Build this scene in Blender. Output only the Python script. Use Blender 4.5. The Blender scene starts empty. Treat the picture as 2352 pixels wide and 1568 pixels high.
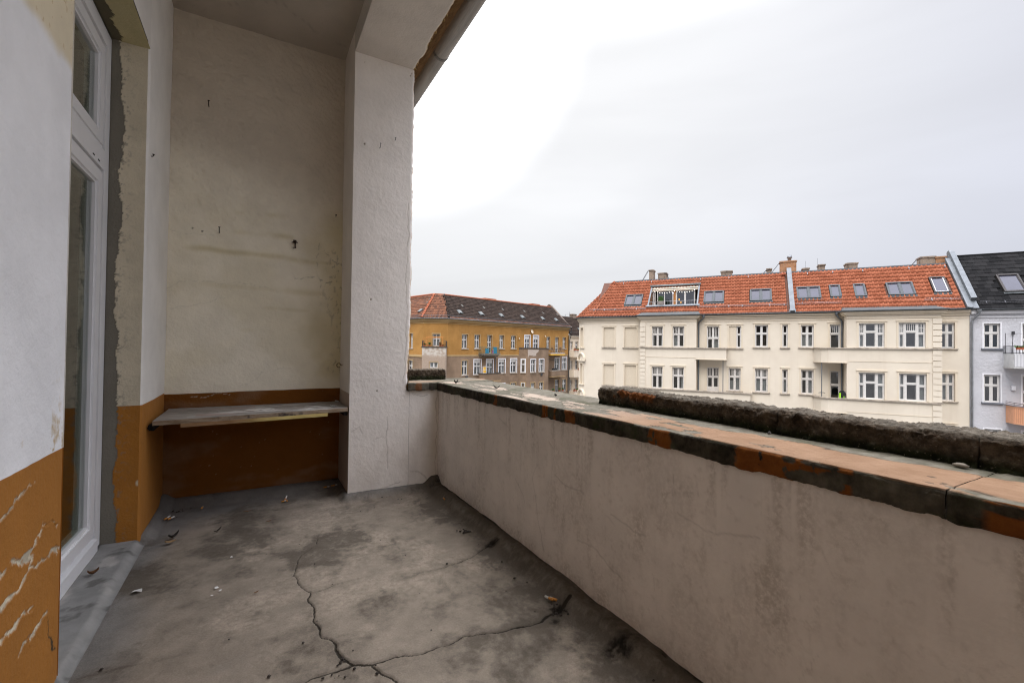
import bpy, math, random
import numpy as np
from mathutils import Matrix, Vector
random.seed(7)
rad = math.radians
SC = bpy.context.scene
COL = SC.collection

# ------------------------------------------------------------------ camera
cam_data = bpy.data.cameras.new('camera')
cam = bpy.data.objects.new('camera', cam_data)
COL.objects.link(cam)
SC.camera = cam
cam_data.sensor_width = 36.0
cam_data.lens = 36.0 * 1035.09 / 2352.0
cam_data.clip_start = 0.02
cam_data.clip_end = 3000.0
_p, _r = rad(0.758), rad(-0.733)
_R = Matrix(((1, 0, 0), (0, math.cos(_p), -math.sin(_p)), (0, math.sin(_p), math.cos(_p)))) @ \
     Matrix(((math.cos(_r), 0, math.sin(_r)), (0, 1, 0), (-math.sin(_r), 0, math.cos(_r))))
_rt, _up, _fw = _R @ Vector((1, 0, 0)), _R @ Vector((0, 0, 1)), _R @ Vector((0, 1, 0))
cam.matrix_world = Matrix(((_rt.x, _up.x, -_fw.x, 0), (_rt.y, _up.y, -_fw.y, 0), (_rt.z, _up.z, -_fw.z, 1.2), (0, 0, 0, 1)))

# ------------------------------------------------------------------ sky, sun, exposure
SUN_EL, SUN_AZ = rad(50), rad(205)      # azimuth measured clockwise from +Y: behind the balcony, over our own roof
world = bpy.data.worlds.new('World')
SC.world = world
world.use_nodes = True
nt = world.node_tree
nt.nodes.clear()
def wn(t, **k):
    n = nt.nodes.new(t)
    for a, b in k.items(): setattr(n, a, b)
    return n
def wl(a, b): nt.links.new(a, b)
def wmath(op, a, b=None, clamp=False):
    n = wn('ShaderNodeMath', operation=op, use_clamp=clamp)
    for i, x in enumerate((a, b)):
        if x is None: continue
        if isinstance(x, (int, float)): n.inputs[i].default_value = x
        else: wl(x, n.inputs[i])
    return n.outputs[0]
def wmix(f, a, b, bt='MIX'):
    n = wn('ShaderNodeMix', data_type='RGBA', blend_type=bt)
    for i, x in ((0, f), (6, a), (7, b)):
        if isinstance(x, (int, float)): n.inputs[i].default_value = x
        elif isinstance(x, tuple): n.inputs[i].default_value = (*x, 1)
        else: wl(x, n.inputs[i])
    return n.outputs[2]
def wramp(v, lo, hi):
    n = wn('ShaderNodeMapRange', interpolation_type='SMOOTHSTEP')
    wl(v, n.inputs[0]); n.inputs[1].default_value = lo; n.inputs[2].default_value = hi
    return n.outputs[0]
def mul3(c, k): return tuple(x * k for x in c)
tc = wn('ShaderNodeTexCoord')
sep = wn('ShaderNodeSeparateXYZ'); wl(tc.outputs['Generated'], sep.inputs[0])
sky = wn('ShaderNodeTexSky', sky_type='NISHITA', sun_disc=False)
sky.sun_elevation = SUN_EL
sky.sun_rotation = SUN_AZ
sky.air_density = 1.0; sky.dust_density = 3.0
# overcast layer: bright thin cloud to the left of the view, cooler grey to the right, thicker bands low down, lighter overhead
dotn = wn('ShaderNodeVectorMath', operation='DOT_PRODUCT'); wl(tc.outputs['Generated'], dotn.inputs[0])
dotn.inputs[1].default_value = (-0.21, 0.79, 0.57)
lobe = wramp(dotn.outputs['Value'], 0.38, 1.0)
core = wramp(dotn.outputs['Value'], 0.93, 1.02)
mp = wn('ShaderNodeMapping'); wl(tc.outputs['Generated'], mp.inputs['Vector'])
mp.inputs['Rotation'].default_value = (rad(4), rad(-9), rad(20)); mp.inputs['Scale'].default_value = (1.0, 1.3, 4.6)
noi = wn('ShaderNodeTexNoise'); wl(mp.outputs[0], noi.inputs['Vector'])
noi.inputs['Scale'].default_value = 1.25; noi.inputs['Detail'].default_value = 5; noi.inputs['Roughness'].default_value = 0.45
noi.inputs['Distortion'].default_value = 0.6
band = wramp(noi.outputs['Fac'], 0.28, 0.72)
SK_ = 0.41                                             # the view is exposed one stop up, so the cloud is half as bright here
cloud = wmix(lobe, mul3((0.735, 0.75, 0.84), SK_), mul3((0.99, 0.99, 0.995), SK_))
thick = wmix(lobe, mul3((0.675, 0.685, 0.755), SK_), mul3((0.875, 0.875, 0.885), SK_))
cloud = wmix(band, thick, cloud)
zen = wmath('MULTIPLY_ADD', wramp(sep.outputs['Z'], 0.54, 0.90), 7.4)
zen.node.inputs[2].default_value = 1.0
low = wmath('MULTIPLY_ADD', wramp(sep.outputs['Z'], 0.02, 0.34), 0.16)
low.node.inputs[2].default_value = 0.86
cor = wmath('MULTIPLY_ADD', core, 2.2)
cor.node.inputs[2].default_value = 1.0
gain = wmath('MULTIPLY', wmath('MULTIPLY', zen, low), cor)
zc_ = wn('ShaderNodeVectorMath', operation='SCALE'); wl(cloud, zc_.inputs[0]); wl(gain, zc_.inputs['Scale'])
sc10 = wn('ShaderNodeVectorMath', operation='SCALE'); wl(zc_.outputs[0], sc10.inputs[0]); sc10.inputs['Scale'].default_value = 10.0
skymix = wmix(0.96, sky.outputs[0], sc10.outputs[0])
bg = wn('ShaderNodeBackground'); wl(skymix, bg.inputs['Color']); bg.inputs['Strength'].default_value = 0.1
out = wn('ShaderNodeOutputWorld'); wl(bg.outputs[0], out.inputs[0])

sun_data = bpy.data.lights.new('sun', 'SUN')
sun_data.energy = 0.7; sun_data.angle = rad(35); sun_data.color = (1.0, 0.95, 0.87)
sun = bpy.data.objects.new('sun', sun_data); COL.objects.link(sun)
_d = Vector((math.sin(SUN_AZ) * math.cos(SUN_EL), math.cos(SUN_AZ) * math.cos(SUN_EL), math.sin(SUN_EL)))
sun.rotation_euler = _d.to_track_quat('Z', 'Y').to_euler()
sun.location = (0, -20, 40)

SC.view_settings.view_transform = 'Standard'
SC.view_settings.look = 'None'
SC.view_settings.exposure = 1.30
SC.view_settings.gamma = 1.0
SC.view_settings.use_curve_mapping = False
SC.cycles.max_bounces = 8
SC.cycles.diffuse_bounces = 6
SC.cycles.transparent_max_bounces = 12
SC.cycles.use_denoising = True
SC.cycles.filter_width = 1.1

# ------------------------------------------------------------------ materials
def lin(r, g, b):
    return tuple(((c / 255) / 12.92 if c / 255 <= 0.04045 else ((c / 255 + 0.055) / 1.055) ** 2.4) for c in (r, g, b))
class Nodes:
    def __init__(s, name):
        s.m = bpy.data.materials.new(name); s.m.use_nodes = True
        s.t = s.m.node_tree; s.b = s.t.nodes['Principled BSDF']
        s.co = s.n('ShaderNodeTexCoord').outputs['Object']
    def n(s, t, **k):
        x = s.t.nodes.new(t)
        for a, b in k.items(): setattr(x, a, b)
        return x
    def l(s, a, b): s.t.links.new(a, b)
    def put(s, sock, x):
        if isinstance(x, (int, float)): sock.default_value = x
        elif isinstance(x, tuple): sock.default_value = (*x, 1) if len(x) == 3 and sock.type == 'RGBA' else x
        else: s.l(x, sock)
    def noise(s, scale, detail=4, rough=0.55, stretch=None, dist=0.0):
        x = s.n('ShaderNodeTexNoise')
        x.inputs['Scale'].default_value = scale; x.inputs['Detail'].default_value = detail
        x.inputs['Roughness'].default_value = rough; x.inputs['Distortion'].default_value = dist
        if stretch:
            m = s.n('ShaderNodeMapping'); m.inputs['Scale'].default_value = stretch
            s.l(s.co, m.inputs['Vector']); s.l(m.outputs[0], x.inputs['Vector'])
        else: s.l(s.co, x.inputs['Vector'])
        return x.outputs['Fac']
    def ramp(s, v, lo, hi, a=0.0, b=1.0):
        x = s.n('ShaderNodeMapRange', interpolation_type='SMOOTHSTEP')
        s.l(v, x.inputs[0])
        for i, q in enumerate((lo, hi, a, b)): x.inputs[i + 1].default_value = q
        return x.outputs[0]
    def mix(s, f, a, b, bt='MIX'):
        x = s.n('ShaderNodeMix', data_type='RGBA', blend_type=bt)
        s.put(x.inputs[0], f); s.put(x.inputs[6], a); s.put(x.inputs[7], b)
        return x.outputs[2]
    def math(s, op, a, b):
        x = s.n('ShaderNodeMath', operation=op); s.put(x.inputs[0], a); s.put(x.inputs[1], b)
        return x.outputs[0]
    def attr(s, name):
        x = s.n('ShaderNodeAttribute'); x.attribute_name = name
        return x.outputs['Fac']
    def bump(s, h, dist, strength=1.0, chain=None):
        x = s.n('ShaderNodeBump'); x.inputs['Strength'].default_value = strength; x.inputs['Distance'].default_value = dist
        s.l(h, x.inputs['Height'])
        if chain is not None: s.l(chain, x.inputs['Normal'])
        return x.outputs[0]
    def done(s, col, rough=0.85, normal=None, metal=0.0, spec=0.35):
        s.put(s.b.inputs['Base Color'], col); s.put(s.b.inputs['Roughness'], rough)
        s.b.inputs['Metallic'].default_value = metal; s.b.inputs['Specular IOR Level'].default_value = spec
        if normal is not None: s.l(normal, s.b.inputs['Normal'])
        return s.m
def mul(c, k): return tuple(x * k for x in c)
def plain(name, c, rough=0.7, var=0.12, scale=3.0, bump=None, metal=0.0, spec=0.35, stretch=None):
    N = Nodes(name)
    f = N.ramp(N.noise(scale, 5, 0.6, stretch), 0.3, 0.7)
    col = N.mix(f, mul(c, 1 - var), mul(c, 1 + var))
    nb = N.bump(N.noise(bump[0], 4, 0.6), bump[1]) if bump else None
    return N.done(col, rough, nb, metal, spec)
def render_plaster(name, c, c2=None, grain=9.0, gd=0.012, var=0.10, streak=0.0, dirt=None, gscale=None):
    """outdoor render: broad blotches, rain streaks, fine grain"""
    N = Nodes(name)
    a = N.ramp(N.noise(0.55, 6, 0.62), 0.32, 0.68)
    col = N.mix(a, mul(c, 1 - var), mul(c2 or c, 1 + var * 0.6))
    if streak:
        st = N.ramp(N.noise(1.1, 5, 0.6, (2.6, 2.6, 0.16)), 0.50, 0.78)
        col = N.mix(N.math('MULTIPLY', st, streak), col, dirt or mul(c, 0.55))
    sp = N.ramp(N.noise(grain * 1.3, 3, 0.7), 0.35, 0.75)
    col = N.mix(sp, mul(c, 0.90) if not dirt else col, col) if not dirt else col
    nb = N.bump(N.noise(grain, 5, 0.65), gd)
    return N.done(col, 0.95, nb, 0, 0.08)
MT = {}
MT['cream'] = render_plaster('cream_render', (0.64, 0.57, 0.465), (0.65, 0.585, 0.48), 14, 0.004, 0.04, 0.28, (0.52, 0.445, 0.345))
MT['cream_trim'] = render_plaster('cream_trim', (0.64, 0.56, 0.44), None, 14, 0.003, 0.05, 0.22, (0.50, 0.41, 0.29))
MT['cream_blind'] = render_plaster('cream_blind_panel', (0.63, 0.55, 0.43), None, 14, 0.003, 0.03)
MT['ledge'] = plain('weathered_ledge', (0.36, 0.31, 0.25), 0.9, 0.3, 5, (30, 0.004))
MT['ochre'] = render_plaster('ochre_render', (0.34, 0.18, 0.055), (0.385, 0.205, 0.064), 7, 0.03, 0.10, 0.25, (0.27, 0.15, 0.055))
MT['brownr'] = render_plaster('brown_render', (0.21, 0.148, 0.10), (0.25, 0.176, 0.12), 7, 0.035, 0.13, 0.35, (0.20, 0.15, 0.11))
MT['ochre_trim'] = render_plaster('ochre_trim', (0.40, 0.28, 0.14), None, 9, 0.006, 0.10, 0.2, (0.28, 0.20, 0.12))
MT['patched'] = None
MT['greyr'] = render_plaster('pale_grey_roughcast', (0.485, 0.485, 0.505), (0.515, 0.515, 0.535), 6.5, 0.035, 0.05, 0.12, (0.42, 0.42, 0.46))
MT['pale'] = render_plaster('pale_beige_render', (0.66, 0.56, 0.43), None, 9, 0.006, 0.05, 0.15, (0.5, 0.42, 0.33))
MT['white'] = plain('white_window_paint', (0.60, 0.585, 0.555), 0.45, 0.05, 6)
MT['whiteold'] = plain('old_white_paint', (0.56, 0.53, 0.49), 0.6, 0.14, 9)
MT['redreveal'] = plain('reddish_reveal', (0.30, 0.19, 0.16), 0.9, 0.15, 4)
MT['zinc'] = plain('zinc_sheet', (0.125, 0.137, 0.148), 0.6, 0.16, 2.5, (6, 0.004), 0.35, 0.5)
MT['zincdark'] = plain('weathered_zinc', (0.038, 0.043, 0.045), 0.6, 0.25, 4, None, 0.3, 0.5)
MT['steel'] = plain('grey_steel', (0.17, 0.175, 0.185), 0.4, 0.1, 8, None, 0.5, 0.5)
MT['darksteel'] = plain('dark_steel', (0.045, 0.045, 0.05), 0.5, 0.2, 8, None, 0.3, 0.5)
MT['skyframe'] = plain('skylight_frame', (0.030, 0.036, 0.040), 0.55, 0.12, 6, None, 0.3, 0.5)
MT['brownframe'] = plain('brown_skylight_frame', (0.022, 0.017, 0.015), 0.6, 0.12, 6)
MT['interior'] = plain('dark_room', (0.055, 0.054, 0.054), 0.9, 0.3, 0.8)
MT['curtain'] = plain('net_curtain', (0.42, 0.42, 0.41), 0.9, 0.16, 3.0, None, 0, 0.1, (14, 14, 0.6))
MT['shutter'] = plain('roller_shutter', (0.55, 0.55, 0.56), 0.5, 0.05, 6)
MT['woodbrown'] = plain('brown_timber', (0.18, 0.085, 0.035), 0.7, 0.25, 4, None, 0, 0.3, (3, 3, 14))
MT['woodorange'] = plain('orange_timber', (0.42, 0.18, 0.045), 0.7, 0.2, 6)
MT['blue'] = plain('teal_cloth', (0.025, 0.16, 0.24), 0.9, 0.25, 12)
MT['magenta'] = plain('purple_cloth', (0.25, 0.07, 0.25), 0.9, 0.2, 12)
MT['yellow'] = plain('yellow_paint', (0.68, 0.38, 0.035), 0.6, 0.1, 5)
MT['black'] = plain('black_cloth', (0.012, 0.012, 0.014), 0.85, 0.3, 10)
MT['neon'] = plain('fluorescent_cloth', (0.30, 0.58, 0.03), 0.7, 0.1, 10)
MT['terracotta'] = plain('terracotta', (0.33, 0.10, 0.05), 0.85, 0.2, 9)
MT['potwhite'] = plain('white_pot', (0.60, 0.57, 0.53), 0.7, 0.08, 6)
MT['leaf'] = plain('green_leaf', (0.055, 0.12, 0.025), 0.7, 0.4, 14)
MT['dryleaf'] = plain('dry_leaf', (0.16, 0.075, 0.03), 0.8, 0.35, 30)
MT['bark'] = plain('tree_bark', (0.075, 0.058, 0.045), 0.95, 0.25, 8)
MT['salmon'] = plain('salmon_paint', (0.66, 0.34, 0.20), 0.75, 0.07, 4)
MT['asphalt'] = plain('asphalt', (0.05, 0.05, 0.052), 0.95, 0.2, 1.2)
MT['paving'] = plain('paving', (0.11, 0.105, 0.10), 0.95, 0.2, 1.5)
MT['housebody'] = render_plaster('own_house_render', (0.30, 0.27, 0.23), None, 6, 0.02, 0.1, 0.2, (0.2, 0.18, 0.15))
MT['boxwhite'] = plain('white_plastic', (0.66, 0.66, 0.68), 0.5, 0.04, 4)
def glass(name, refl, tint, rough=0.02, gain=1.6, wave=0.002):
    N = Nodes(name); t = N.t
    ge = N.n('ShaderNodeNewGeometry'); dp = N.n('ShaderNodeVectorMath', operation='DOT_PRODUCT')
    N.l(ge.outputs['Incoming'], dp.inputs[0]); N.l(ge.outputs['Normal'], dp.inputs[1])
    sch = N.math('POWER', N.math('SUBTRACT', 1.0, N.math('ABSOLUTE', dp.outputs['Value'], 0.0)), 5.0)
    f = N.math('ADD', N.math('MULTIPLY', sch, 0.9), 0.04 * gain + refl)
    nb = N.bump(N.noise(0.7, 1, 0.5), wave) if wave else None
    tr = N.n('ShaderNodeBsdfTransparent'); tr.inputs[0].default_value = (*tint, 1)
    gl = N.n('ShaderNodeBsdfGlossy'); gl.inputs['Roughness'].default_value = rough; gl.inputs['Color'].default_value = (0.95, 0.96, 1, 1)
    if wave: N.l(nb, gl.inputs['Normal'])
    mx = N.n('ShaderNodeMixShader'); N.l(f, mx.inputs[0]); N.l(tr.outputs[0], mx.inputs[1]); N.l(gl.outputs[0], mx.inputs[2])
    N.l(mx.outputs[0], t.nodes['Material Output'].inputs[0])
    return N.m
MT['glass'] = glass('window_glass', 0.03, (0.80, 0.82, 0.82))
MT['skyglass'] = plain('coated_roof_glass', (0.040, 0.040, 0.058), 0.10, 0.15, 0.8, None, 0, 0.30)
MT['terraceglass'] = glass('terrace_glass', 0.06, (0.6, 0.62, 0.66), 0.02, 1.4, 0.0)
def emit(name, c, s):
    N = Nodes(name)
    N.b.inputs['Base Color'].default_value = (*c, 1)
    N.b.inputs['Emission Color'].default_value = (*c, 1); N.b.inputs['Emission Strength'].default_value = s
    return N.m
MT['bulb'] = emit('lit_white_bulb', (1.0, 0.95, 0.85), 3.0)
MT['amber'] = emit('lit_amber_bulb', (1.0, 0.42, 0.05), 3.0)
def tile_mat(name, a, b, stain, stainamt=0.5):
    N = Nodes(name)
    ti = N.attr('tint')
    col = N.mix(ti, a, b)
    s1 = N.ramp(N.noise(1.0, 6, 0.65), 0.46, 0.72)
    s2 = N.ramp(N.noise(7.0, 4, 0.6), 0.40, 0.72)
    col = N.mix(N.math('MULTIPLY', N.math('MULTIPLY', s1, s2), stainamt), col, stain)
    return N.done(col, 0.92, N.bump(N.noise(40, 3, 0.6), 0.003), 0, 0.05)
MT['tile'] = tile_mat('red_clay_tile', (0.26, 0.086, 0.046), (0.345, 0.122, 0.068), (0.12, 0.060, 0.038), 0.7)
MT['tileold'] = tile_mat('old_red_tile', (0.075, 0.038, 0.026), (0.17, 0.075, 0.043), (0.05, 0.042, 0.034), 0.8)
MT['tiledark'] = tile_mat('dark_brown_tile', (0.022, 0.016, 0.0135), (0.042, 0.030, 0.024), (0.06, 0.045, 0.035), 0.3)
MT['slate'] = tile_mat('black_slate_tile', (0.009, 0.009, 0.0095), (0.019, 0.0185, 0.019), (0.04, 0.045, 0.02), 0.35)
MT['tilepale'] = tile_mat('pale_broken_tile', (0.11, 0.105, 0.095), (0.16, 0.155, 0.14), (0.16, 0.14, 0.11), 0.6)
def brick_mat(name, a, b, mortar):
    N = Nodes(name)
    bk = N.n('ShaderNodeTexBrick'); m = N.n('ShaderNodeMapping')
    m.inputs['Rotation'].default_value = (rad(90), 0, rad(18)); N.l(N.co, m.inputs['Vector']); N.l(m.outputs[0], bk.inputs['Vector'])
    bk.inputs['Color1'].default_value = (*a, 1); bk.inputs['Color2'].default_value = (*b, 1); bk.inputs['Mortar'].default_value = (*mortar, 1)
    bk.inputs['Scale'].default_value = 1.0; bk.inputs['Brick Width'].default_value = 0.25; bk.inputs['Row Height'].default_value = 0.075
    bk.inputs['Mortar Size'].default_value = 0.012
    col = N.mix(N.ramp(N.noise(3, 5), 0.4, 0.75), bk.outputs['Color'], mul(a, 0.45))
    return N.done(col, 0.92, N.bump(bk.outputs['Fac'], 0.01, -0.6))
MT['brick'] = brick_mat('yellow_orange_brick', (0.46, 0.20, 0.08), (0.36, 0.17, 0.08), (0.32, 0.24, 0.17))
MT['brickold'] = brick_mat('weathered_brick', (0.22, 0.16, 0.115), (0.30, 0.21, 0.15), (0.30, 0.26, 0.21))

# ------------------------------------------------------------------ mesh and object helpers
BASIS = {}
def T(x, y, z): return Matrix.Translation((x, y, z))
def tag(o, label, cat=None, group=None, kind=None):
    if label: o['label'] = label
    if cat: o['category'] = cat
    if group: o['group'] = group
    if kind: o['kind'] = kind
    return o
def link(o, parent=None, M=None):
    COL.objects.link(o)
    if parent is not None:
        o.parent = parent
        o.matrix_basis = BASIS.get(parent.name, Matrix()) @ (M or Matrix())
    else: o.matrix_basis = M or Matrix()
    return o
def thing(name, label, cat, frame, base=(0, 0, 0), group=None):
    o = bpy.data.objects.new(name, None); o.empty_display_size = 0.3
    COL.objects.link(o); o.matrix_basis = frame @ T(*base)
    BASIS[o.name] = T(-base[0], -base[1], -base[2])
    return tag(o, label, cat, group)
class MB:
    def __init__(s): s.v = []; s.f = []; s.m = []; s.tint = []
    def quad(s, a, b, c, d, m=0, t=0.5):
        n = len(s.v); s.v += [a, b, c, d]; s.f.append((n, n + 1, n + 2, n + 3)); s.m.append(m); s.tint += [t] * 4
    def tri(s, a, b, c, m=0, t=0.5):
        n = len(s.v); s.v += [a, b, c]; s.f.append((n, n + 1, n + 2)); s.m.append(m); s.tint += [t] * 3
    def box(s, x0, x1, y0, y1, z0, z1, m=0, t=0.5):
        n = len(s.v)
        s.v += [(x0, y0, z0), (x1, y0, z0), (x1, y1, z0), (x0, y1, z0), (x0, y0, z1), (x1, y0, z1), (x1, y1, z1), (x0, y1, z1)]
        for q in ((0, 3, 2, 1), (4, 5, 6, 7), (0, 1, 5, 4), (1, 2, 6, 5), (2, 3, 7, 6), (3, 0, 4, 7)):
            s.f.append(tuple(n + i for i in q)); s.m.append(m)
        s.tint += [t] * 8
    def obox(s, M, x0, x1, y0, y1, z0, z1, m=0, t=0.5):
        n = len(s.v); s.box(x0, x1, y0, y1, z0, z1, m, t)
        for i in range(n, len(s.v)): s.v[i] = tuple(M @ Vector(s.v[i]))
    def prism(s, poly, d0, d1, ax, m=0):
        """poly: 2-D points in the plane across axis ax, pushed from d0 to d1 along it"""
        def P(p, d):
            l = [0, 0, 0]; o = [i for i in range(3) if i != ax]; l[o[0]], l[o[1]], l[ax] = p[0], p[1], d; return tuple(l)
        n = len(s.v); k = len(poly)
        s.v += [P(p, d0) for p in poly] + [P(p, d1) for p in poly]; s.tint += [0.5] * (2 * k)
        s.f.append(tuple(n + i for i in range(k))); s.f.append(tuple(n + 2 * k - 1 - i for i in range(k))); s.m += [m, m]
        for i in range(k):
            j = (i + 1) % k; s.f.append((n + i, n + j, n + k + j, n + k + i)); s.m.append(m)
    def tube(s, pts, r, n=6, m=0, cap=True):
        pts = [Vector(p) for p in pts]; rr = r if isinstance(r, (list, tuple)) else [r] * len(pts)
        base = len(s.v); u = None
        for i, p in enumerate(pts):
            d = (pts[min(i + 1, len(pts) - 1)] - pts[max(i - 1, 0)]).normalized()
            if u is None: u = d.orthogonal().normalized()
            u = (u - d * u.dot(d)).normalized(); w = d.cross(u)
            for k in range(n):
                a = 2 * math.pi * k / n
                s.v.append(tuple(p + (u * math.cos(a) + w * math.sin(a)) * rr[i]))
        s.tint += [0.5] * (n * len(pts))
        for i in range(len(pts) - 1):
            for k in range(n):
                a = base + i * n; j = (k + 1) % n
                s.f.append((a + k, a + j, a + n + j, a + n + k)); s.m.append(m)
        if cap:
            s.f.append(tuple(base + n - 1 - k for k in range(n))); s.f.append(tuple(base + (len(pts) - 1) * n + k for k in range(n))); s.m += [m, m]
    def lathe(s, prof, c, n=12, m=0):
        """prof: (radius, z) pairs about a vertical axis through c"""
        base = len(s.v)
        for r, z in prof:
            for k in range(n):
                a = 2 * math.pi * k / n; s.v.append((c[0] + r * math.cos(a), c[1] + r * math.sin(a), c[2] + z))
        s.tint += [0.5] * (n * len(prof))
        for i in range(len(prof) - 1):
            for k in range(n):
                j = (k + 1) % n; a = base + i * n
                s.f.append((a + k, a + j, a + n + j, a + n + k)); s.m.append(m)
    def mesh(s, name, mats, smooth=False, tint=False):
        me = bpy.data.meshes.new(name); me.from_pydata(s.v, [], s.f)
        for m in mats: me.materials.append(m)
        if len(mats) > 1: me.polygons.foreach_set('material_index', s.m)
        if smooth: me.polygons.foreach_set('use_smooth', [True] * len(s.f))
        if tint:
            a = me.attributes.new('tint', 'FLOAT', 'POINT'); a.data.foreach_set('value', s.tint)
        me.update(); return me
    def build(s, name, mats, parent=None, M=None, smooth=False, tint=False):
        if not isinstance(mats, (list, tuple)): mats = [mats]
        return link(bpy.data.objects.new(name, s.mesh(name, mats, smooth, tint)), parent, M)
    def solo(s, name, mats, label, cat, frame, base, group=None, smooth=False):
        s.v = [(p[0] - base[0], p[1] - base[1], p[2] - base[2]) for p in s.v]
        o = s.build(name, mats, None, frame @ T(*base), smooth)
        return tag(o, label, cat, group)
def grid(name, P, attrs, mat, parent=None, M=None, smooth=True):
    nu, nv = P.shape[:2]
    i = np.arange(nu * nv).reshape(nu, nv)
    q = np.stack([i[:-1, :-1], i[1:, :-1], i[1:, 1:], i[:-1, 1:]], -1).reshape(-1, 4)
    me = bpy.data.meshes.new(name)
    me.vertices.add(nu * nv); me.vertices.foreach_set('co', P.reshape(-1).astype(np.float32))
    me.loops.add(q.size); me.loops.foreach_set('vertex_index', q.reshape(-1).astype(np.int32))
    me.polygons.add(len(q)); me.polygons.foreach_set('loop_start', np.arange(0, q.size, 4, dtype=np.int32))
    me.polygons.foreach_set('loop_total', np.full(len(q), 4, dtype=np.int32))
    me.polygons.foreach_set('use_smooth', np.full(len(q), smooth))
    me.update(calc_edges=True)
    for k, a in attrs.items():
        at = me.attributes.new(k, 'FLOAT', 'POINT'); at.data.foreach_set('value', np.clip(a, 0, 1).reshape(-1).astype(np.float32))
    me.materials.append(mat)
    return link(bpy.data.objects.new(name, me), parent, M)
def _hash(x, y, s):
    x = x.astype(np.int64).astype(np.uint32); y = y.astype(np.int64).astype(np.uint32)
    h = x * np.uint32(374761393) + y * np.uint32(668265263) + np.uint32((s * 2246822519) & 0xffffffff)
    h = (h ^ (h >> np.uint32(13))) * np.uint32(1274126177); h = h ^ (h >> np.uint32(16))
    return h.astype(np.float64) / 4294967295.0
def vnoise(x, y, s=0):
    xi, yi = np.floor(x), np.floor(y); fx, fy = x - xi, y - yi
    fx = fx * fx * (3 - 2 * fx); fy = fy * fy * (3 - 2 * fy)
    a, b, c, d = _hash(xi, yi, s), _hash(xi + 1, yi, s), _hash(xi, yi + 1, s), _hash(xi + 1, yi + 1, s)
    return (a * (1 - fx) + b * fx) * (1 - fy) + (c * (1 - fx) + d * fx) * fy
def fbm(x, y, f, o=5, s=0, g=0.5):
    t = np.zeros(np.broadcast(x, y).shape); w = 0; a = 1.0
    for k in range(o):
        t = t + a * vnoise(x * f + 17.3 * k, y * f + 5.1 * k, s + k); w += a; a *= g; f *= 2.03
    return t / w
def sstep(x, a, b):
    t = np.clip((x - a) / (b - a), 0, 1); return t * t * (3 - 2 * t)
def pdist(X, Y, pts, widths=None):
    """distance to a polyline; with widths, the distance less the local half-width"""
    best = np.full(X.shape, 1e9)
    for i in range(len(pts) - 1):
        (ax, ay), (bx, by) = pts[i], pts[i + 1]
        dx, dy = bx - ax, by - ay; L = dx * dx + dy * dy + 1e-12
        t = np.clip(((X - ax) * dx + (Y - ay) * dy) / L, 0, 1)
        d = np.hypot(X - ax - t * dx, Y - ay - t * dy)
        if widths is not None: d = d - (widths[i] * (1 - t) + widths[i + 1] * t)
        best = np.minimum(best, d)
    return best
def blob(X, Y, c, r, sx=1.0, sy=1.0): return np.exp(-(((X - c[0]) / (r * sx)) ** 2 + ((Y - c[1]) / (r * sy)) ** 2))
def layered(name, base, layers, rough=0.88, var=0.08, vscale=5, fine=(120, 0.0012), grain=(35, 0.002), spec=0.15, bscale=45, speck=0.0):
    """paint layers laid over a base by masks carried on the mesh; 'line' masks hold a signed distance, 'brk' masks are broken up by fine noise, 'edge' masks are cut sharp"""
    N = Nodes(name)
    v = N.ramp(N.noise(vscale, 6, 0.6), 0.3, 0.7)
    if speck: v = N.math('ADD', N.math('MULTIPLY', v, 1 - speck), N.math('MULTIPLY', N.ramp(N.noise(150, 3, 0.7), 0.25, 0.75), speck))
    bn = N.noise(bscale, 4, 0.7)
    col = N.mix(v, mul(base, 1 - var), mul(base, 1 + var))
    for L in layers:
        at, c, mode = (*L, None)[:3]
        cc = N.mix(v, mul(c, 1 - var), mul(c, 1 + var))
        f = N.attr(at)
        if mode == 'line': f = N.ramp(f, 0.50, 0.56, 0.9, 0.0)
        elif mode == 'edge': f = N.ramp(f, 0.46, 0.54)
        elif mode == 'brk': f = N.ramp(N.math('ADD', f, N.math('MULTIPLY', N.math('SUBTRACT', bn, 0.5), 1.0)), 0.12, 0.86)
        elif mode == 'soft': f = N.math('MULTIPLY', f, N.ramp(bn, 0.30, 0.62))
        col = N.mix(f, col, cc)
    nb = N.bump(N.noise(grain[0], 4, 0.6), grain[1])
    nb = N.bump(N.noise(fine[0], 3, 0.6), fine[1], 1.0, nb)
    return N.done(col, rough, nb, 0, spec)
def sd(d): return np.clip(.5 + d / .04, 0, 1)
GZ = -15.0
YAWA = rad(29.55)
BAL = Matrix.Rotation(YAWA, 4, 'Z')           # balcony frame: x across the balcony towards the street, y along it, z up from its floor
# ------------------------------------------------------------------ setting outdoors
CRM = T(11.58661, 37.0, 0) @ Matrix.Rotation(math.atan2(-0.46050966, 0.88765469), 4, 'Z')   # cream facade frame: x along it, y inward, z up
YEL = T(-6.29366, 60.0, 0) @ Matrix.Rotation(math.atan2(0.72621481, 0.68746785), 4, 'Z')    # ochre facade frame
def struct(name, mb, mat, M=None, parent=None):
    o = mb.build(name, mat, parent, M); o['kind'] = 'structure'; return o
g = MB(); g.quad((-900, -900, GZ), (900, -900, GZ), (900, 900, GZ), (-900, 900, GZ)); struct('ground', g, MT['paving'])
g = MB(); g.quad((-9.5, -14.5, GZ + .004), (60, -14.5, GZ + .004), (60, -4.5, GZ + .004), (-9.5, -4.5, GZ + .004)); struct('road', g, MT['asphalt'], CRM)
g = MB(); g.box(-5.5, 60, -4.5, -.05, GZ, GZ + .13); struct('pavement', g, MT['paving'], CRM)

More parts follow.
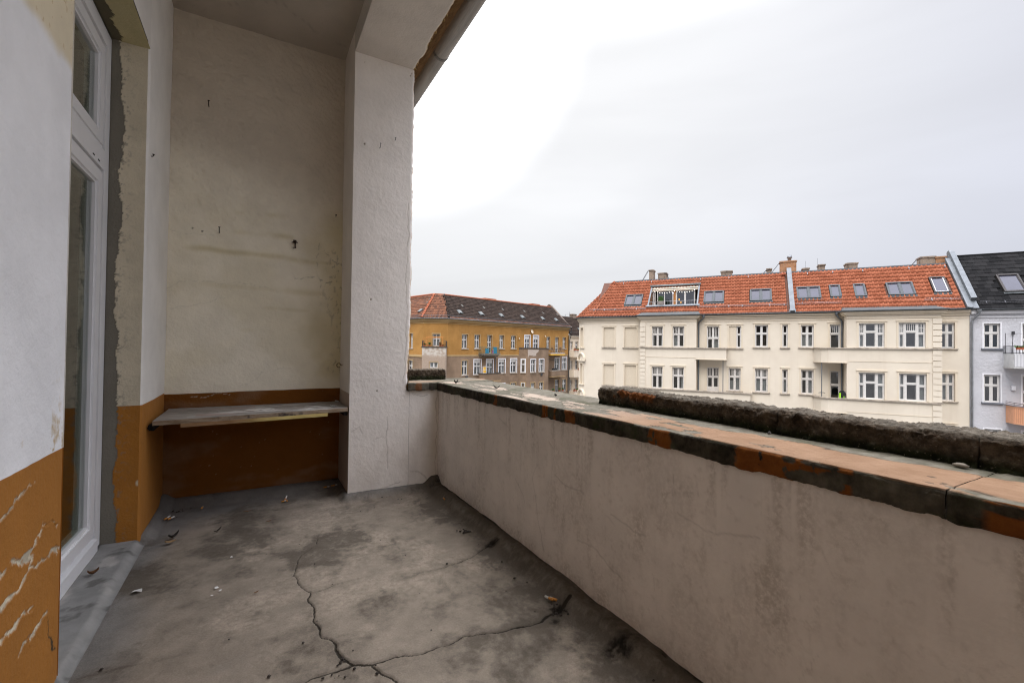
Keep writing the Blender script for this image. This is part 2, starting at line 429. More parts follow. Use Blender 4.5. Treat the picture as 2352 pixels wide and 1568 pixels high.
# ------------------------------------------------------------------ near surfaces of the balcony
BH, AE, BP0, BP1, AP, BW, ZC, ZB = -.585, 4.17, .640, 1.117, 3.70, 1.372, 3.71, 3.525
WHITE, CREAMW, BEIGE = (.88, .885, .90), (.90, .835, .69), (.74, .655, .48)
BROWN, BROWND = (.385, .160, .030), (.18, .065, .011)
CEM, OLDP = (.20, .185, .150), (.62, .53, .37)

# floor ----------------------------------------------------------------
bs = np.linspace(-.60, 1.40, 380)
as_ = np.concatenate([np.linspace(-3.2, .95, 80), np.linspace(.965, 4.20, 600)])
A_, B_ = np.meshgrid(as_, bs, indexing='ij')
wob = lambda k, s, f=7: (fbm(B_, A_, f, 4, s) - .5) * k
Bn, An = B_ + wob(.03, 11, 14), A_ + wob(.03, 12, 14)
CR = [([(.188, 2.614), (.216, 2.494), (.255, 2.389), (.233, 2.348), (.246, 2.242), (.245, 2.129), (.253, 2.012), (.284, 1.976), (.293, 1.897), (.314, 1.809), (.331, 1.77)],
       [.002, .003, .004, .005, .004, .005, .006, .006, .009, .010, .010]),
      ([(.02, 1.75), (.163, 1.764), (.252, 1.771), (.335, 1.765), (.403, 1.744), (.519, 1.74), (.628, 1.712), (.696, 1.715), (.773, 1.731), (.856, 1.70), (.971, 1.678), (1.11, 1.663), (1.185, 1.69), (1.287, 1.706)],
       [.002, .004, .005, .008, .006, .0045, .0045, .005, .005, .005, .005, .010, .016, .022]),
      ([(.694, 2.303), (.787, 2.325), (.859, 2.32), (.988, 2.335), (1.12, 2.374), (1.234, 2.432), (1.299, 2.418)], [.001, .003, .004, .003, .003, .005, .012]),
      ([(.255, 2.389), (.309, 2.388), (.367, 2.413), (.52, 2.42)], [.003, .002, .001, .0]),
      ([(.402, 1.737), (.422, 1.678), (.458, 1.614), (.45, 1.50)], [.005, .005, .005, .003]),
      ([(.384, 3.144), (.332, 2.95), (.243, 2.84), (.188, 2.614), (.14, 2.57)], [.0, .0012, .0015, .002, .0]),
      ([(-.543, 2.166), (-.387, 2.157), (-.175, 2.142)], [.0, .0008, .0])]
crack = np.full(A_.shape, 1e9)
for pts, w in CR: crack = np.minimum(crack, pdist(Bn, An, pts, [q * .5 for q in w]))
crk = 1 - sstep(crack, -.003, .004)
halo = np.exp(-np.clip(crack, 0, 1) / .03)
moundw = 1.235 + (fbm(A_, B_ * 0, 3, 4, 3) - .5) * .07
mound = sstep(B_, moundw, moundw + .09) * (.038 + .03 * fbm(A_, B_, 5, 4, 5))
endf = sstep(A_, 4.00 - .10 * sstep(B_, -.4, .6), 4.15) * .045 * (B_ < .66)
pilf = sstep(A_, 3.585, 3.68) * .045 * sstep(B_, .57, .63)
leff = sstep(-B_, .50, .575) * .04 * sstep(A_, 3.40, 3.5)
gap = .4 * (1 - sstep(np.abs(B_ - BW + .004 + .010 * fbm(A_, B_, 9, 4, 61)), .0, .012)) * sstep(fbm(A_, B_ * 0, 4, 4, 62), .42, .58)
z = mound + np.maximum(endf, pilf) + leff + (fbm(B_, A_, 3, 5, 1) - .5) * .010 + (fbm(B_, A_, 26, 4, 2) - .5) * .0030 - crk * .010 - gap * .02
wx, wy = B_ + .25 * (fbm(B_, A_, 2.5, 4, 91) - .5), A_ + .25 * (fbm(B_, A_, 2.5, 4, 92) - .5)
n1 = fbm(wx, wy, 1.7, 8, 21, .64); n2 = fbm(wx, wy, 5.5, 6, 22, .64)
dk = sum(blob(B_, A_, c, r) * k for c, r, k in [((.532, 2.137), .22, .8), ((.454, 2.765), .26, .55), ((.079, 2.405), .14, .5), ((.143, 2.0), .16, .45), ((.83, 2.05), .15, .5), ((-.185, 2.74), .13, .45), ((.70, 2.5), .22, .4), ((1.0, 1.45), .3, .5), ((.6, 1.55), .25, .55), ((-.1, 1.9), .25, .35), ((.55, 3.1), .25, .4), ((1.0, 3.1), .2, .4)])
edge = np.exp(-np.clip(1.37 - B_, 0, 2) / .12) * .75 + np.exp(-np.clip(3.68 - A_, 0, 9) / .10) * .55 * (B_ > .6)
blk = sum(blob(B_, A_, c, r, 1, .7) for c, r in [((1.256, 2.44), .05), ((1.205, 1.70), .06), ((1.193, 2.695), .035), ((1.235, 2.86), .03), ((1.33, 3.62), .05), ((1.27, 1.35), .08), ((1.15, 1.62), .04)])
band_ = sstep(B_ + .22 * (n2 - .5) + .12 * (n1 - .5), 1.06, 1.25)
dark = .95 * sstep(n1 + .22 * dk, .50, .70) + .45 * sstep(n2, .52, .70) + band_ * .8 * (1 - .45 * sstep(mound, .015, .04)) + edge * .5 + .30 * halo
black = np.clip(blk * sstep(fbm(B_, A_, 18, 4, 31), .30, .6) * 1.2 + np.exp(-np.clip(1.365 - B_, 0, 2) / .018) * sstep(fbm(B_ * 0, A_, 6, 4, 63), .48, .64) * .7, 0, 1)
lt = sum(blob(B_, A_, c, r) * k for c, r, k in [((.33, 2.23), .10, .6), ((.84, 2.73), .25, .4), ((-.05, 2.35), .13, .4), ((.45, 1.95), .13, .6), ((.3, 3.3), .25, .4), ((.9, 2.2), .12, .35), ((-.3, 2.4), .16, .3)])
light = .8 * sstep(fbm(wx, wy, 2.6, 8, 41, .64) + .20 * lt, .50, .70) + .4 * sstep(fbm(B_, A_, 30, 4, 42, .6), .52, .75) * sstep(lt, .1, .6)
grey = np.clip(sstep(A_ - .35 * B_, 3.55 + .5 * (n1 - .5), 4.0) * .9 + sstep(-B_, .36 + .3 * (n1 - .5), .55) * .95 + mound / .06 * .35 + pilf / .036 * .8 + sstep(fbm(B_ * .6, A_, 6, 5, 55), .60, .74) * .5 * sstep(-B_, -.1, .4), 0, 1)
scr = (1 - sstep(np.abs(pdist(Bn, An, [(.983, 2.112), (1.005, 2.02), (1.014, 1.904), (1.008, 1.80), (1.002, 1.721), (.97, 1.6), (.933, 1.507)])), .0, .018)) * .45 + (1 - sstep(np.abs(pdist(Bn, An, [(.673, 3.09), (.764, 2.829), (.754, 2.587)])), .0, .016)) * .35
fm = layered('stained_screed', (.205, .172, .136), [('light', (.29, .242, .19), 'soft'), ('grey', (.165, .158, .148)), ('dark', (.092, .077, .060)), ('black', (.014, .011, .008), 'brk'), ('crack', (.022, .018, .013), 'line')], .9, .26, 7, (190, .0014), (60, .0022), .12, 38, .45)
n3 = fbm(B_, A_, 48, 4, 77, .7); dark = dark + (n3 - .5) * .9 * (.35 + dark); light = light + (fbm(B_, A_, 60, 3, 78, .7) - .5) * .7
fl = grid('balcony_floor', np.stack([B_, A_, z], -1), dict(light=light, dark=np.clip(dark + scr * .4, 0, .92), grey=grey * .9, black=black * .8, crack=sd(crack)), fm, None, BAL)
fl['kind'] = 'structure'

# ceiling ---------------------------------------------------------------
bs = np.linspace(BH - .01, BP0 + .01, 60); as_ = np.linspace(-3.2, 4.19, 240)
A_, B_ = np.meshgrid(as_, bs, indexing='ij')
cr = 1 - sstep(pdist(B_ + (fbm(B_, A_, 9, 4, 1) - .5) * .1, A_ + (fbm(B_, A_, 9, 4, 2) - .5) * .1, [(-.3, 3.95), (.1, 3.7), (.35, 3.9), (.62, 3.98)], [.0, .002, .003, .002]), -.002, .008)
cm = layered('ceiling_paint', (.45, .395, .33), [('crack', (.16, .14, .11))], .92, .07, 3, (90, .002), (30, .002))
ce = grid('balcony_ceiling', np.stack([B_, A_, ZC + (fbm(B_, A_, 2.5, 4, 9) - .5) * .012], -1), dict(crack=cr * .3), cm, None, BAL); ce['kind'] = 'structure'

# wall of the house with the balcony door ---------------------------------
hw = thing('house_wall', 'white and brown painted house wall with peeling paint around the tall balcony door', 'wall', BAL, (BH, 2.0, 0))
wallmat = layered('house_wall_paint', WHITE, [('beige', BEIGE), ('brown', BROWN, 'edge'), ('stain', (.52, .37, .16), 'brk'), ('chip', (.66, .59, .45)), ('cement', CEM), ('dark', (.05, .035, .02))], .8, .05, 4, (70, .0022), (26, .0026), .3)
def chips(A, Z, seed, lines):
    an = A + (fbm(A, Z, 26, 5, seed, .66) - .5) * .045; zn = Z + (fbm(A, Z, 26, 5, seed + 1, .66) - .5) * .045
    d = np.full(A.shape, 1e9)
    for pts, w in lines: d = np.minimum(d, pdist(an, zn, pts, w))
    return d
K = [([(1.60, .70), (1.717, .73), (1.80, .75), (1.867, .758), (1.948, .764)], [.001, .002, .0045, .001, .0]),
     ([(1.772, .589), (1.851, .565), (1.908, .548), (1.937, .565), (1.974, .591), (1.998, .606), (2.066, .601), (2.123, .572)], [.000, .010, .016, .005, .003, .003, .004, .002]),
     ([(1.68, .586), (1.748, .579)], [.008, .004]), ([(1.896, .505), (1.938, .545), (1.974, .591)], [.002, .004, .002]),
     ([(1.64, .50), (1.73, .485), (1.766, .487), (1.842, .486), (1.868, .499), (1.956, .505), (2.056, .495), (2.169, .475)], [.012, .012, .008, .004, .006, .0025, .003, .010]),
     ([(1.63, .40), (1.735, .395), (1.808, .389), (1.875, .387), (1.956, .377)], [.008, .007, .008, .004, .005]),
     ([(1.84, .29), (1.88, .306), (1.939, .296), (2.001, .298), (2.051, .309)], [.0, .005, .003, .006, .004])]
def house_patch(a0, a1, z0, z1, na, nz, near):
    A, Z = np.meshgrid(np.linspace(a0, a1, na), np.linspace(z0, z1, nz), indexing='ij')
    brown = np.clip(.5 + (.828 + (fbm(A, Z * 0, 6, 4, 2) - .5) * .004 - Z) / .03, 0, 1)
    beige = sstep(Z + (fbm(A, Z, 7, 5, 3) - .5) * .06, 2.13, 2.19) if near else np.full(A.shape, .35)
    x = (fbm(A, Z, 3, 4, 5) - .5) * .010 + (fbm(A, Z, 22, 4, 6) - .5) * .0035
    at = dict(brown=brown, beige=beige)
    if near:
        d = chips(A, Z, 71, K); ch = 1 - sstep(d + (fbm(A, Z, 60, 3, 99) - .5) * .008, -.001, .003)
        rim = np.exp(-np.clip(d - .003, 0, 1) / .005) * sstep(d, .001, .004)
        x = x - ch * .0032 + rim * .0016
        dk = 1 - sstep(chips(A, Z, 81, [([(2.06, .294), (2.074, .224), (2.104, .164), (2.134, .143)], [.001, .002, .006, .001])]), -.001, .003)
        ch = ch * sstep(fbm(A, Z, 24, 5, 45, .65), .36, .44); sh = (fbm(A * .9, Z, 34, 4, 44) > .56) * ch * .30 + np.exp(-(np.clip(d, -1, 1) / .0022) ** 2) * .35 * sstep(fbm(A, Z, 14, 4, 46), .4, .6)
        st = sstep(fbm(A * 1.5, Z * .35, 9, 4, 15), .50, .66) * sstep(fbm(A, Z, 30, 4, 16), .40, .58) * np.exp(-np.clip(Z - .83, 0, 9) / .16) * (Z > .83)
        st = np.maximum(st, sstep(fbm(A, Z, 42, 3, 18), .70, .76) * .6 * beige)
        edge_wear = sstep(A, a1 - .012 + (fbm(Z, Z * 0, 20, 4, 8) - .5) * .016, a1) * .5 * (fbm(A, Z, 9, 3, 19) > .5)
        at.update(chip=np.clip(ch + edge_wear * (Z > .83), 0, 1), dark=np.clip(dk + sh, 0, 1), stain=np.clip(st, 0, 1) * .8)
        x = x * sstep(-A, -a1, -a1 + .03) - .010 * sstep(A, a1 - .014, a1) ** 2
    else:
        x = x * sstep(A, a0, a0 + .03) - .012 * (1 - sstep(A, a0, a0 + .03)) ** 2
    return np.stack([BH + x, A, Z], -1), at
P, at = house_patch(1.55, 2.165, -.01, ZC, 160, 900, True); grid('wall_surface', P, at, wallmat, hw)
P, at = house_patch(3.42, AE, -.01, ZC, 90, 380, False); grid('wall_surface', P, at, wallmat, hw)
m = MB(); m.quad((BH, -3.2, -.01), (BH, 1.55, -.01), (BH, 1.55, .828), (BH, -3.2, .828)); m.quad((BH, 2.165, -.01), (BH - .19, 2.165, -.01), (BH - .19, 2.165, .828), (BH, 2.165, .828)); m.build('dado', plain('brown_dado', BROWN, .7), hw)
m = MB(); m.quad((BH, -3.2, .828), (BH, 1.55, .828), (BH, 1.55, ZC), (BH, -3.2, ZC)); m.quad((BH, 2.165, .828), (BH - .19, 2.165, .828), (BH - .19, 2.165, 2.96), (BH, 2.165, 2.96))
m.quad((BH, 2.165, 2.972), (BH, 3.42, 2.972), (BH, 3.42, ZC), (BH, 2.165, ZC)); m.build('plain_plaster', plain('white_wall_paint', (.78, .75, .70), .8, .04, 4, (60, .003)), hw)
# reveal beside the door and its soffit
B_, Z_ = np.meshgrid(np.linspace(-.763, BH - .010, 36), np.linspace(-.01, 2.972, 520), indexing='ij')
jag = -.763 + .050 + (fbm(Z_, Z_ * 0, 5, 6, 7, .72) - .5) * .085 + .012 * sstep(-Z_, -.9, -.7)
cem = (B_ < jag).astype(float)
rsp = sstep(fbm(B_, Z_, 70, 3, 12), .62, .70) * np.exp(-np.clip(B_ - jag, 0, 1) / .03) * .9
yy = np.where(cem > 0, .004, 0) + (fbm(B_, Z_, 30, 4, 3) - .5) * .004 * (1 - cem)
chipr = 1 - sstep(np.hypot((B_ - BH + .012) * 1.6, Z_ - .37), .010, .022)
revm = layered('reveal_paint', (.66, .585, .44), [('brown', BROWN, 'edge'), ('cement', CEM), ('chip', OLDP)], .88, .07, 5, (90, .003), (30, .003))
grid('door_reveal', np.stack([B_, 3.42 + yy, Z_], -1), dict(brown=np.clip(.5 + (.828 - Z_) / .03, 0, 1), cement=np.clip(cem + rsp, 0, 1), chip=chipr), revm, hw)
B_, A_ = np.meshgrid(np.linspace(-.763, BH, 34), np.linspace(2.165, 3.42, 200), indexing='ij')
jag = -.763 + .055 + (fbm(A_, A_ * 0, 7, 6, 9, .7) - .5) * .10
cem = (B_ < jag).astype(float)
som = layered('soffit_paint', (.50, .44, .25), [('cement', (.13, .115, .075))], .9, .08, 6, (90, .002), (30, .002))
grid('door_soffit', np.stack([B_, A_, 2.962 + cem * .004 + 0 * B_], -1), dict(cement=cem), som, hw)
# threshold of smoothed cement
B_, A_ = np.meshgrid(np.linspace(-.80, -.555, 44), np.linspace(2.10, 3.425, 150), indexing='ij')
zt = .032 * (1 - sstep(B_, -.60 + .03 * (fbm(A_, A_ * 0, 4, 4, 1) - .5), -.56)) + .004 + (fbm(B_, A_, 8, 5, 2) - .5) * .008 - .012 * sstep(B_, -.62, -.565) * 0
thm = layered('threshold_cement', (.23, .228, .22), [('light', (.40, .38, .355)), ('dark', (.06, .055, .05))], .85, .12, 9, (120, .001), (40, .002))
grid('threshold', np.stack([B_, A_, zt], -1), dict(light=sstep(fbm(B_, A_ * .6, 9, 5, 4), .55, .72) * .7 + sstep(np.abs(B_ + .585 + .02 * (fbm(A_, A_ * 0, 6, 4, 6) - .5)), .02, .0) * .22, dark=sstep(fbm(B_, A_, 12, 4, 14), .62, .75) * .6 + sstep(-B_, .745, .765) * .8), thm, hw)

# balcony door: white plastic frame, two leaves and a fixed light over each
door = MB()
FB = -.763                                       # outer face of the frame
for a in (2.165, 3.335): door.box(FB - .07, FB, a, a + .085, .045, 2.955)
door.box(FB - .07, FB, 2.25, 3.335, 2.87, 2.955); door.box(FB - .07, FB + .012, 2.25, 3.335, .03, .105)
door.box(FB - .07, FB, 2.25, 3.335, 2.165, 2.275)
pvc = plain('white_plastic_frame', (.82, .82, .83), .35, .03, 5, None, 0, .5)
dr = door.build('balcony_door', pvc, hw)
def ring(mb, a0, a1, z0, z1, w, b0, b1):
    mb.box(b0, b1, a0, a0 + w, z0, z1); mb.box(b0, b1, a1 - w, a1, z0, z1)
    mb.box(b0, b1, a0 + w, a1 - w, z0, z0 + w); mb.box(b0, b1, a0 + w, a1 - w, z1 - w, z1)
dgl = glass('door_glass', .05, (.72, .76, .70), .01)
for a0, a1 in ((2.258, 3.327),):
    for z0, z1 in ((.112, 2.157), (2.283, 2.862)):
        s = MB(); ring(s, a0, a1, z0, z1, .016, FB - .068, FB - .010); ring(s, a0 + .016, a1 - .016, z0 + .016, z1 - .016, .060, FB - .072, FB - .002)
        ring(s, a0 + .076, a1 - .076, z0 + .076, z1 - .076, .014, FB - .070, FB - .012); s.build('sash', pvc, dr)
        q = MB(); q.box(FB - .030, FB - .026, a0 + .088, a1 - .088, z0 + .088, z1 - .088); q.build('glass_pane', dgl, dr)
m = MB()
for a in (3.13, 3.22): m.box(FB - .001, FB + .002, a, a + .028, 2.185, 2.191)
m.build('drain_slots', MT['black'], dr)
# room behind the door
m = MB()
m.quad((-.84, 1.3, 0), (-4, 1.3, 0), (-4, 4.1, 0), (-.84, 4.1, 0)); m.quad((-4, 1.3, 0), (-4, 4.1, 0), (-4, 4.1, 3.4), (-4, 1.3, 3.4))
m.quad((-.84, 1.3, 0), (-4, 1.3, 0), (-4, 1.3, 3.4), (-.84, 1.3, 3.4)); m.quad((-.84, 4.1, 0), (-4, 4.1, 0), (-4, 4.1, 3.4), (-.84, 4.1, 3.4)); m.quad((-.84, 1.3, 3.4), (-4, 1.3, 3.4), (-4, 4.1, 3.4), (-.84, 4.1, 3.4))
m.quad((-.84, 1.3, 0), (-.84, 2.16, 0), (-.84, 2.16, 3.4), (-.84, 1.3, 3.4)); m.quad((-.84, 3.43, 0), (-.84, 4.1, 0), (-.84, 4.1, 3.4), (-.84, 3.43, 3.4)); m.quad((-.84, 2.16, 2.96), (-.84, 3.43, 2.96), (-.84, 3.43, 3.4), (-.84, 2.16, 3.4))
m.build('room', plain('room_paint', (.20, .19, .165), .9), hw)
# bulk of our own house around the balcony
m = MB()
m.box(-12, -4.05, -14, 16, GZ, 3.9); m.box(-4.05, -.86, -14, 1.25, GZ, 3.9); m.box(-4.05, -.86, 4.18, 16, GZ, 3.9)
m.box(-4.05, -.86, 1.25, 4.18, 3.42, 3.9); m.box(-4.05, -.86, 1.25, 4.18, GZ, -.05)
m.box(-.86, 1.10, 4.20, 16, GZ, 3.9); m.box(-.86, 1.10, -14, -3.22, GZ, 3.9); m.box(-.86, 1.86, -3.22, 4.20, -.35, -.06)
m.box(-.86, 1.10, -3.22, 4.20, GZ, -.36); m.box(-.86, .64, -3.22, 4.20, ZC + .015, 3.9)
m.build('house_body', MT['housebody'], hw)
m = MB()
m.quad((1.30, -14, 3.80), (1.30, 16, 3.80), (-6, 16, 8.6), (-6, -14, 8.6)); m.quad((-12, -14, 3.9), (-12, 16, 3.9), (-6, 16, 8.6), (-6, -14, 8.6))
m.quad((1.30, -14, 3.80), (1.30, 16, 3.80), (.64, 16, 3.905), (.64, -14, 3.905))
m.build('house_roof', MT['tiledark'], hw)

# end wall with brown dado ---------------------------------------------------
ew = thing('end_wall', 'stained cream end wall above a dark brown dado behind the wooden shelf', 'wall', BAL, (0, AE, 0))
B_, Z_ = np.meshgrid(np.linspace(BH - .012, BP0 + .006, 190), np.linspace(-.01, ZC + .01, 520), indexing='ij')
low = (Z_ < .824).astype(float); lowe = np.clip(.5 + (.824 + .004 * np.sin(B_ * 3) + (fbm(B_, Z_ * 0, 9, 4, 3) - .5) * .004 - Z_) / .03, 0, 1)
stn = np.zeros(B_.shape)
for (x0, z0), (x1, z1), k, wd in [((-.222, 2.23), (.198, 2.255), .9, .020), ((-.177, 2.088), (.26, 2.092), .7, .022), ((-.493, 1.927), (.624, 1.905), .85, .024), ((-.55, 1.657), (.576, 1.640), .55, .03), ((.009, 1.487), (.426, 1.488), .6, .022), ((-.12, 1.309), (.34, 1.322), .35, .02)]:
    t = (B_ - x0) / (x1 - x0); zz = z0 + t * (z1 - z0) + (fbm(B_, B_ * 0, 6, 3, 5) - .5) * .02
    stn = np.maximum(stn, k * np.exp(-((Z_ - zz) / wd) ** 2) * sstep(t, -.08, .12) * sstep(-t, -1.08, -.88) * sstep(fbm(B_, Z_, 5, 5, 6), .22, .62))
stn = np.maximum(stn, .85 * sstep(B_ + .5 * (fbm(B_, Z_, 3, 4, 7) - .5), .34, .66) * sstep(Z_, .8, 1.0) * (1 - sstep(Z_, 2.1, 2.5)))
stn = np.maximum(stn, .25 * sstep(fbm(B_, Z_, 2.2, 5, 17), .48, .7) * (1 - sstep(Z_, 2.0, 2.6)))
md = sstep(fbm(B_, Z_ * .6, 55, 3, 9), .60, .68) * sstep(B_ + .25 * (fbm(B_, Z_, 4, 4, 10) - .5), .46, .66) * sstep(Z_, .84, 1.1) * (1 - sstep(Z_, 1.9, 2.15))
bn, zn = B_ + (fbm(B_, Z_, 12, 4, 31) - .5) * .06, Z_ + (fbm(B_, Z_, 12, 4, 32) - .5) * .06
for pts in ([(.446, 2.08), (.441, 1.784), (.473, 1.677), (.57, 1.407), (.61, 1.36)], [(.235, 1.80), (.26, 1.76), (.33, 1.74), (.41, 1.79)], [(.46, 2.05), (.6, 1.90)], [(.45, 1.76), (.58, 1.74)]):
    md = np.maximum(md * .8, (1 - sstep(pdist(bn, zn, pts), .0015, .006)) * sstep(fbm(B_, Z_, 40, 3, 12), .40, .6) * .55)
cr2 = np.zeros(B_.shape)
for pts in ([(-.62, 1.62), (-.4, 1.68), (-.25, 1.66), (-.1, 1.69), (.1, 1.66), (.15, 1.64)], [(-.59, 2.04), (-.45, 2.02), (-.3, 2.03)], [(-.1, .86), (.05, .98), (.3, 1.0)], [(-.58, 1.46), (-.42, 1.5), (-.2, 1.56)]):
    cr2 = np.maximum(cr2, 1 - sstep(pdist(bn, zn, pts), .0, .004))
hole = np.zeros(B_.shape)
for c in ((-.439, 2.074), (-.377, 2.059)): hole = np.maximum(hole, 1 - sstep(np.hypot(B_ - c[0], Z_ - c[1]), .004, .008))
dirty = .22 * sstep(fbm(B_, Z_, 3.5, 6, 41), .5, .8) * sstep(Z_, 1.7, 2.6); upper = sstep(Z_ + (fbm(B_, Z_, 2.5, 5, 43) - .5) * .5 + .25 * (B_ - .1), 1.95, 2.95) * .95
rc = .011 * sstep(Z_, 1.8, 2.4) + .0025
yy = -(fbm(B_ + .4 * Z_, Z_, 34, 3, 13) - .5) * rc * (1 - .5 * low) - (fbm(B_, Z_, 2.5, 4, 14) - .5) * .012 + hole * .012
bcrk = (1 - sstep(pdist(bn, zn, [(-.44, .80), (-.38, .795), (-.32, .805), (-.22, .81), (-.17, .80)]), .0, .004)) * .8
spk = sstep(fbm(B_, Z_, 110, 2, 51), .88, .93) * low * .4
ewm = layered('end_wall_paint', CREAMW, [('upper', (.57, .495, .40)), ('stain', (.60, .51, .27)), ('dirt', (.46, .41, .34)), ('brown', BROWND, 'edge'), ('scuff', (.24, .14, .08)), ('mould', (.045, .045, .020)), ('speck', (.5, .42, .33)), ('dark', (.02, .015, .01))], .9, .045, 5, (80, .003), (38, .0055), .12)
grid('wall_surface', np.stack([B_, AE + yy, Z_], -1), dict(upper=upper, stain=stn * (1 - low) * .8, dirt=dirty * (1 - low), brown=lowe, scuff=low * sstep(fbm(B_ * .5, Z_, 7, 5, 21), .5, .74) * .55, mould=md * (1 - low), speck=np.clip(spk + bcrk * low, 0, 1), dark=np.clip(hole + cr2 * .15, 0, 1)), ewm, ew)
m = MB(); m.box(BH, 1.10, -3.215, -3.2, 0, ZC); m.build('rear_plaster', plain('rear_wall_paint', (.72, .66, .56), .85), ew)

# white pillar -----------------------------------------------------------------
pl = thing('pillar', 'white plastered corner pillar with a ragged broken outer edge', 'pillar', BAL, (.88, 3.93, 0))
pmat = layered('pillar_paint', (.80, .745, .68), [('brown', BROWND, 'edge'), ('crack', (.30, .25, .20)), ('dirt', (.60, .54, .47)), ('old', (.60, .44, .26))], .88, .04, 5, (75, .0018), (24, .0015), .15)
U_, Z_ = np.meshgrid(np.linspace(0, 1, 96), np.linspace(-.01, ZB, 560), indexing='ij')
rag = (fbm(Z_, Z_ * 0, 22, 6, 4, .68) - .5) * .020 - .020 * (1 - sstep(Z_, .84, 1.5)) * (1 - sstep(-Z_, -.83, -.78)) + .004
rag = np.where(Z_ < .83, 0, rag)
B_ = BP0 + U_ * (BP1 - BP0 + rag)
bn, zn = B_ + (fbm(B_, Z_, 9, 4, 31) - .5) * .05, Z_ + (fbm(B_, Z_, 9, 4, 32) - .5) * .05
ck = np.zeros(B_.shape)
for pts, w in (([(.93, .20), (.945, .34), (.935, .5), (.93, .62)], .0022), ([(.64, .015), (.8, .03), (.95, .055), (1.05, .08)], .0015), ([(1.07, .90), (1.075, 1.2), (1.08, 1.7), (1.085, 2.1), (1.09, 2.4)], .0022), ([(.66, .52), (.72, .55), (.74, .5)], .001), ([(.84, .45), (.90, .46), (.93, .45)], .001)):
    ck = np.maximum(ck, .5 - .5 * sstep(pdist(bn, zn, pts) - w * .6, -.001, .0045))
pit = np.zeros(B_.shape)
for c, r in (((.721, 2.807), .006), ((1.084, 3.467), .005), ((1.095, 3.489), .004), ((.71, 3.459), .003), ((.79, 1.569), .006), ((.85, .834), .005)): pit = np.maximum(pit, 1 - sstep(np.hypot(B_ - c[0], Z_ - c[1]), r * .6, r * 1.5))
y = AP - (fbm(B_, Z_, 2.5, 4, 3) - .5) * .010 - (fbm(B_, Z_, 45, 4, 5, .6) - .5) * .0035 - .006 * np.exp(-(np.hypot(B_ - .725, Z_ - 2.815) / .03) ** 2) + pit * .010 + ck * .003 + .012 * sstep(U_, .965, 1.0) * (Z_ > .83)
grid('front_face', np.stack([B_, y, Z_], -1), dict(crack=np.clip(ck + pit, 0, 1), dirt=.35 * sstep(fbm(B_, Z_, 4, 5, 8), .55, .75) * (1 - sstep(Z_, .5, 1.4)), old=sstep(U_, .975 - .03 * (Z_ < 1.4), 1.0) * .7 * sstep(fbm(B_, Z_, 22, 3, 9), .40, .6) * (Z_ > .83)), pmat, pl)
A_, Z_ = np.meshgrid(np.linspace(AP + .004, AE + .01, 60), np.linspace(-.01, ZC, 300), indexing='ij')
x = BP0 + (fbm(A_, Z_, 2.5, 4, 3) - .5) * .010 + (fbm(A_, Z_, 24, 4, 5) - .5) * .003
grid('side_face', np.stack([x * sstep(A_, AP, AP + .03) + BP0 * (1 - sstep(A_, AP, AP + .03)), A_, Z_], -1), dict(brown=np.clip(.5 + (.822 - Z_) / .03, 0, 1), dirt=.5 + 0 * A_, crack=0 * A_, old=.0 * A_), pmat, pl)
m = MB(); m.box(BP0 + .008, BP1 - .028, AP + .016, 4.195, 0, ZB + .2); m.build('masonry_core', plain('old_plaster_core', (.47, .36, .22), .95, .3, 14, (30, .01)), pl)
U_, Z_ = np.meshgrid(np.linspace(0, 1, 14), np.linspace(.80, ZB, 300), indexing='ij')
ragz = (fbm(Z_, Z_ * 0, 22, 6, 4, .68) - .5) * .020
grid('outer_face', np.stack([BP1 + ragz * (1 - U_) - .004 + (fbm(U_, Z_, 12, 4, 77) - .5) * .012, AP + .014 + U_ * .48, Z_], -1), dict(brown=0 * U_, crack=0 * U_, dirt=.4 + 0 * U_, old=sstep(fbm(U_ * .5, Z_, 14, 4, 7), .45, .6)), pmat, pl)

# beam over the opening ----------------------------------------------------------
bm_ = thing('roof_beam', 'white plastered beam under the ceiling edge beside the gutter', 'beam', BAL, (.88, 1.0, ZB))
A_, U_ = np.meshgrid(np.linspace(-3.2, AP + .01, 420), np.linspace(0, 1, 80), indexing='ij')
rag = (fbm(A_, A_ * 0, 7, 6, 14, .66) - .5) * .030
B_ = BP0 + U_ * (BP1 + .006 - BP0 + rag)
bmat = layered('beam_paint', (.63, .57, .50), [('old', (.52, .37, .19))], .85, .05, 4, (80, .002), (26, .0025))
grid('underside', np.stack([B_, A_, ZB + (fbm(B_, A_, 2.5, 4, 3) - .5) * .010 + (fbm(B_, A_, 24, 4, 4) - .5) * .003 + .010 * sstep(U_, .97, 1)], -1), dict(old=sstep(U_, .97, 1.0) * .7), bmat, bm_)
m = MB(); m.box(BP0, BP1 - .022, -3.2, AP + .02, ZB + .012, ZC + .19); m.build('beam_core', plain('beam_plaster', (.56, .52, .46), .9, .06, 4, (40, .004)), bm_)
m = MB(); m.box(BP1 - .012, BP1 + .090, -3.2, 6.2, ZB + .105, ZB + .120)
m.box(BP1 + .090, BP1 + .110, -3.2, 6.2, ZB + .108, ZB + .40); m.build('eaves_board', plain('weathered_eaves_board', (.15, .080, .030), .85, .35, 9, (60, .004), 0, .2, (5, 1, 5)), bm_)
m = MB()
for k in range(90):
    a = -1.0 + k * .056 + random.uniform(-.02, .02); rr = random.uniform(.006, .016)
    m.lathe([(rr, -rr * .5), (rr * .9, rr * .4), (rr * .3, rr)], (BP1 - .004 + random.uniform(-.006, .010), a, ZB + .012 + random.uniform(-.004, .012)), 5)
o = m.build('plaster_crumbs', plain('crumbling_mortar', (.50, .34, .15), .95, .3, 30, (60, .004)), bm_); o['kind'] = 'stuff'

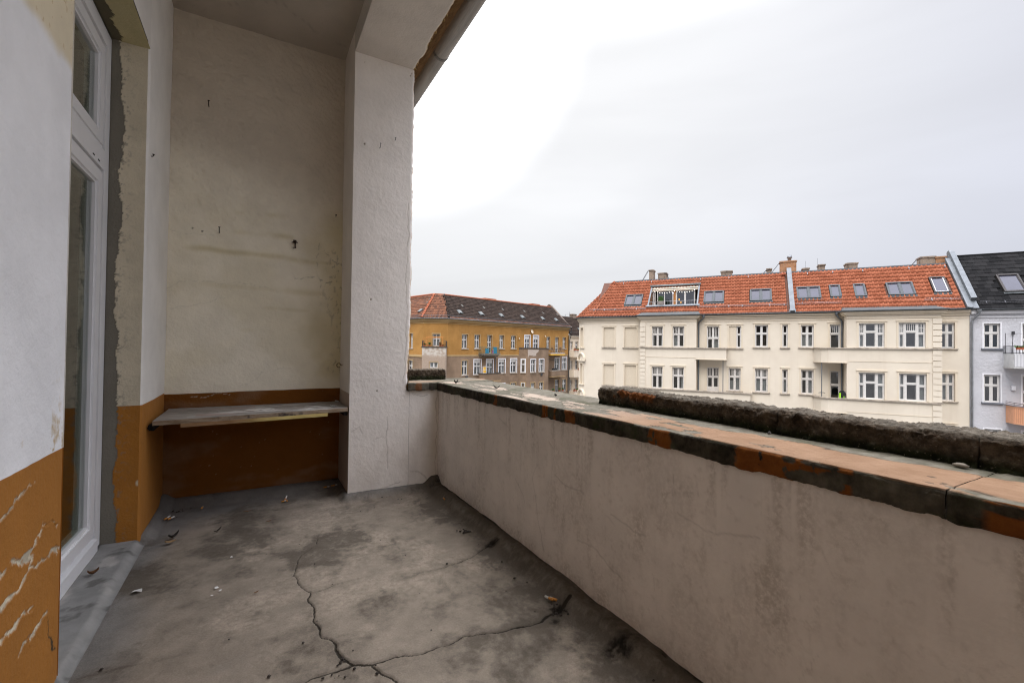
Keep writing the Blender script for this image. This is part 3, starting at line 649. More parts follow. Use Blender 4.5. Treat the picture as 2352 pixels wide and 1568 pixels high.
# gutter ---------------------------------------------------------------------------
gu = thing('roof_gutter', 'grey zinc half round roof gutter along the eaves above the balcony', 'gutter', BAL, (1.32, 1.0, 3.63))
zg = plain('gutter_zinc', (.34, .315, .28), .45, .2, 2.2, None, .25, .5, (6, .8, 6))
GB, GZc, GR = 1.318, 3.688, .066
m = MB(); n = 16
ring_ = [(GB + GR * math.cos(math.pi + math.pi * k / n), GZc + GR * math.sin(math.pi + math.pi * k / n)) for k in range(n + 1)]
for i in range(n):
    (x0, z0), (x1, z1) = ring_[i], ring_[i + 1]
    m.quad((x0, -3.2, z0), (x0, 6.2, z0), (x1, 6.2, z1), (x1, -3.2, z1))
m.build('trough', zg, gu, None, True)
m = MB(); m.tube([(GB + GR, -3.2, GZc + .004), (GB + GR, 6.2, GZc + .004)], .009, 8); m.build('bead', zg, gu, None, True)
for a in (1.0, 2.32, 3.605, 4.36):
    m = MB(); R2 = GR + (.004 if a != 4.36 else .002)
    rr = [(GB + R2 * math.cos(math.pi + math.pi * k / n), GZc + R2 * math.sin(math.pi + math.pi * k / n)) for k in range(n + 1)]
    for i in range(n):
        (x0, z0), (x1, z1) = rr[i], rr[i + 1]; w = .012 if a != 4.36 else .004
        m.quad((x0, a - w, z0), (x0, a + w, z0), (x1, a + w, z1), (x1, a - w, z1))
        for s_ in (-w, w): m.quad((x0, a + s_, z0), (x1, a + s_, z1), (GB + (x1 - GB) * .93, a + s_, GZc + (z1 - GZc) * .93), (GB + (x0 - GB) * .93, a + s_, GZc + (z0 - GZc) * .93))
    m.build('gutter_strap', plain('strap_zinc', (.20, .19, .17), .5, .15, 4, None, .5, .5), gu)

# parapet -----------------------------------------------------------------------------
pp = thing('parapet', 'scuffed whitewashed parapet with a mossy peeling coping above the street', 'parapet', BAL, (1.5, 1.2, 0))
A_, Z_ = np.meshgrid(np.concatenate([np.linspace(-3.2, .2, 40), np.linspace(.21, AP, 640)]), np.linspace(-.01, .845, 165), indexing='ij')
an, zn = A_ + (fbm(A_, Z_, 8, 4, 31) - .5) * .06, Z_ + (fbm(A_, Z_, 8, 4, 32) - .5) * .06
sc = sstep(fbm(A_ * 1.2, Z_ * .7, 3.2, 8, 5, .64), .48, .66)
dmask = sum(blob(A_, Z_, c, r, sx, sy) * k for c, r, sx, sy, k in [((1.75, .42), .13, 1, 1.2, .9), ((2.35, .62), .12, .8, 1.2, .6), ((1.35, .47), .10, 1, .8, .5), ((1.55, .22), .12, 1, 1, .7), ((2.9, .55), .15, .6, 1.5, .4), ((.95, .45), .2, 1, .8, .45), ((2.0, .12), .3, 1.3, .6, .4), ((.8, .3), .3, 1, 1, .4)])
smear = sstep(fbm(A_ * 1.6, Z_ * .35, 12, 6, 15, .62), .50, .72) * (.25 + dmask)
drip = sstep(fbm(A_ * 2.2, Z_ * .12, 9, 5, 25, .6), .52, .70) * sstep(Z_, .40, .80) * .9
splash = (1 - sstep(Z_ - .10 * (fbm(A_, A_ * 0, 5, 5, 26) - .5), .01, .17)) * sstep(fbm(A_, Z_, 12, 6, 8, .62), .32, .6) * .9
dirt = np.clip(.45 * sc + .7 * smear + drip + splash + .35 * sstep(fbm(A_, Z_, 40, 4, 27), .62, .74), 0, 1)
ck = np.zeros(A_.shape)
for pts, w in (([(1.95, .52), (1.82, .505), (1.70, .515)], .002), ([(1.52, .46), (1.40, .45), (1.31, .455)], .0018), ([(1.75, .25), (1.66, .27), (1.55, .235), (1.45, .20)], .0015), ([(2.6, .73), (2.45, .70), (2.38, .66)], .001), ([(2.02, .70), (1.98, .66)], .001), ([(2.1, .55), (2.16, .45), (2.12, .30), (2.05, .12)], .0008), ([(3.3, .6), (3.1, .5)], .0008), ([(1.15, .60), (1.0, .57), (.85, .60)], .001), ([(2.35, .40), (2.25, .34), (2.24, .3)], .0008)):
    ck = np.maximum(ck, 1 - sstep(pdist(an, zn, pts) - w * .8, -.001, .0045))
scr = np.zeros(A_.shape)
rs = np.random.RandomState(5)
for k in range(46):
    a0, z0, L = rs.uniform(.4, 3.4), rs.uniform(.08, .78), rs.uniform(.03, .11); th = rs.normal(1.45, .5)
    scr = np.maximum(scr, (1 - sstep(pdist(an, zn, [(a0, z0), (a0 + L * math.cos(th), z0 + L * math.sin(th))]), .0, .005)) * rs.uniform(.2, .6))
x = BW + (fbm(A_, Z_, 2.2, 4, 3) - .5) * .012 + (fbm(A_, Z_, 15, 5, 4) - .5) * .0045 + ck * .0025
pmat2 = layered('parapet_whitewash', (.79, .73, .665), [('dirt', (.50, .44, .375), 'soft'), ('scratch', (.36, .31, .27), 'soft'), ('crack', (.18, .15, .12))], .88, .05, 5, (75, .002), (24, .0025), .15, 60)
grid('wall_face', np.stack([x, A_, Z_], -1), dict(dirt=dirt * .75, crack=ck * .26, scratch=scr * .7), pmat2, pp)
B_, Z_ = np.meshgrid(np.linspace(BP1 + .002, BW + .01, 40), np.linspace(-.01, .845, 105), indexing='ij')
bn, zn = B_ + (fbm(B_, Z_, 9, 4, 31) - .5) * .06, Z_ + (fbm(B_, Z_, 9, 4, 32) - .5) * .06
ck = np.zeros(B_.shape)
for pts, w in (([(1.36, 0.05), (1.362, .3), (1.36, .55), (1.355, .82)], .001), ([(1.12, .16), (1.2, .13), (1.3, .06), (1.36, .03)], .002), ([(1.15, .80), (1.2, .785), (1.27, .80)], .003)): ck = np.maximum(ck, .5 - .5 * sstep(pdist(bn, zn, pts) - w, -.001, .005))
grid('wall_face', np.stack([B_, AP - (fbm(B_, Z_, 2.5, 4, 3) - .5) * .012 - (fbm(B_, Z_ * .5, 26, 4, 5) - .5) * .004, Z_], -1), dict(crack=ck, dirt=.5 * sstep(fbm(B_, Z_, 3, 5, 8), .5, .7), old=0 * B_, brown=0 * B_), pmat, pp)
m = MB(); m.box(BW + .02, 1.80, -3.2, 4.10, -.06, .815); m.box(1.10, BW + .02, AP + .02, 4.10, -.06, .815); m.build('parapet_core', MT['housebody'], pp)

copm = Nodes('coping_concrete')
v = copm.ramp(copm.noise(22, 6, .65), .3, .72)
conc = copm.mix(v, (.11, .098, .072), (.21, .188, .145))
conc = copm.mix(copm.ramp(copm.noise(5, 5, .6), .5, .72), conc, (.085, .080, .048))
moss = copm.mix(v, (.013, .011, .007), (.062, .052, .035))
moss = copm.mix(copm.ramp(copm.noise(7, 5, .65), .52, .70), moss, (.022, .030, .008))
col = copm.mix(copm.attr('moss'), conc, moss)
paint_top = copm.mix(copm.ramp(copm.noise(9, 5, .6), .3, .7), (.235, .135, .076), (.30, .185, .112))
paint_top = copm.mix(copm.attr('pale'), paint_top, (.42, .335, .262))
col = copm.mix(copm.attr('paint'), col, paint_top)
col = copm.mix(copm.attr('brown'), col, copm.mix(v, (.15, .047, .008), (.215, .072, .013)))
col = copm.mix(copm.attr('edge'), col, (.035, .028, .02))
nb = copm.bump(copm.noise(40, 5, .65), .006); nb = copm.bump(copm.noise(150, 3, .6), .002, 1, nb)
COPM = copm.done(col, .92, nb, 0, .2)
def coping(name, a0, a1, na, ret=False):
    """slab section: lower inner edge, inner face, top, outer face, back underneath"""
    zt0, zt1, zl = .893, .889, .826
    path = np.array([(1.400, zl), (1.372, zl), (1.350, zl + .002), (1.345, zl + .006), (1.345, zt0 - .006), (1.350, zt0), (1.40, zt0 + .001), (1.87, zt1), (1.882, zt1 - .006), (1.882, .80), (1.80, .80)])
    n_seg = [4, 4, 2, 14, 3, 8, 60, 3, 6, 4]
    pts = []; nrm = []
    for i, k in enumerate(n_seg):
        d = path[i + 1] - path[i]; nn = np.array([-d[1], d[0]]) / (np.hypot(*d) + 1e-9)
        for j in range(k): pts.append(path[i] + d * j / k); nrm.append(nn)
    pts.append(path[-1]); nrm.append(nrm[-1]); pts = np.array(pts); nrm = np.array(nrm)
    for _ in range(2): nrm[1:-1] = (nrm[:-2] + nrm[1:-1] * 2 + nrm[2:]) / 4
    nrm /= np.linalg.norm(nrm, axis=1)[:, None]
    L = np.concatenate([[0], np.cumsum(np.hypot(*np.diff(pts, axis=0).T))])
    a = np.linspace(a0, a1, na)
    A, V = np.meshgrid(a, L, indexing='ij')
    Xb = np.broadcast_to(pts[:, 0], A.shape); Zb = np.broadcast_to(pts[:, 1], A.shape)
    s0 = 3 if not ret else 90
    front = ((Xb < 1.352) & (Zb < zt0 - .001)).astype(float); top = ((Zb > zt0 - .012) & (Xb >= 1.349) & (Xb < 1.875)).astype(float)
    n1 = fbm(A * .55, V, 9, 6, s0, .6); n2 = fbm(A, V, 24, 5, s0 + 1, .6); n3 = fbm(A, V, 4, 4, s0 + 2)
    dens = (.445 - .06 * sstep(A, 1.3, 2.2) - .16 * sstep(A, 2.9, 3.6)) if not ret else .30 + 0 * A
    strip = 1 - sstep(Xb + .22 * (n3 - .5) + .05 * (n2 - .5), 1.57, 1.60)
    pv = fbm(A * .42, V * 1.25, 8, 6, s0 + 7, .58)
    thr = (.60 - .06 * sstep(A, 1.2, 1.9) - .05 * sstep(A, 2.6, 3.4)) if not ret else .46 + 0 * A
    paint = sstep(thr - pv, -.008, .008) * top * strip
    paint = paint * (1 - sstep(fbm(A * .3, V, 16, 4, s0 + 8), .70, .72))
    bro = np.zeros(A.shape)
    for x0, x1, k in ([(-2, .345, 1), (.40, .47, .35), (.585, .905, 1), (1.165, 1.275, 1), (1.75, 1.835, .8), (1.905, 1.925, 1), (1.985, 2.035, 1), (2.56, 2.60, .8)] if not ret else [(1.16, 1.22, .7)]):
        w_ = (fbm(V, A, 22, 5, 9) - .5) * .05; bro = np.maximum(bro, k * sstep(A + w_, x0 - .004, x0 + .004) * sstep(-A - w_, -x1 - .004, -x1 + .004))
    hol = np.zeros(A.shape)
    if not ret:
        for c, rx, rz in (((.68, .843), .085, .021), ((.56, .866), .10, .016), ((.74, .885), .02, .009), ((.43, .85), .06, .05), ((.30, .878), .035, .012), ((.66, .888), .05, .008)):
            q = np.hypot((A - c[0]) / rx, (Zb - c[1]) / rz) + (n2 - .5) * .9; hol = np.maximum(hol, 1 - sstep(q, .93, 1.0))
    brown = np.clip(bro * (1 - hol), 0, 1) * front * (fbm(A, V, 40, 3, 27) > .27)
    grn = .60 if not ret else .25
    ms = np.clip(front * (grn + .6 * sstep(n3, .35, .6)) + .5 * (1 - front) * (1 - top), 0, 1)
    ms = np.maximum(ms, top * sstep(Xb, 1.60, 1.70) * .35 * sstep(n3, .3, .6) * (A < 2.0))
    ms = np.maximum(ms, front * (A > 1.28) * .9)
    edge = np.clip(sstep(np.abs(paint - .5), .5, .1) * .8, 0, 1)
    dsp = (n3 - .5) * .008 + (n2 - .5) * (.006 + .006 * (1 - brown) * front) * (1 - .7 * paint) + paint * .0028 + brown * .0018
    lowj = np.exp(-((Zb - zl) / .012) ** 2) * (Xb < 1.39)
    dz = lowj * (fbm(A, A * 0, 16, 5, 33, .65) - .5) * .016
    X = Xb + nrm[:, 0] * dsp * -1 * -1; Zz = Zb + nrm[:, 1] * dsp + dz
    end = np.minimum(sstep(A, a0, a0 + .008), sstep(-A, -a1, -a1 + .008))
    sm = .35 + .65 * end
    cx, czz = 1.6, .85
    Zz = np.where(end < 1, czz + (Zz - czz) * (.96 + .04 * end), Zz); X = np.where((end < 1) & (X < 1.5), X + .004 * (1 - end), X)
    at = dict(moss=ms, paint=paint, brown=brown, edge=edge, pale=sstep(A, 1.2, 2.2) if not ret else np.full(A.shape, .4))
    return X, A, Zz, at
for a0, a1, na in ((-3.2, .399, 200), (.4015, 2.0045, 520), (2.007, 3.66, 420)):
    X, A, Zz, at = coping('coping_slab', a0, a1, na)
    grid('coping_slab', np.stack([X, A, Zz], -1), at, COPM, pp)
# return slab across the end, its section turned so its inner face looks back at us
X, A, Zz, at = coping('coping_slab', 1.10, 1.90, 240, True)
grid('coping_slab', np.stack([A, X - 1.345 + 3.672, Zz], -1), at, COPM, pp)

upm = Nodes('mossy_concrete')
v = upm.ramp(upm.noise(26, 6, .7), .28, .74)
col = upm.mix(v, (.020, .013, .008), (.10, .073, .048))
col = upm.mix(upm.ramp(upm.noise(6, 5, .6), .45, .7), col, upm.mix(v, (.04, .030, .021), (.19, .15, .11)))
col = upm.mix(upm.math('MULTIPLY', upm.attr('top'), .7), col, upm.mix(v, (.10, .085, .065), (.26, .23, .185)))
col = upm.mix(upm.attr('rust'), col, upm.mix(v, (.10, .03, .008), (.22, .075, .018)))
col = upm.mix(upm.attr('green'), col, upm.mix(v, (.008, .008, .004), (.026, .030, .010)))
nb = upm.bump(upm.noise(34, 6, .7), .014); nb = upm.bump(upm.noise(120, 4, .65), .005, 1, nb)
col = upm.mix(upm.math('MULTIPLY', upm.ramp(upm.noise(95, 2, .5), .66, .74), .7), col, (.20, .165, .125))
UPM = upm.done(col, .95, nb, 0, .15)
def upstand(a0, a1, na, ret=False, seed=0, left_round=False):
    y0, y1, zb, zt = 1.684, 1.868, .878, .980
    path = np.array([(y0, zb), (y0 + .002, zt - .012), (y0 + .016, zt), (y1 - .016, zt - .004), (y1, zt - .016), (y1, zb)])
    n_seg = [22, 4, 26, 4, 10]; pts = []; nrm = []
    for i, k in enumerate(n_seg):
        d = path[i + 1] - path[i]; nn = np.array([-d[1], d[0]]) / np.hypot(*d)
        for j in range(k): pts.append(path[i] + d * j / k); nrm.append(nn)
    pts.append(path[-1]); nrm.append(nrm[-1]); pts = np.array(pts); nrm = np.array(nrm)
    nrm[1:-1] = (nrm[:-2] + nrm[1:-1] * 2 + nrm[2:]) / 4; nrm /= np.linalg.norm(nrm, axis=1)[:, None]
    L = np.concatenate([[0], np.cumsum(np.hypot(*np.diff(pts, axis=0).T))])
    A, V = np.meshgrid(np.linspace(a0, a1, na), L, indexing='ij')
    Xb = np.broadcast_to(pts[:, 0], A.shape); Zb = np.broadcast_to(pts[:, 1], A.shape)
    n1 = fbm(A, V, 7, 5, seed + 3); n2 = fbm(A, V, 30, 5, seed + 4, .62); n3 = fbm(A, V, 75, 3, seed + 5)
    dsp = (n1 - .5) * .016 + (n2 - .5) * .020 + (n3 - .5) * .013
    X = Xb + nrm[:, 0] * dsp; Zz = Zb + nrm[:, 1] * dsp + (fbm(A, A * 0, 5, 5, seed + 8) - .5) * .016 * (Zb > .95)
    end = np.minimum(sstep(A, a0, a0 + .008), sstep(-A, -a1, -a1 + .008))
    cx, cz = (y0 + y1) / 2, .90
    X = cx + (X - cx) * (.96 + .04 * end); Zz = cz + (Zz - cz) * (.95 + .05 * end)
    fr = (Xb < y0 + .012) * 1.0
    rust = sstep(n1 + .25 * (n2 - .5), .52, .58) * fr * sstep(Zb, .925, .96) * (((A > 1.35) & (A < 1.85)) if not ret else ((A > 1.36) & (A < 1.53))) * .95
    at = dict(top=((Zb > zt - .006) * 1.0) * sstep(n2, .3, .6), rust=rust, green=np.clip(fr * (1 - sstep(Zb + .03 * (n1 - .5), .895, .935)) * 1.1, 0, 1))
    n = X.shape[0]
    cap0 = np.stack([np.full(X.shape[1], cx), np.full(X.shape[1], A[0, 0] + .006), np.full(X.shape[1], cz)], -1)[None]
    cap1 = cap0.copy(); cap1[..., 1] = A[-1, 0] - .006
    P = np.concatenate([cap0, np.stack([X, A, Zz], -1), cap1], 0)
    at = {k: np.concatenate([q[:1], q, q[-1:]], 0) for k, q in at.items()}
    return P, at
for a0, a1, na, sd in ((-3.2, .434, 330, 10), (.4365, .973, 200, 20), (.975, 1.985, 340, 30)):
    P, at = upstand(a0, a1, na, False, sd); grid('kerb_block', P, at, UPM, pp)
P, at = upstand(1.10, 1.555, 110, True, 40)
P = np.stack([P[..., 1], P[..., 0] - 1.684 + 4.0, P[..., 2] + .008], -1); grid('kerb_block', P, at, UPM, pp)
# ------------------------------------------------------------------ facade helpers
PANE = {}
def pane_mesh(mat):
    if mat.name not in PANE:
        m = MB(); m.box(0, 1, -.004, .004, 0, 1); PANE[mat.name] = m.mesh('pane', [mat])
    return PANE[mat.name]
def wallgrid(mb, t0, t1, z0, z1, ops, s=0.0, rev=.2, m=0, mr=None):
    """wall sheet with openings and their reveals"""
    ts = sorted({t0, t1} | {x for o in ops for x in (o[0], o[1]) if t0 < x < t1}); zs = sorted({z0, z1} | {x for o in ops for x in (o[2], o[3]) if z0 < x < z1})
    for i in range(len(ts) - 1):
        for j in range(len(zs) - 1):
            tc_, zc2 = (ts[i] + ts[i + 1]) / 2, (zs[j] + zs[j + 1]) / 2
            if any(o[0] < tc_ < o[1] and o[2] < zc2 < o[3] for o in ops): continue
            mb.quad((ts[i], s, zs[j]), (ts[i + 1], s, zs[j]), (ts[i + 1], s, zs[j + 1]), (ts[i], s, zs[j + 1]), m)
    mr = m if mr is None else mr
    for a, b, c, d in [o[:4] for o in ops]:
        e = s + rev
        mb.quad((a, s, c), (a, e, c), (a, e, d), (a, s, d), mr); mb.quad((b, s, c), (b, e, c), (b, e, d), (b, s, d), mr)
        mb.quad((a, s, d), (b, s, d), (b, e, d), (a, e, d), mr); mb.quad((a, s, c), (b, s, c), (b, e, c), (a, e, c), mr)
WM = {}
def window_geo(w, h, style, fr=.055):
    """frame geometry and the list of panes for one window; origin at its lower left outer corner, front at y = 0"""
    m = MB(); panes = []
    D = .07
    def bar(x0, x1, z0, z1, p=0.0): m.box(x0, x1, -p, D, z0, z1)
    bar(0, fr, 0, h); bar(w - fr, w, 0, h); bar(fr, w - fr, h - fr, h); bar(fr, w - fr, 0, fr)
    x0, x1, z0, z1 = fr, w - fr, fr, h - fr
    def sash(a, b, c, d, r=.04):
        m.box(a, a + r, .008, D - .01, c, d); m.box(b - r, b, .008, D - .01, c, d); m.box(a + r, b - r, .008, D - .01, c, c + r); m.box(a + r, b - r, .008, D - .01, d - r, d)
        panes.append((a + r, b - r, c + r, d - r))
    def munt(a, b, c, d, nx, nz=0, r=.04):
        for k in range(1, nx + 1):
            x = a + r + (b - a - 2 * r) * k / (nx + 1); m.box(x - .014, x + .014, .012, D - .015, c + r, d - r)
        for k in range(1, nz + 1):
            z = c + r + (d - c - 2 * r) * k / (nz + 1); m.box(a + r, b - r, .013, D - .016, z - .014, z + .014)
    if style in ('A', 'B', 'R', 'DA', 'DB'):
        top = z1
        if style == 'R':
            top = h * .80; m.box(fr, w - fr, -.03, D, top, h - fr)
        zt = z0 + (top - z0) * (.62 if style != 'R' else .70); xm = w / 2
        bar(x0, x1, zt - .045, zt + .045, .02); bar(xm - .04, xm + .04, z0, top, .012)
        for a, b in ((x0, xm - .04), (xm + .04, x1)):
            lo = z0
            if style == 'DA':
                m.box(a, b, .006, D - .01, z0, z0 + h * .17); lo = z0 + h * .17
            if style == 'DB':
                zq = z0 + h * .33; m.box(a, b, .006, D - .01, zq - .03, zq + .03); sash(a, b, z0, zq - .03); lo = zq + .03
            sash(a, b, lo, zt - .045); sash(a, b, zt + .045, top)
            if style in ('A', 'DA'): munt(a, b, zt + .045, top, 2)
    elif style in ('N', 'NU'):
        zt = z0 + (z1 - z0) * .62; bar(x0, x1, zt - .045, zt + .045, .015); sash(x0, x1, z0, zt - .045); sash(x0, x1, zt + .045, z1)
        if style == 'NU': munt(x0, x1, zt + .045, z1, 3)
    elif style in ('T', 'TU', 'TP'):
        c1, c2 = w * .25, w * .66 if style != 'TP' else w * .68
        c1 = w * .24; c2 = w * .70
        bar(c1 - .05, c1 + .05, z0, z1, .015); bar(c2 - .05, c2 + .05, z0, z1, .015)
        for k, (a, b) in enumerate(((x0, c1 - .05), (c1 + .05, c2 - .05), (c2 + .05, x1))):
            zt = z0 + (z1 - z0) * ({'T': (.57, .65, .57), 'TU': (.57, .65, .57), 'TP': (.55, .63, .55)}[style][k])
            bar(a, b, zt - .045, zt + .045, .01); sash(a, b, z0, zt - .045, .035); sash(a, b, zt + .045, z1, .035)
            if style == 'T' and k != 1: munt(a, b, zt + .045, z1, 2, 1, .035)
            if style == 'TU': munt(a, b, zt + .045, z1, *((2, 1) if k != 1 else (4, 0)), .035)
    elif style == 'S':
        xm = w / 2; bar(xm - .04, xm + .04, z0, z1, .012); sash(x0, xm - .04, z0, z1); sash(xm + .04, x1, z0, z1)
    return m, panes
def surround(w, h, b, p, sill, cap):
    m = MB()
    if b:
        m.box(-b, 0, -p, .01, 0, h + b); m.box(w, w + b, -p, .01, 0, h + b); m.box(0, w, -p, .01, h, h + b)
        if cap: m.box(-b - .04, w + b + .04, -p - .035, .01, h + b, h + b + .05)
    return m
def window(parent, F, t0, t1, z0, z1, style, s=0.0, rev=.14, band=.10, bandp=.025, cap=True, sill=True, curt=None, fmat='white', bmat='cream_trim', smat='ledge', gl='glass', sillz=.07):
    w, h = round(t1 - t0, 3), round(z1 - z0, 3)
    key = (w, h, style, fmat)
    if key not in WM:
        m, pn = window_geo(w, h, style); me = m.mesh('window', [MT[fmat]]); WM[key] = (me, pn)
    me, pn = WM[key]
    o = bpy.data.objects.new('window', me); link(o, parent, F @ T(t0, s + rev, z0))
    if style.startswith('D'): o.name = 'balcony_door'
    for a, b, c, d in pn:
        q = bpy.data.objects.new('pane', pane_mesh(MT[gl])); link(q, o, T(a, .035, c) @ Matrix.Diagonal((b - a, 1, d - c, 1)))
    if band:
        sm = surround(w, h, band, bandp, sill, cap); sm.build('surround', MT[bmat], o, T(0, -rev, 0))
    if sill:
        sm = MB(); sm.box(-band - .05, w + band + .05, -.10, rev, -sillz, .0); sm.box(-band - .03, w + band + .03, -.06, rev, -sillz - .03, -sillz); sm.build('sill', MT[smat], o, T(0, -rev, 0))
    if curt:
        cm_ = MB()
        for a, b, c, d in curt:
            n = max(4, int((b - a) * w / .05)); pts = [(a * w + (b - a) * w * k / n, .13 + .018 * (k % 2) + random.uniform(0, .012)) for k in range(n + 1)]
            for k in range(n): cm_.quad((pts[k][0], pts[k][1], c * h), (pts[k + 1][0], pts[k + 1][1], c * h), (pts[k + 1][0], pts[k + 1][1], d * h), (pts[k][0], pts[k][1], d * h))
        cm_.build('curtain', MT['curtain'], o)
    return o
def course(mb, path, proj, z0, z1, m=0, closed_ends=True):
    """moulding run: path of (t, s) points seen from the street left to right, pushed out by proj"""
    pts = [Vector((p[0], p[1])) for p in path]; off = []
    for i, p in enumerate(pts):
        d0 = (p - pts[i - 1]).normalized() if i else None; d1 = (pts[i + 1] - p).normalized() if i < len(pts) - 1 else None
        n0 = Vector((d0.y, -d0.x)) if d0 else None; n1 = Vector((d1.y, -d1.x)) if d1 else None
        if n0 is None: o = n1
        elif n1 is None: o = n0
        else:
            o = n0 + n1; o = o / max(.3, (1 + n0.dot(n1)))
        off.append(p + o * proj)
    for i in range(len(pts) - 1):
        a, b, c, d = off[i], off[i + 1], pts[i], pts[i + 1]
        mb.quad((a.x, a.y, z0), (b.x, b.y, z0), (b.x, b.y, z1), (a.x, a.y, z1), m)
        mb.quad((a.x, a.y, z1), (b.x, b.y, z1), (d.x, d.y, z1), (c.x, c.y, z1), m); mb.quad((a.x, a.y, z0), (b.x, b.y, z0), (d.x, d.y, z0), (c.x, c.y, z0), m)
    for k in (0, -1):
        a, c = off[k], pts[k]; mb.quad((a.x, a.y, z0), (c.x, c.y, z0), (c.x, c.y, z1), (a.x, a.y, z1), m)
def roof_frame(s0, z0, s1, z1):
    L = math.hypot(s1 - s0, z1 - z0); cy, cz = (s1 - s0) / L, (z1 - z0) / L
    return Matrix(((1, 0, 0, 0), (0, cy, -cz, s0), (0, cz, cy, z0), (0, 0, 0, 1))), L
PROF = [(0, .020), (.10, .004), (.30, .0), (.50, .004), (.64, .034), (.80, .060), (.92, .048), (1.0, .020)]
def tile_into(mb, x, y, w, L, lift, t, prof=PROF, thick=.016, M=None):
    n = len(mb.v); k = len(prof); f = (lambda p: tuple(M @ Vector(p))) if M else (lambda p: p)
    for px, pz in prof: mb.v.append(f((x + px * w, y, pz + lift)))
    for px, pz in prof: mb.v.append(f((x + px * w, y + L, pz + .004)))
    for px, pz in prof: mb.v.append(f((x + px * w, y + .004, pz + lift - thick)))
    mb.tint += [t] * (3 * k)
    for i in range(k - 1):
        mb.f.append((n + i, n + i + 1, n + k + i + 1, n + k + i)); mb.f.append((n + 2 * k + i, n + 2 * k + i + 1, n + i + 1, n + i)); mb.m += [0, 0]
def skylight(parent, RF, L, t0, t1, h0, h1, n, fmat='skyframe', gl='skyglass', rails=False):
    """roof window: raised frame with n panes, pane and flashing as sub-parts"""
    y0, y1 = h0 * L, h1 * L; m = MB(); b = .085
    m.box(t0, t0 + b, y0, y1, -.02, .12); m.box(t1 - b, t1, y0, y1, -.02, .12)
    m.box(t0 + b, t1 - b, y0, y0 + b, -.02, .11); m.box(t0 + b, t1 - b, y1 - b * 1.3, y1, -.02, .14)
    xs = [t0 + b]
    for k in range(1, n):
        x = t0 + (t1 - t0) * k / n; m.box(x - b * .8, x + b * .8, y0 + b, y1 - b * 1.3, -.02, .115); xs += [x - b * .8, x + b * .8]
    xs.append(t1 - b)
    o = m.build('skylight', MT[fmat], parent, RF)
    for k in range(n):
        a, c = xs[2 * k], xs[2 * k + 1]
        q = MB(); q.box(a, c, y0 + b, y1 - b * 1.3, .06, .068); q.build('pane', MT[gl], o)
        q = MB()
        for u0, u1, v0, v1 in ((a, a + .04, y0 + b, y1 - b * 1.3), (c - .04, c, y0 + b, y1 - b * 1.3), (a + .04, c - .04, y0 + b, y0 + b + .04)): q.box(u0, u1, v0, v1, .068, .095)
        q.build('sash', MT['boxwhite' if rails else fmat], o)
        q = MB(); q.box(a, c, y0 + b, y1 - b * 1.3, -.30, -.29); q.box(c - .12, c - .02, y0 + b, y1 - b, -.28, .05); q.build('lining', plain('lining_%s' % ('p' if rails else 'w'), (.045, .043, .06), .8) if ('lining_w' not in bpy.data.materials and not rails) or ('lining_p' not in bpy.data.materials and rails) else bpy.data.materials['lining_p' if rails else 'lining_w'], o)
    q = MB(); q.box(t0 - .05, t1 + .05, y0 - .16, y0 - .002, .035, .055); q.build('flashing', MT['zincdark'], o)
    return o
def snow_guard(parent, RF, L, t0, t1, h, mat='steel', hh=.16, step=.13):
    m = MB(); y = h * L
    m.tube([(t0, y, .05 + hh), (t1, y, .05 + hh)], .012, 5); m.tube([(t0, y, .09), (t1, y, .09)], .010, 5)
    n = int((t1 - t0) / step)
    for k in range(n + 1):
        x = t0 + (t1 - t0) * k / n; m.box(x - .006, x + .006, y - .006, y + .006, .09, .05 + hh)
        if k % 7 == 3: m.obox(T(x, y, .04), -.02, .02, -.03, .22, -.01, .02)
    return m.build('snow_guard', MT[mat], parent, RF)
def railing(mb, pts, z0, z1, r=.012, step=.11, mid=None):
    for i in range(len(pts) - 1):
        a, b = Vector((*pts[i], 0)), Vector((*pts[i + 1], 0)); n = max(1, int((b - a).length / step))
        for z in (z0 + .05, z1): mb.tube([(a.x, a.y, z), (b.x, b.y, z)], r * 1.4, 5)
        if mid: mb.tube([(a.x, a.y, mid), (b.x, b.y, mid)], r, 5)
        for k in range(n + 1):
            p = a.lerp(b, k / n); mb.box(p.x - r * .7, p.x + r * .7, p.y - r * .7, p.y + r * .7, z0, z1)
def chimney(parent, t0, t1, s0, s1, z0, z1, mat='brickold'):
    m = MB(); m.box(t0, t1, s0, s1, z0, z1 - .10); m.box(t0 - .05, t1 + .05, s0 - .05, s1 + .05, z1 - .10, z1)
    m.box(t0 + .08, t1 - .08, s0 + .08, s1 - .08, z1, z1 + .03)
    return m.build('chimney', MT[mat], parent)
def elbow(p0, p1, n=6):
    """S-bend between two points, both ends heading down"""
    a, b = Vector(p0), Vector(p1); out_ = []
    for k in range(n + 1):
        u = k / n; w = u * u * (3 - 2 * u)
        out_.append(tuple(Vector((a.x + (b.x - a.x) * w, a.y + (b.y - a.y) * w, a.z + (b.z - a.z) * u))))
    return out_

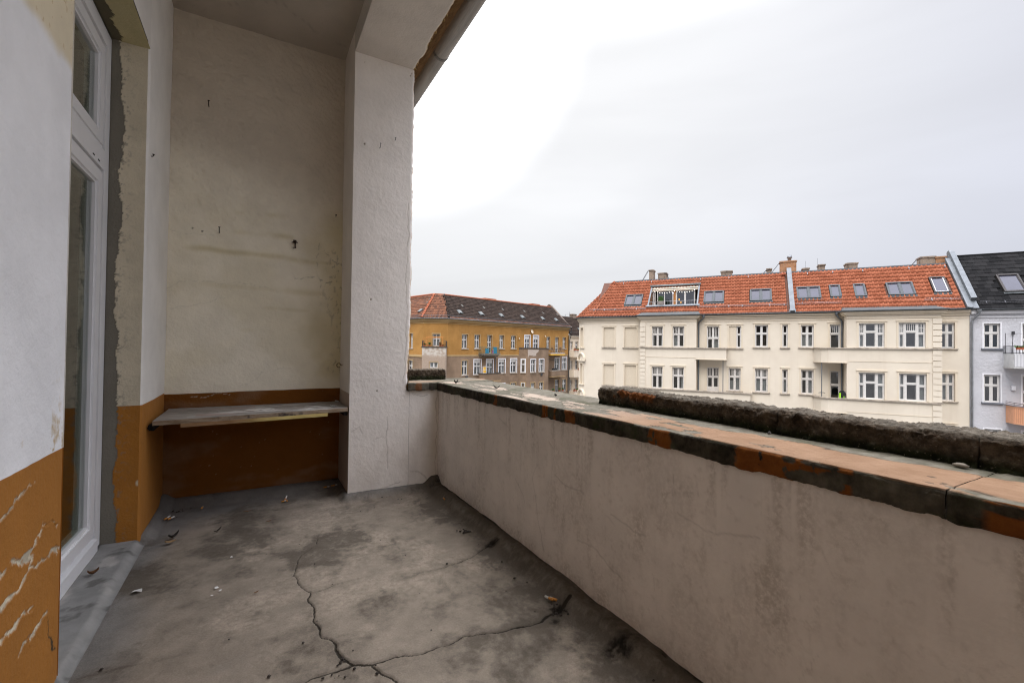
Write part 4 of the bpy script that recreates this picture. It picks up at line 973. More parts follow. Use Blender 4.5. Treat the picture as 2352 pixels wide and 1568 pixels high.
# ------------------------------------------------------------------ cream building across the street
cb = thing('cream_building', 'long cream apartment building with a red tiled roof, skylights and a rounded corner', 'building', CRM, (6.5, 5, GZ))
ROW = [(1.38, 3.04), (-1.90, -.14), (-4.9, -3.36)]
I4 = Matrix()
BLD, BRD = .8, 1.2
arcR, arcT = 1.9, -5.0
def arcpt(ph, r=0.0): return (arcT - (arcR + r) * math.sin(ph), arcR - (arcR + r) * math.cos(ph))
main = [(5.61, 6.45, *ROW[0]), (7.36, 8.21, 1.46, 3.1), (9.11, 9.46, 1.46, 3.1), (10.25, 11.03, 1.48, 3.07), (11.96, 12.57, 1.40, 3.10), (17.78, 18.49, 1.50, 3.12), (4.05, 4.94, .62, 3.06),
        (5.60, 6.43, -1.87, -.14), (7.37, 8.21, -1.87, -.14), (9.12, 9.46, -1.87, -.14), (10.27, 11.03, -1.85, -.12), (11.97, 12.57, -2.7, -.13), (17.84, 18.50, -1.85, -.10), (4.07, 4.93, -2.05, -.13), (17.84, 18.50, -5.1, -3.36)]
LOWER = [-3.27, -6.54]
main += [(a, b, c + z, d + z) for z in LOWER for a, b, c, d in [(5.60, 6.43, -1.87, -.14), (7.37, 8.21, -1.87, -.14), (9.12, 9.46, -1.87, -.14), (10.27, 11.03, -1.85, -.12), (11.97, 12.57, -2.7, -.13), (4.07, 4.93, -2.05, -.13)] + ([(17.84, 18.50, -1.85, -.10)] if z < -5 else [])]
blind = [(-4.14, -3.20, 1.34, 3.03), (-2.34, -1.34, 1.34, 3.03), (-4.11, -3.21, -1.92, -.15), (-2.31, -1.36, -1.92, -.15)]
m = MB(); wallgrid(m, arcT, 19.17, GZ, 3.93, main + blind)
for k in range(14):                                     # rounded corner and the start of the side street
    p0, p1 = rad(100) * k / 14, rad(100) * (k + 1) / 14
    a, b = arcpt(p1), arcpt(p0)
    holes = [(1.30, 3.03), (-1.95, -.15)] if 5 <= k <= 6 else []
    zz = [GZ, 3.93]
    for h0, h1 in holes: zz += [h0, h1]
    zz.sort()
    for i in range(len(zz) - 1):
        if holes and any(h0 <= (zz[i] + zz[i + 1]) / 2 <= h1 for h0, h1 in holes): continue
        m.quad((a[0], a[1], zz[i]), (b[0], b[1], zz[i]), (b[0], b[1], zz[i + 1]), (a[0], a[1], zz[i + 1]))
for h0, h1 in ((1.30, 3.03), (-1.95, -.15)):
    pa, pb = rad(100) * 7 / 14, rad(100) * 5 / 14
    for ph in (pa, pb):
        o_, i_ = arcpt(ph), arcpt(ph, -.16); m.quad((*o_, h0), (*i_, h0), (*i_, h1), (*o_, h1))
    for z in (h0, h1): m.quad((*arcpt(pa), z), (*arcpt(pb), z), (*arcpt(pb, -.16), z), (*arcpt(pa, -.16), z))
e = arcpt(rad(100)); m.quad((e[0], e[1], GZ), (e[0] + 2, e[1] + 14, GZ), (e[0] + 2, e[1] + 14, 3.93), (e[0], e[1], 3.93))
m.quad((19.17, 0, GZ), (19.17, .6, GZ), (19.17, .6, 3.93), (19.17, 0, 3.93))
m.build('wall', MT['cream'], cb)
m = MB(); m.quad((arcT, .75, GZ), (19.4, .75, GZ), (19.4, .75, 3.9), (arcT, .75, 3.9)); m.quad((arcT, .02, -1.0 + 4.85), (19.4, .02, 3.85), (19.4, .75, 3.85), (arcT, .75, 3.85)); m.build('interior', MT['interior'], cb)
for a, b, c, d in blind:
    m = MB(); m.box(a, b, .09, .12, c, d)
    o = m.build('blind_window', MT['cream_blind'], cb)
    surround(b - a, d - c, .10, .03, True, True).build('surround', MT['cream_trim'], o, T(a, 0, c))
    q = MB(); q.box(a - .16, b + .16, -.11, .1, c - .08, c); q.build('sill', MT['ledge'], o)
for h0, h1 in ((1.30, 3.03), (-1.95, -.15)):
    pa, pb = rad(100) * 7 / 14, rad(100) * 5 / 14
    m = MB()
    for p0, p1 in ((pa, (pa + pb) / 2), ((pa + pb) / 2, pb)): m.quad((*arcpt(p0, -.15), h0), (*arcpt(p1, -.15), h0), (*arcpt(p1, -.15), h1), (*arcpt(p0, -.15), h1))
    o = m.build('blind_window', MT['cream_blind'], cb)
    q = MB(); w_ = rad(4)
    for p0, p1, za, zb in ((pb, pb - w_, h0, h1 + .1), (pa + w_, pa, h0, h1 + .1), (pa, (pa + pb) / 2, h1, h1 + .1), ((pa + pb) / 2, pb, h1, h1 + .1)):
        course(q, [arcpt(max(p0, p1)), arcpt(min(p0, p1))], .035, za, zb)
    course(q, [arcpt(pa + 1.5 * w_), arcpt((pa + pb) / 2), arcpt(pb - 1.5 * w_)], .10, h0 - .09, h0); q.build('surround', MT['cream_trim'], o)
for zc2 in (.05, -3.15):                                 # arched hoods on the rounded corner
    pm = rad(100) * 6 / 14; c = arcpt(pm, .02); tx, ty = math.cos(pm), -math.sin(pm); q = MB()
    for r0, r1, pr in ((.52, .62, .10), (.44, .50, .05)):
        for k in range(10):
            a0, a1 = math.pi * k / 10, math.pi * (k + 1) / 10
            def P(a, r, out): return (c[0] + tx * r * math.cos(a) - math.sin(pm) * out, c[1] + ty * r * math.cos(a) - math.cos(pm) * out, zc2 + .12 + r * math.sin(a) * 1.05)
            q.quad(P(a0, r0, pr), P(a1, r0, pr), P(a1, r1, pr), P(a0, r1, pr)); q.quad(P(a0, r1, pr), P(a1, r1, pr), P(a1, r1, -.1), P(a0, r1, -.1)); q.quad(P(a0, r0, pr), P(a1, r0, pr), P(a1, r0, -.1), P(a0, r0, -.1))
    course(q, [(c[0] - tx * .68, c[1] - ty * .68), (c[0] + tx * .68, c[1] + ty * .68)], .10, zc2 + .02, zc2 + .13)
    q.build('arched_hood', MT['cream_trim'], cb)
# projecting bays
bayw = [[(0.04, .90, 1.39, 3.03), (1.63, 2.50, 1.39, 3.02), (.05, .90, -1.92, -.18), (1.63, 2.50, -1.91, -.19)],
        [(13.38, 14.73, 1.49, 3.09), (15.43, 16.76, 1.50, 3.10), (13.38, 14.74, -1.88, -.14), (15.46, 16.81, -1.86, -.13)]]
bayw = [w + [(a, b, c + z, e + z) for z in LOWER for a, b, c, e in w[2:]] for w in bayw]
for (t0, t1, d), ww in zip(((-.86, 3.36, BLD), (12.74, 17.48, BRD)), bayw):
    m = MB(); wallgrid(m, t0, t1, GZ, 3.90, ww, -d)
    ends = [(t0, 1), (t1, -1)]
    for t, sg in ends: m.quad((t, -d, GZ), (t, 0, GZ), (t, 0, 3.90), (t, -d, 3.90))
    o = m.build('bay', MT['cream'], cb)
    q = MB(); q.quad((t0 + .02, -d + .5, GZ), (t1 - .02, -d + .5, GZ), (t1 - .02, -d + .5, 3.8), (t0 + .02, -d + .5, 3.8)); q.build('bay_interior', MT['interior'], o)
    q = MB(); e_ = .30
    q.quad((t0 - e_, -d - e_, 3.93), (t1 + e_, -d - e_, 3.93), (t1 + e_ * .2, .02, 4.24), (t0 - e_ * .2, .02, 4.24))
    for t, sg in ((t0 - e_, 1), (t1 + e_, -1)): q.tri((t, -d - e_, 3.93), (t + sg * e_ * .8, .02, 4.24), (t, -.2, 3.93))
    q.box(t0 - e_, t1 + e_, -d - e_, -d, 3.90, 3.93); q.box(t0 - e_, t0, -d, -.25, 3.90, 3.93); q.box(t1, t1 + e_, -d, -.25, 3.90, 3.93)
    q.build('bay_roof', MT['zincdark'], o)
    q = MB(); q.tube([(t0 - e_, -.3, 3.90), (t0 - e_, -d - e_, 3.90), (t1 + e_, -d - e_, 3.90), (t1 + e_, -.3, 3.90)], .062, 8); q.build('bay_gutter', MT['zincdark'], o)
    # recessed narrow light in the side of the bay
    t = t1 + .004 if t0 < 5 else t0 - .004; sg = 1 if t0 < 5 else -1
    for z0, z1 in ((1.42, 3.08), (-1.85, -.15)):
        q = MB(); q.box(min(t, t + sg * .012), max(t, t + sg * .012), -d * .62, -d * .22, z0, z1); q.build('side_light', MT['cream_trim'], o)
    q = MB()
    for t, sg in ((t0, -1), (t1, 1)):
        pass
    for ti, zr in ((0, 0), (1, 0)): pass
    for pr, z0, z1 in ((.26, 3.80, 3.90), (.20, 3.70, 3.80), (.12, 3.62, 3.70), (.035, 3.395, 3.43)): course(q, [(t0, 0), (t0, -d), (t1, -d), (t1, 0)], pr, z0, z1)
    q.build('cornice', MT['cream_trim'], o)
stl = {0: ['A', 'A', 'A', 'A'], 1: ['T', 'TU', 'TP', 'TP']}
cur = [None, [(.02, .30, .05, .95), (.62, .98, .05, .95)], [(.70, .98, .04, .60)], [(.03, .97, .04, .58)], [(.03, .40, .05, .6)], [(.02, .2, .04, .95), (.8, .98, .04, .95)]]
for k, ww in enumerate(bayw):
    for j, (a, b, c, d) in enumerate(ww):
        window(cb, I4, a, b, c, d, stl[k][min(j, 2 + j % 2)], -(BLD, BRD)[k], .11, .10, .022, True, False, cur[[5, 4, 0, 2][j % 4] if k == 0 else 1], 'whiteold' if k == 0 else 'white')
win = [(5.60 + .52, 6.45, *ROW[0], 'N', None), (7.36, 8.21, 1.46, 3.1, 'B', None), (9.11, 9.46, 1.46, 3.1, 'N', None), (10.25, 11.03, 1.48, 3.07, 'B', [(.05, .95, .04, .60)]), (11.96, 12.57, 1.40, 3.10, 'NU', None), (17.78, 18.49, 1.50, 3.12, 'B', None), (4.05, 4.94, .62, 3.06, 'A', [(.5, .95, .3, .7)]),
       (5.60, 6.43, -1.87, -.14, 'A', [(.05, .45, .05, .45), (.5, .95, .05, .95)]), (7.37, 8.21, -1.87, -.14, 'A', [(.05, .95, .04, .96)]), (9.12, 9.46, -1.87, -.14, 'N', [(.1, .9, .04, .6)]), (10.27, 11.03, -1.85, -.12, 'B', [(.55, .95, .04, .96)]), (11.97, 12.57, -2.7, -.13, 'N', None), (17.84, 18.50, -1.85, -.10, 'B', [(.1, .95, .04, .95)]), (4.07, 4.93, -2.05, -.13, 'DA', None), (17.84, 18.50, -5.1, -3.36, 'A', None)]
win += [(a, b, c, d, {5.60: 'A', 7.37: 'A', 4.07: 'DA', 17.84: 'B', 10.27: 'B'}.get(a, 'N'), cur[i % len(cur)]) for i, (a, b, c, d) in enumerate(main[15:])]
for a, b, c, d, st, cu in win:
    ledge = (a in (4.05, 11.96, 11.97, 4.07))
    if a > 6.1 and a < 6.2:
        o = window(cb, I4, a, b, c, d, st, 0, .12, 0, 0, False, False, cu)
        q = MB(); q.box(5.61, 6.12, .05, .12, c, d); q.build('infill', MT['cream_blind'], o, T(-a, -.12, -c))
        surround(.84, d - c, .10, .025, True, True).build('surround', MT['cream_trim'], o, T(5.61 - a, -.12, 0))
        q = MB(); q.box(5.45, 6.61, -.10, .1, c - .08, c); q.build('sill', MT['ledge'], o, T(-a, -.12, -c))
    else: window(cb, I4, a, b, c, d, st, 0, .12, .10, .025, True, not ledge, cu, 'whiteold' if c < 0 else 'white')
# cornice and thin string courses on the flat wall and round the corner
path = [arcpt(rad(100) * k / 14) for k in range(14, -1, -1)]
segs = [path + [(-.86, 0)], [(3.36, 0), (12.74, 0)], [(17.48, 0), (19.17, 0)]]
for sg in segs:
    m = MB()
    for pr, z0, z1 in ((.24, 3.82, 3.92), (.17, 3.72, 3.82), (.10, 3.60, 3.68), (.03, 3.40, 3.43)): course(m, sg, pr, z0, z1)
    m.build('cornice', MT['cream_trim'], cb)
# gutters on the flat parts
m = MB(); m.tube([arcpt(rad(100) * k / 14, .30) for k in range(14, -1, -1)] and [(*arcpt(rad(100) * k / 14, .27), 3.90) for k in range(14, -1, -1)] + [(-1.1, -.27, 3.905)], .065, 8); m.tube([(3.6, -.29, 3.93), (12.5, -.29, 3.95)], .065, 8); m.tube([(17.75, -.29, 3.96), (19.2, -.29, 3.97)], .065, 8)
m.build('gutter', MT['zincdark'], cb, None, True)
# ledges and balcony parapets tied to the bays
def ledge(parent, path, pr, z0, z1, mat, name):
    q = MB(); course(q, path, pr, z0, z1); return q.build(name, MT[mat], parent)
for (tl, tr, d, up, lo) in ((-.86, 5.47, BLD, 1.32, .45), (-.86, 7.08, BLD, -1.97, -2.85), (11.02, 17.48, BRD, 1.42, .44), (11.02, 17.48, BRD, -1.95, -2.92), (-.86, 7.08, BLD, -5.24, -6.12), (11.02, 17.48, BRD, -5.22, -6.19)):
    left = tl < 5
    b0, b1 = (-.86, 3.36) if left else (12.74, 17.48)
    x0, x1 = (b1, tr) if left else (tl, b0)
    m = MB()
    if left: pth = [(x0 - .05, -d - .006), (x1, -d - .006), (x1, 0)]
    else: pth = [(x0, 0), (x0 + .35, -d + .30), (x0 + .7, -d - .006), (x1 + .05, -d - .006)]
    for i in range(len(pth) - 1):
        p, q_ = pth[i], pth[i + 1]
        m.quad((*p, lo), (*q_, lo), (*q_, up), (*p, up))
        pi, qi = (p[0], p[1] + .14), (q_[0], q_[1] + .14); m.quad((*pi, lo + .1), (*qi, lo + .1), (*qi, up), (*pi, up)); m.quad((*p, up), (*q_, up), (*qi, up), (*pi, up))
    if left: m.quad((x0, -d, lo), (x1, -d, lo), (x1, 0, lo), (x0, 0, lo)); m.quad((x0, -d, lo + .12), (x1, -d, lo + .12), (x1, 0, lo + .12), (x0, 0, lo + .12))
    else:
        for z in (lo, lo + .12): m.quad((x0 + .7, -d, z), (x1, -d, z), (x1, 0, z), (x0, 0, z))
    o = m.build('balcony', MT['cream'], cb)
    q = MB()
    full = ([(b0, 0), (b0, -d - .008), (x1 + .02, -d - .008), (x1 + .02, 0)] if left else [(x0 - .02, 0), (x0 + .34, -d + .28), (x0 + .70, -d - .008), (b1, -d - .008), (b1, 0)])
    course(q, full, .09, up - .02, up + .06); q.build('ledge', MT['ledge'], o)
    q = MB(); course(q, [(b0 + (.4 if left else 0), -d - .004), (b1 - (.4 if not left else 0), -d - .004)], .014, lo + .12, lo + .155); course(q, pth, .03, lo, lo + .05); q.build('string_course', MT['cream_trim'], o)
# quoins
for t0, t1, d, zs in ((-.86, -.46, BLD, [(1.42, 3.36, 5), (.02, 1.26, 4), (-1.90, .0, 6), (-3.2, -2.05, 4)]), (17.09, 17.49, BRD, [(1.50, 3.37, 5), (.0, 1.38, 4), (-1.88, -.02, 5), (-3.5, -2.05, 4), (-5.0, -3.5, 4)])):
    for z0, z1, n in zs:
        for k in range(n):
            a, b = z0 + (z1 - z0) * k / n, z0 + (z1 - z0) * (k + 1) / n
            m = MB()
            if t0 < 0: m.box(t0 - .03, t1, -d - .05, -d + .3, a + .022, b - .022)
            else: m.box(t0, t1 + .03, -d - .05, -d + .3, a + .022, b - .022)
            m.build('quoin', MT['cream'], cb)
# roof
RF, RL = roof_frame(-.25, 3.95, 3.0, 7.30)
rf = MB()
rf.quad((arcT, -.25, 3.93), (9.62, -.25, 3.93), (9.62, 3.0, 7.28), (-3.98, 3.0, 7.28)); rf.quad((9.62, -.25, 3.93), (19.15, -.25, 3.93), (19.02, 3.0, 7.28), (9.62, 3.0, 7.28))
apex = (-3.98, 3.0, 7.28)
for k in range(14):
    p0, p1 = (*arcpt(rad(100) * k / 14, .25), 3.93), (*arcpt(rad(100) * (k + 1) / 14, .25), 3.93); rf.tri(p1, p0, apex)
e1 = arcpt(rad(100), .25); rf.quad((*e1, 3.93), apex, (-1.5, 14, 7.28), (e1[0] + 2, 14, 3.93)); rf.quad(apex, (19.02, 3.0, 7.28), (19.02, 12, 7.28), (-1.5, 12, 7.28))
rf.quad((arcT, -.25, 3.93), (19.15, -.25, 3.93), (19.15, .1, 3.90), (arcT, .1, 3.90))
# the terrace opening is cut from the deck below: deck rebuilt as strips round it
rf2 = MB(); TO = (-.52, 3.30, .238, .775)
def deck(t0, t1, h0, h1): rf2.quad(*(tuple(RF @ Vector(p)) for p in ((t0, h0 * RL, -.02), (t1, h0 * RL, -.02), (t1, h1 * RL, -.02), (t0, h1 * RL, -.02))))
deck(-5.0, TO[0], 0, 1); deck(TO[1], 19.1, 0, 1); deck(TO[0], TO[1], 0, TO[2]); deck(TO[0], TO[1], TO[3], 1)
rf.v = rf.v[8:]; rf.f = [tuple(i - 8 for i in f) for f in rf.f[2:]]; rf.m = rf.m[2:]; rf.tint = rf.tint[8:]
n0 = len(rf.v); rf.v += rf2.v; rf.f += [tuple(i + n0 for i in f) for f in rf2.f]; rf.m += rf2.m; rf.tint += rf2.tint
roof = rf.build('roof', plain('roof_underlay', (.10, .045, .03), .9), cb)
SK = [(-2.58, -1.12, .285, .572, 2), (3.73, 5.20, .292, .58, 2), (7.02, 8.48, .292, .58, 2), (10.09, 11.57, .312, .59, 2), (12.11, 12.77, .328, .608, 1), (13.53, 14.20, .32, .608, 1), (15.37, 16.81, .322, .605, 2), (17.74, 18.55, .345, .69, 1)]
holes = [(s[0] - .03, s[1] + .03, s[2] - .018, s[3] + .005) for s in SK] + [(TO[0] - .05, TO[1] + .05, TO[2] - .012, TO[3] + .005)]
NR, TW = 12, .244
gau = RL / NR
TV = []
for k in range(6):
    q = MB(); tile_into(q, 0, 0, TW * 1.06, gau * 1.12, .034, k / 5); TV.append(q.mesh('tile', [MT['tile']], True, True))
field = MB(); singles = []
for r in range(NR):
    y = r * gau - .03; hc = (r + .5) / NR
    x = arcT + (-3.98 - arcT) * hc * 1.0 if False else arcT
    tmin = arcT + (-3.98 - arcT) * (r / NR)
    nt_ = int((19.02 - arcT) / TW) + 1
    for k in range(nt_):
        x = arcT + k * TW
        if x + TW < tmin + .12 or x + TW > 19.08: continue
        if 9.52 < x + TW * .6 < 9.92: continue
        if any(h[0] < x + TW * .55 < h[1] and h[2] < hc < h[3] for h in holes): continue
        singles.append((x, y))
singles.sort(key=lambda p: -p[0])
for i, (x, y) in enumerate(singles):
    t = random.random()
    if i < 300:
        o = bpy.data.objects.new('tile', TV[int(t * 5.99)]); link(o, roof, RF @ T(x, y, random.uniform(-.003, .005)) @ Matrix.Rotation(random.uniform(-.012, .012), 4, 'Z'))
    else: tile_into(field, x, y, TW * 1.06, gau * 1.12, .034 + random.uniform(-.003, .005), t)
for r in range(NR):                                   # tiles fanning round the corner up to the hip
    h0, h1 = r / NR, (r + 1.12) / NR
    for k in range(int(9 * (1 - r / NR)) + 1):
        nn = int(9 * (1 - r / NR)) + 1; p0, p1 = rad(86) * k / nn, rad(86) * (k + 1) / nn
        q = [Vector((*arcpt(p1, .27), 3.95)), Vector((*arcpt(p0, .27), 3.95))]; ap = Vector((-3.98, 3.0, 7.30))
        a, b = q[0].lerp(ap, h0), q[1].lerp(ap, h0); c, d = q[0].lerp(ap, min(h1, 1)), q[1].lerp(ap, min(h1, 1))
        ux = (b - a); w = ux.length; ux.normalize(); uy = ((c + d) / 2 - (a + b) / 2); L = uy.length; uy.normalize(); uz = ux.cross(uy).normalized(); uy = uz.cross(ux)
        Mx = Matrix(((ux.x, uy.x, uz.x, a.x), (ux.y, uy.y, uz.y, a.y), (ux.z, uy.z, uz.z, a.z), (0, 0, 0, 1)))
        n0 = len(field.v); Mi = RF.inverted()
        tile_into(field, 0, 0, w * 1.05, L, .034, random.random(), M=Mi @ Mx)
o = field.build('tile_field', MT['tile'], roof, RF, True, True); o['kind'] = 'stuff'
m = MB(); m.tube([(-4.1, 3.02, 7.33), (9.6, 3.02, 7.33)], .07, 6); m.box(-4.0, 19.05, 2.95, 3.3, 7.30, 7.40); m.build('ridge_flashing', MT['zinc'], roof)
hp0, hp1 = Vector((*arcpt(rad(84), .30), 3.97)), Vector((-4.02, 3.0, 7.36))
for k in range(13):
    a, b = hp0.lerp(hp1, k / 13), hp0.lerp(hp1, (k + 1.1) / 13); m = MB(); m.tube([tuple(a + Vector((0, 0, .03))), tuple(b)], [.125, .095], 7); m.build('hip_tile', MT['tile'], roof, None, True)
for s in SK:
    skylight(cb, RF, RL, *s, **(dict(fmat='brownframe', rails=True) if s[0] > 17 else {}))
for t0, t1, h in ((-5.5, -.65, .158), (3.36, 9.5, .165), (9.97, 12.68, .178), (17.1, 18.95, .188)): snow_guard(cb, RF, RL, t0, t1, h)
m = MB(); m.box(9.585, 9.86, -.02, 1.078 * RL, -.05, .20); m.box(9.57, 9.875, .0, 1.078 * RL, .20, .225); m.box(9.53, 9.93, -.02, .30, -.06, .09); m.build('fire_wall_cap', MT['zinc'], cb, RF)
m = MB(); m.box(18.99, 19.24, .0, 1.10 * RL, -.05, .16); m.box(18.97, 19.04, .0, 1.10 * RL, .10, .19); m.build('verge_flashing', MT['zinc'], cb, RF)
for t in (-3.1, -.65, 3.33, 5.5, 6.9, 10.9, 12.5, 14.3, 16.9, 18.8):
    m = MB(); m.box(t - .02, t + .02, .905 * RL, .945 * RL, .02, .14); m.build('roof_hook', MT['steel'], cb, RF)
m = MB(); m.lathe([(.13, -.1), (.13, .12), (.16, .12), (.16, .2), (.05, .28)], (9.34, 0, 0), 8); m.build('vent_pipe', MT['terracotta'], cb, RF @ T(0, .93 * RL, .05))
for t0, t1, z0, z1, mt in ((-1.09, -.70, 7.2, 8.40, 'brickold'), (-.30, .42, 7.2, 8.06, 'brickold'), (4.86, 5.70, 7.2, 7.90, 'brickold'), (8.25, 8.58, 7.2, 7.88, 'brickold'), (9.18, 10.29, 7.2, 8.40, 'brick'), (10.72, 11.14, 7.2, 7.74, 'brickold'), (11.77, 12.17, 7.2, 7.95, 'brickold'), (13.51, 14.21, 7.2, 7.93, 'brickold'), (17.84, 18.64, 7.2, 8.06, 'brickold'), (18.66, 19.36, 7.2, 8.0, 'brick')):
    chimney(cb, t0, t1, 3.85, 4.7, z0, z1, mt)
m = MB(); m.lathe([(.13, 0), (.13, .22), (.19, .24), (.19, .30), (.13, .50), (.11, .50)], (9.84, 4.2, 8.42), 12); m.build('flue', MT['steel'], cb, None, True)
for x, z0, z1, dx in ((-1.2, 7.35, 8.3, -.55), (.45, 7.4, 8.0, .2), (9.1, 7.4, 8.25, -.6), (8.2, 7.4, 7.75, -.3), (17.7, 7.5, 7.95, -.35)):
    m = MB()
    for k in (0, .22): m.tube([(x + dx, 3.8 + k, z0), (x, 3.8 + k, z1)], .018, 5)
    for k in range(5): u = (k + .5) / 5; m.tube([(x + dx * (1 - u), 3.8, z0 + (z1 - z0) * u), (x + dx * (1 - u), 4.02, z0 + (z1 - z0) * u)], .012, 4)
    m.tube([(x, 3.8, z1), (x + .25 * (1 if dx < 0 else -1), 3.8, z1 + .06)], .018, 5); m.build('chimney_ladder', MT['darksteel'], cb)
m = MB(); m.tube([(19.4, 4.0, 7.4), (19.4, 4.0, 8.42)], .02, 5); m.build('mast', MT['steel'], cb)
m = MB()
for x, z in ((10.93, 8.35), (11.72, 8.5)): m.tube([(x, 4.2, 7.7), (x, 4.2, z)], .010, 4)
m.build('lightning_rod', MT['steel'], cb)
# roof terrace cut into the tiles
ty0, ty1 = TO[2] * RL, TO[3] * RL
p0 = RF @ Vector((0, ty0, 0)); p1 = RF @ Vector((0, ty1, 0)); sb = p1.y - .06
m = MB()
for t in (TO[0], TO[1]): m.prism([(p0.y, p0.z - .25), (sb, p0.z - .25), (sb, p1.z)], t - .03, t + .03, 0)
m.quad((TO[0], p0.y, p0.z - .25), (TO[1], p0.y, p0.z - .25), (TO[1], sb, p0.z - .25), (TO[0], sb, p0.z - .25))
m.quad((TO[0], sb - .9, p1.z - .06), (TO[1], sb - .9, p1.z - .06), (TO[1], sb, p1.z - .06), (TO[0], sb, p1.z - .06)) if False else None
m.box(TO[0], TO[1], sb, sb + .08, p1.z - .33, p1.z)
tr = m.build('roof_terrace', MT['woodbrown'], cb)
m = MB(); zt_ = p1.z - .33; zb_ = p0.z - .25
for a, b in ((-.45, -.36), (-.30, -.22), (-.08, -.02), (.50, .56), (1.18, 1.26), (1.45, 1.55), (2.12, 2.26), (2.90, 2.98), (3.18, 3.26)): m.box(a, b, sb - .02, sb + .06, zb_, zt_)
for a, b in ((-.02, 1.18), (1.55, 2.90)): m.box(a, b, sb - .015, sb + .055, zt_ - .07, zt_); m.box(a, b, sb - .015, sb + .055, zb_, zb_ + .10)
m.build('door_frame', MT['white'], tr)
m = MB(); m.box(1.26, 1.45, sb - .01, sb + .06, zb_, zt_)
for k in range(9): m.box(1.262, 1.448, sb - .016, sb - .008, zb_ + k * .19 + .012, zb_ + (k + 1) * .19 - .004)
m.build('timber_cladding', MT['woodorange'], tr)
for a, b in ((-.02, .50), (.56, 1.18), (1.55, 2.12), (2.26, 2.90)):
    m = MB(); m.box(a, b, sb + .02, sb + .028, zb_ + .10, zt_ - .07); m.build('pane', MT['terraceglass'], tr)
m = MB(); m.quad((-.5, sb + 1.2, zb_), (3.3, sb + 1.2, zb_), (3.3, sb + 1.2, zt_ + .4), (-.5, sb + 1.2, zt_ + .4)); m.build('back_room', MT['interior'], tr)
RFt = RF
m = MB(); m.box(TO[0] - .06, TO[0] + .05, ty0, ty1, .02, .13); m.box(TO[1] - .05, TO[1] + .06, ty0, ty1, .02, .13); m.box(TO[0] - .18, TO[1] + .18, ty0 - .14, ty0 + .03, .0, .14); m.build('terrace_flashing', MT['zinc'], tr, RF)
m = MB(); m.tube([(TO[0] - .12, ty1 + .02, .16), (TO[1] + .12, ty1 + .02, .16)], .085, 10); m.build('awning_roll', plain('awning_case', (.15, .17, .17), .5), tr, RF, True)
m = MB(); m.box(TO[0] + .06, TO[1] - .06, ty1 - .26, ty1 - .06, .0, .05); m.box(TO[0] + .06, TO[1] - .06, ty1 - .40, ty1 - .27, -.08, -.03); m.build('awning_fascia', plain('cream_fascia', (.58, .50, .40), .7), tr, RF)
m = MB(); railing(m, [(TO[0] + .06, p0.y + .12), (TO[1] - .06, p0.y + .12)], p0.z - .2, p0.z + .42, .012, .13); m.build('railing', MT['steel'], tr)
# downpipes
m = MB(); m.tube([(3.83, -.29, 3.92), (3.83, -.29, 3.78)] + elbow((3.83, -.29, 3.74), (3.47, -.10, 3.25)) + [(3.47, -.10, 1.4), (3.47, -.10, -2.0), (3.47, -.10, GZ)], .055, 8); m.lathe([(.06, -.1), (.11, .02), (.11, .1)], (3.83, -.29, 3.78), 8); m.build('downpipe', MT['zinc'], cb, None, True)
m = MB(); m.tube([(5.24, -.62, .45), (5.24, -.62, -1.95)], .028, 6); m.build('balcony_drain', MT['zinc'], cb)
m = MB(); m.tube([(12.32, -.29, 3.93), (12.32, -.29, 3.80)] + elbow((12.32, -.29, 3.76), (12.64, -.12, 3.25)) + [(12.64, -.12, 1.4), (12.64, -.12, GZ)], .055, 8); m.lathe([(.06, -.1), (.11, .02), (.11, .1)], (12.32, -.29, 3.80), 8); m.build('downpipe', MT['zinc'], cb, None, True)
m = MB(); m.tube([(11.40, -.85, .45), (11.40, -.85, -1.9)], .028, 6); m.build('balcony_drain', MT['zinc'], cb)
m = MB(); m.tube([(-7.0, 2.0, 3.55), (-6.7, 1.3, 3.50)], .05, 6); m.build('corner_lamp', MT['boxwhite'], cb)

# things on and around the cream building
m = MB(); L = 1
m.lathe([(.20, 0), (.24, .02), (.27, .26), (.29, .28), (.26, .28), (.25, .22)], (.48, p0.y + .05, p0.z + .14), 14)
o = thing('potted_plant', 'bushy green plant in a white pot on the red roof terrace edge', 'plant', CRM, (.48, p0.y + .05, p0.z + .14)); m.build('pot', MT['potwhite'], o, None, True)
m = MB()
for k in range(170):
    a, r_ = random.uniform(0, 6.28), random.uniform(0, .25); h = random.uniform(.25, .52); b_ = Vector((.48 + r_ * math.cos(a) * .8, p0.y + .05 + r_ * math.sin(a) * .6, p0.z + .38)); t_ = b_ + Vector((math.cos(a) * r_ * .55, math.sin(a) * r_ * .4, h)); s_ = Vector((math.sin(a), -math.cos(a), 0)) * .018
    m.quad(tuple(b_ - s_), tuple(b_ + s_), tuple(t_ + s_ * .4), tuple(t_ - s_ * .4))
m.build('foliage', MT['leaf'], o)
sl = thing('string_lights', 'string of small white lights strung across the roof terrace doors', 'lights', CRM, (1.4, sb - .1, zt_))
m = MB(); bl = []
for k in range(17):
    x = -.25 + k * .20; z = zt_ - .03 - .16 * math.sin(math.pi * ((k % 8) / 8.0)); bl.append((x, sb - .12, z))
m.tube(bl, .004, 4); m.build('cable', MT['black'], sl)
m = MB()
for p in bl: m.lathe([(.0, -.022), (.02, 0), (.0, .022)], p, 6)
m.build('bulbs', MT['bulb'], sl)
pd = thing('pendant_lamp', 'white globe pendant lamp hanging over the roof terrace', 'lamp', CRM, (1.27, sb - .35, zt_ - .4))
m = MB(); m.lathe([(.0, -.09), (.07, -.06), (.085, 0), (.07, .06), (0, .08)], (1.27, sb - .35, zt_ - .30), 10); m.build('globe', MT['boxwhite'], pd, None, True)
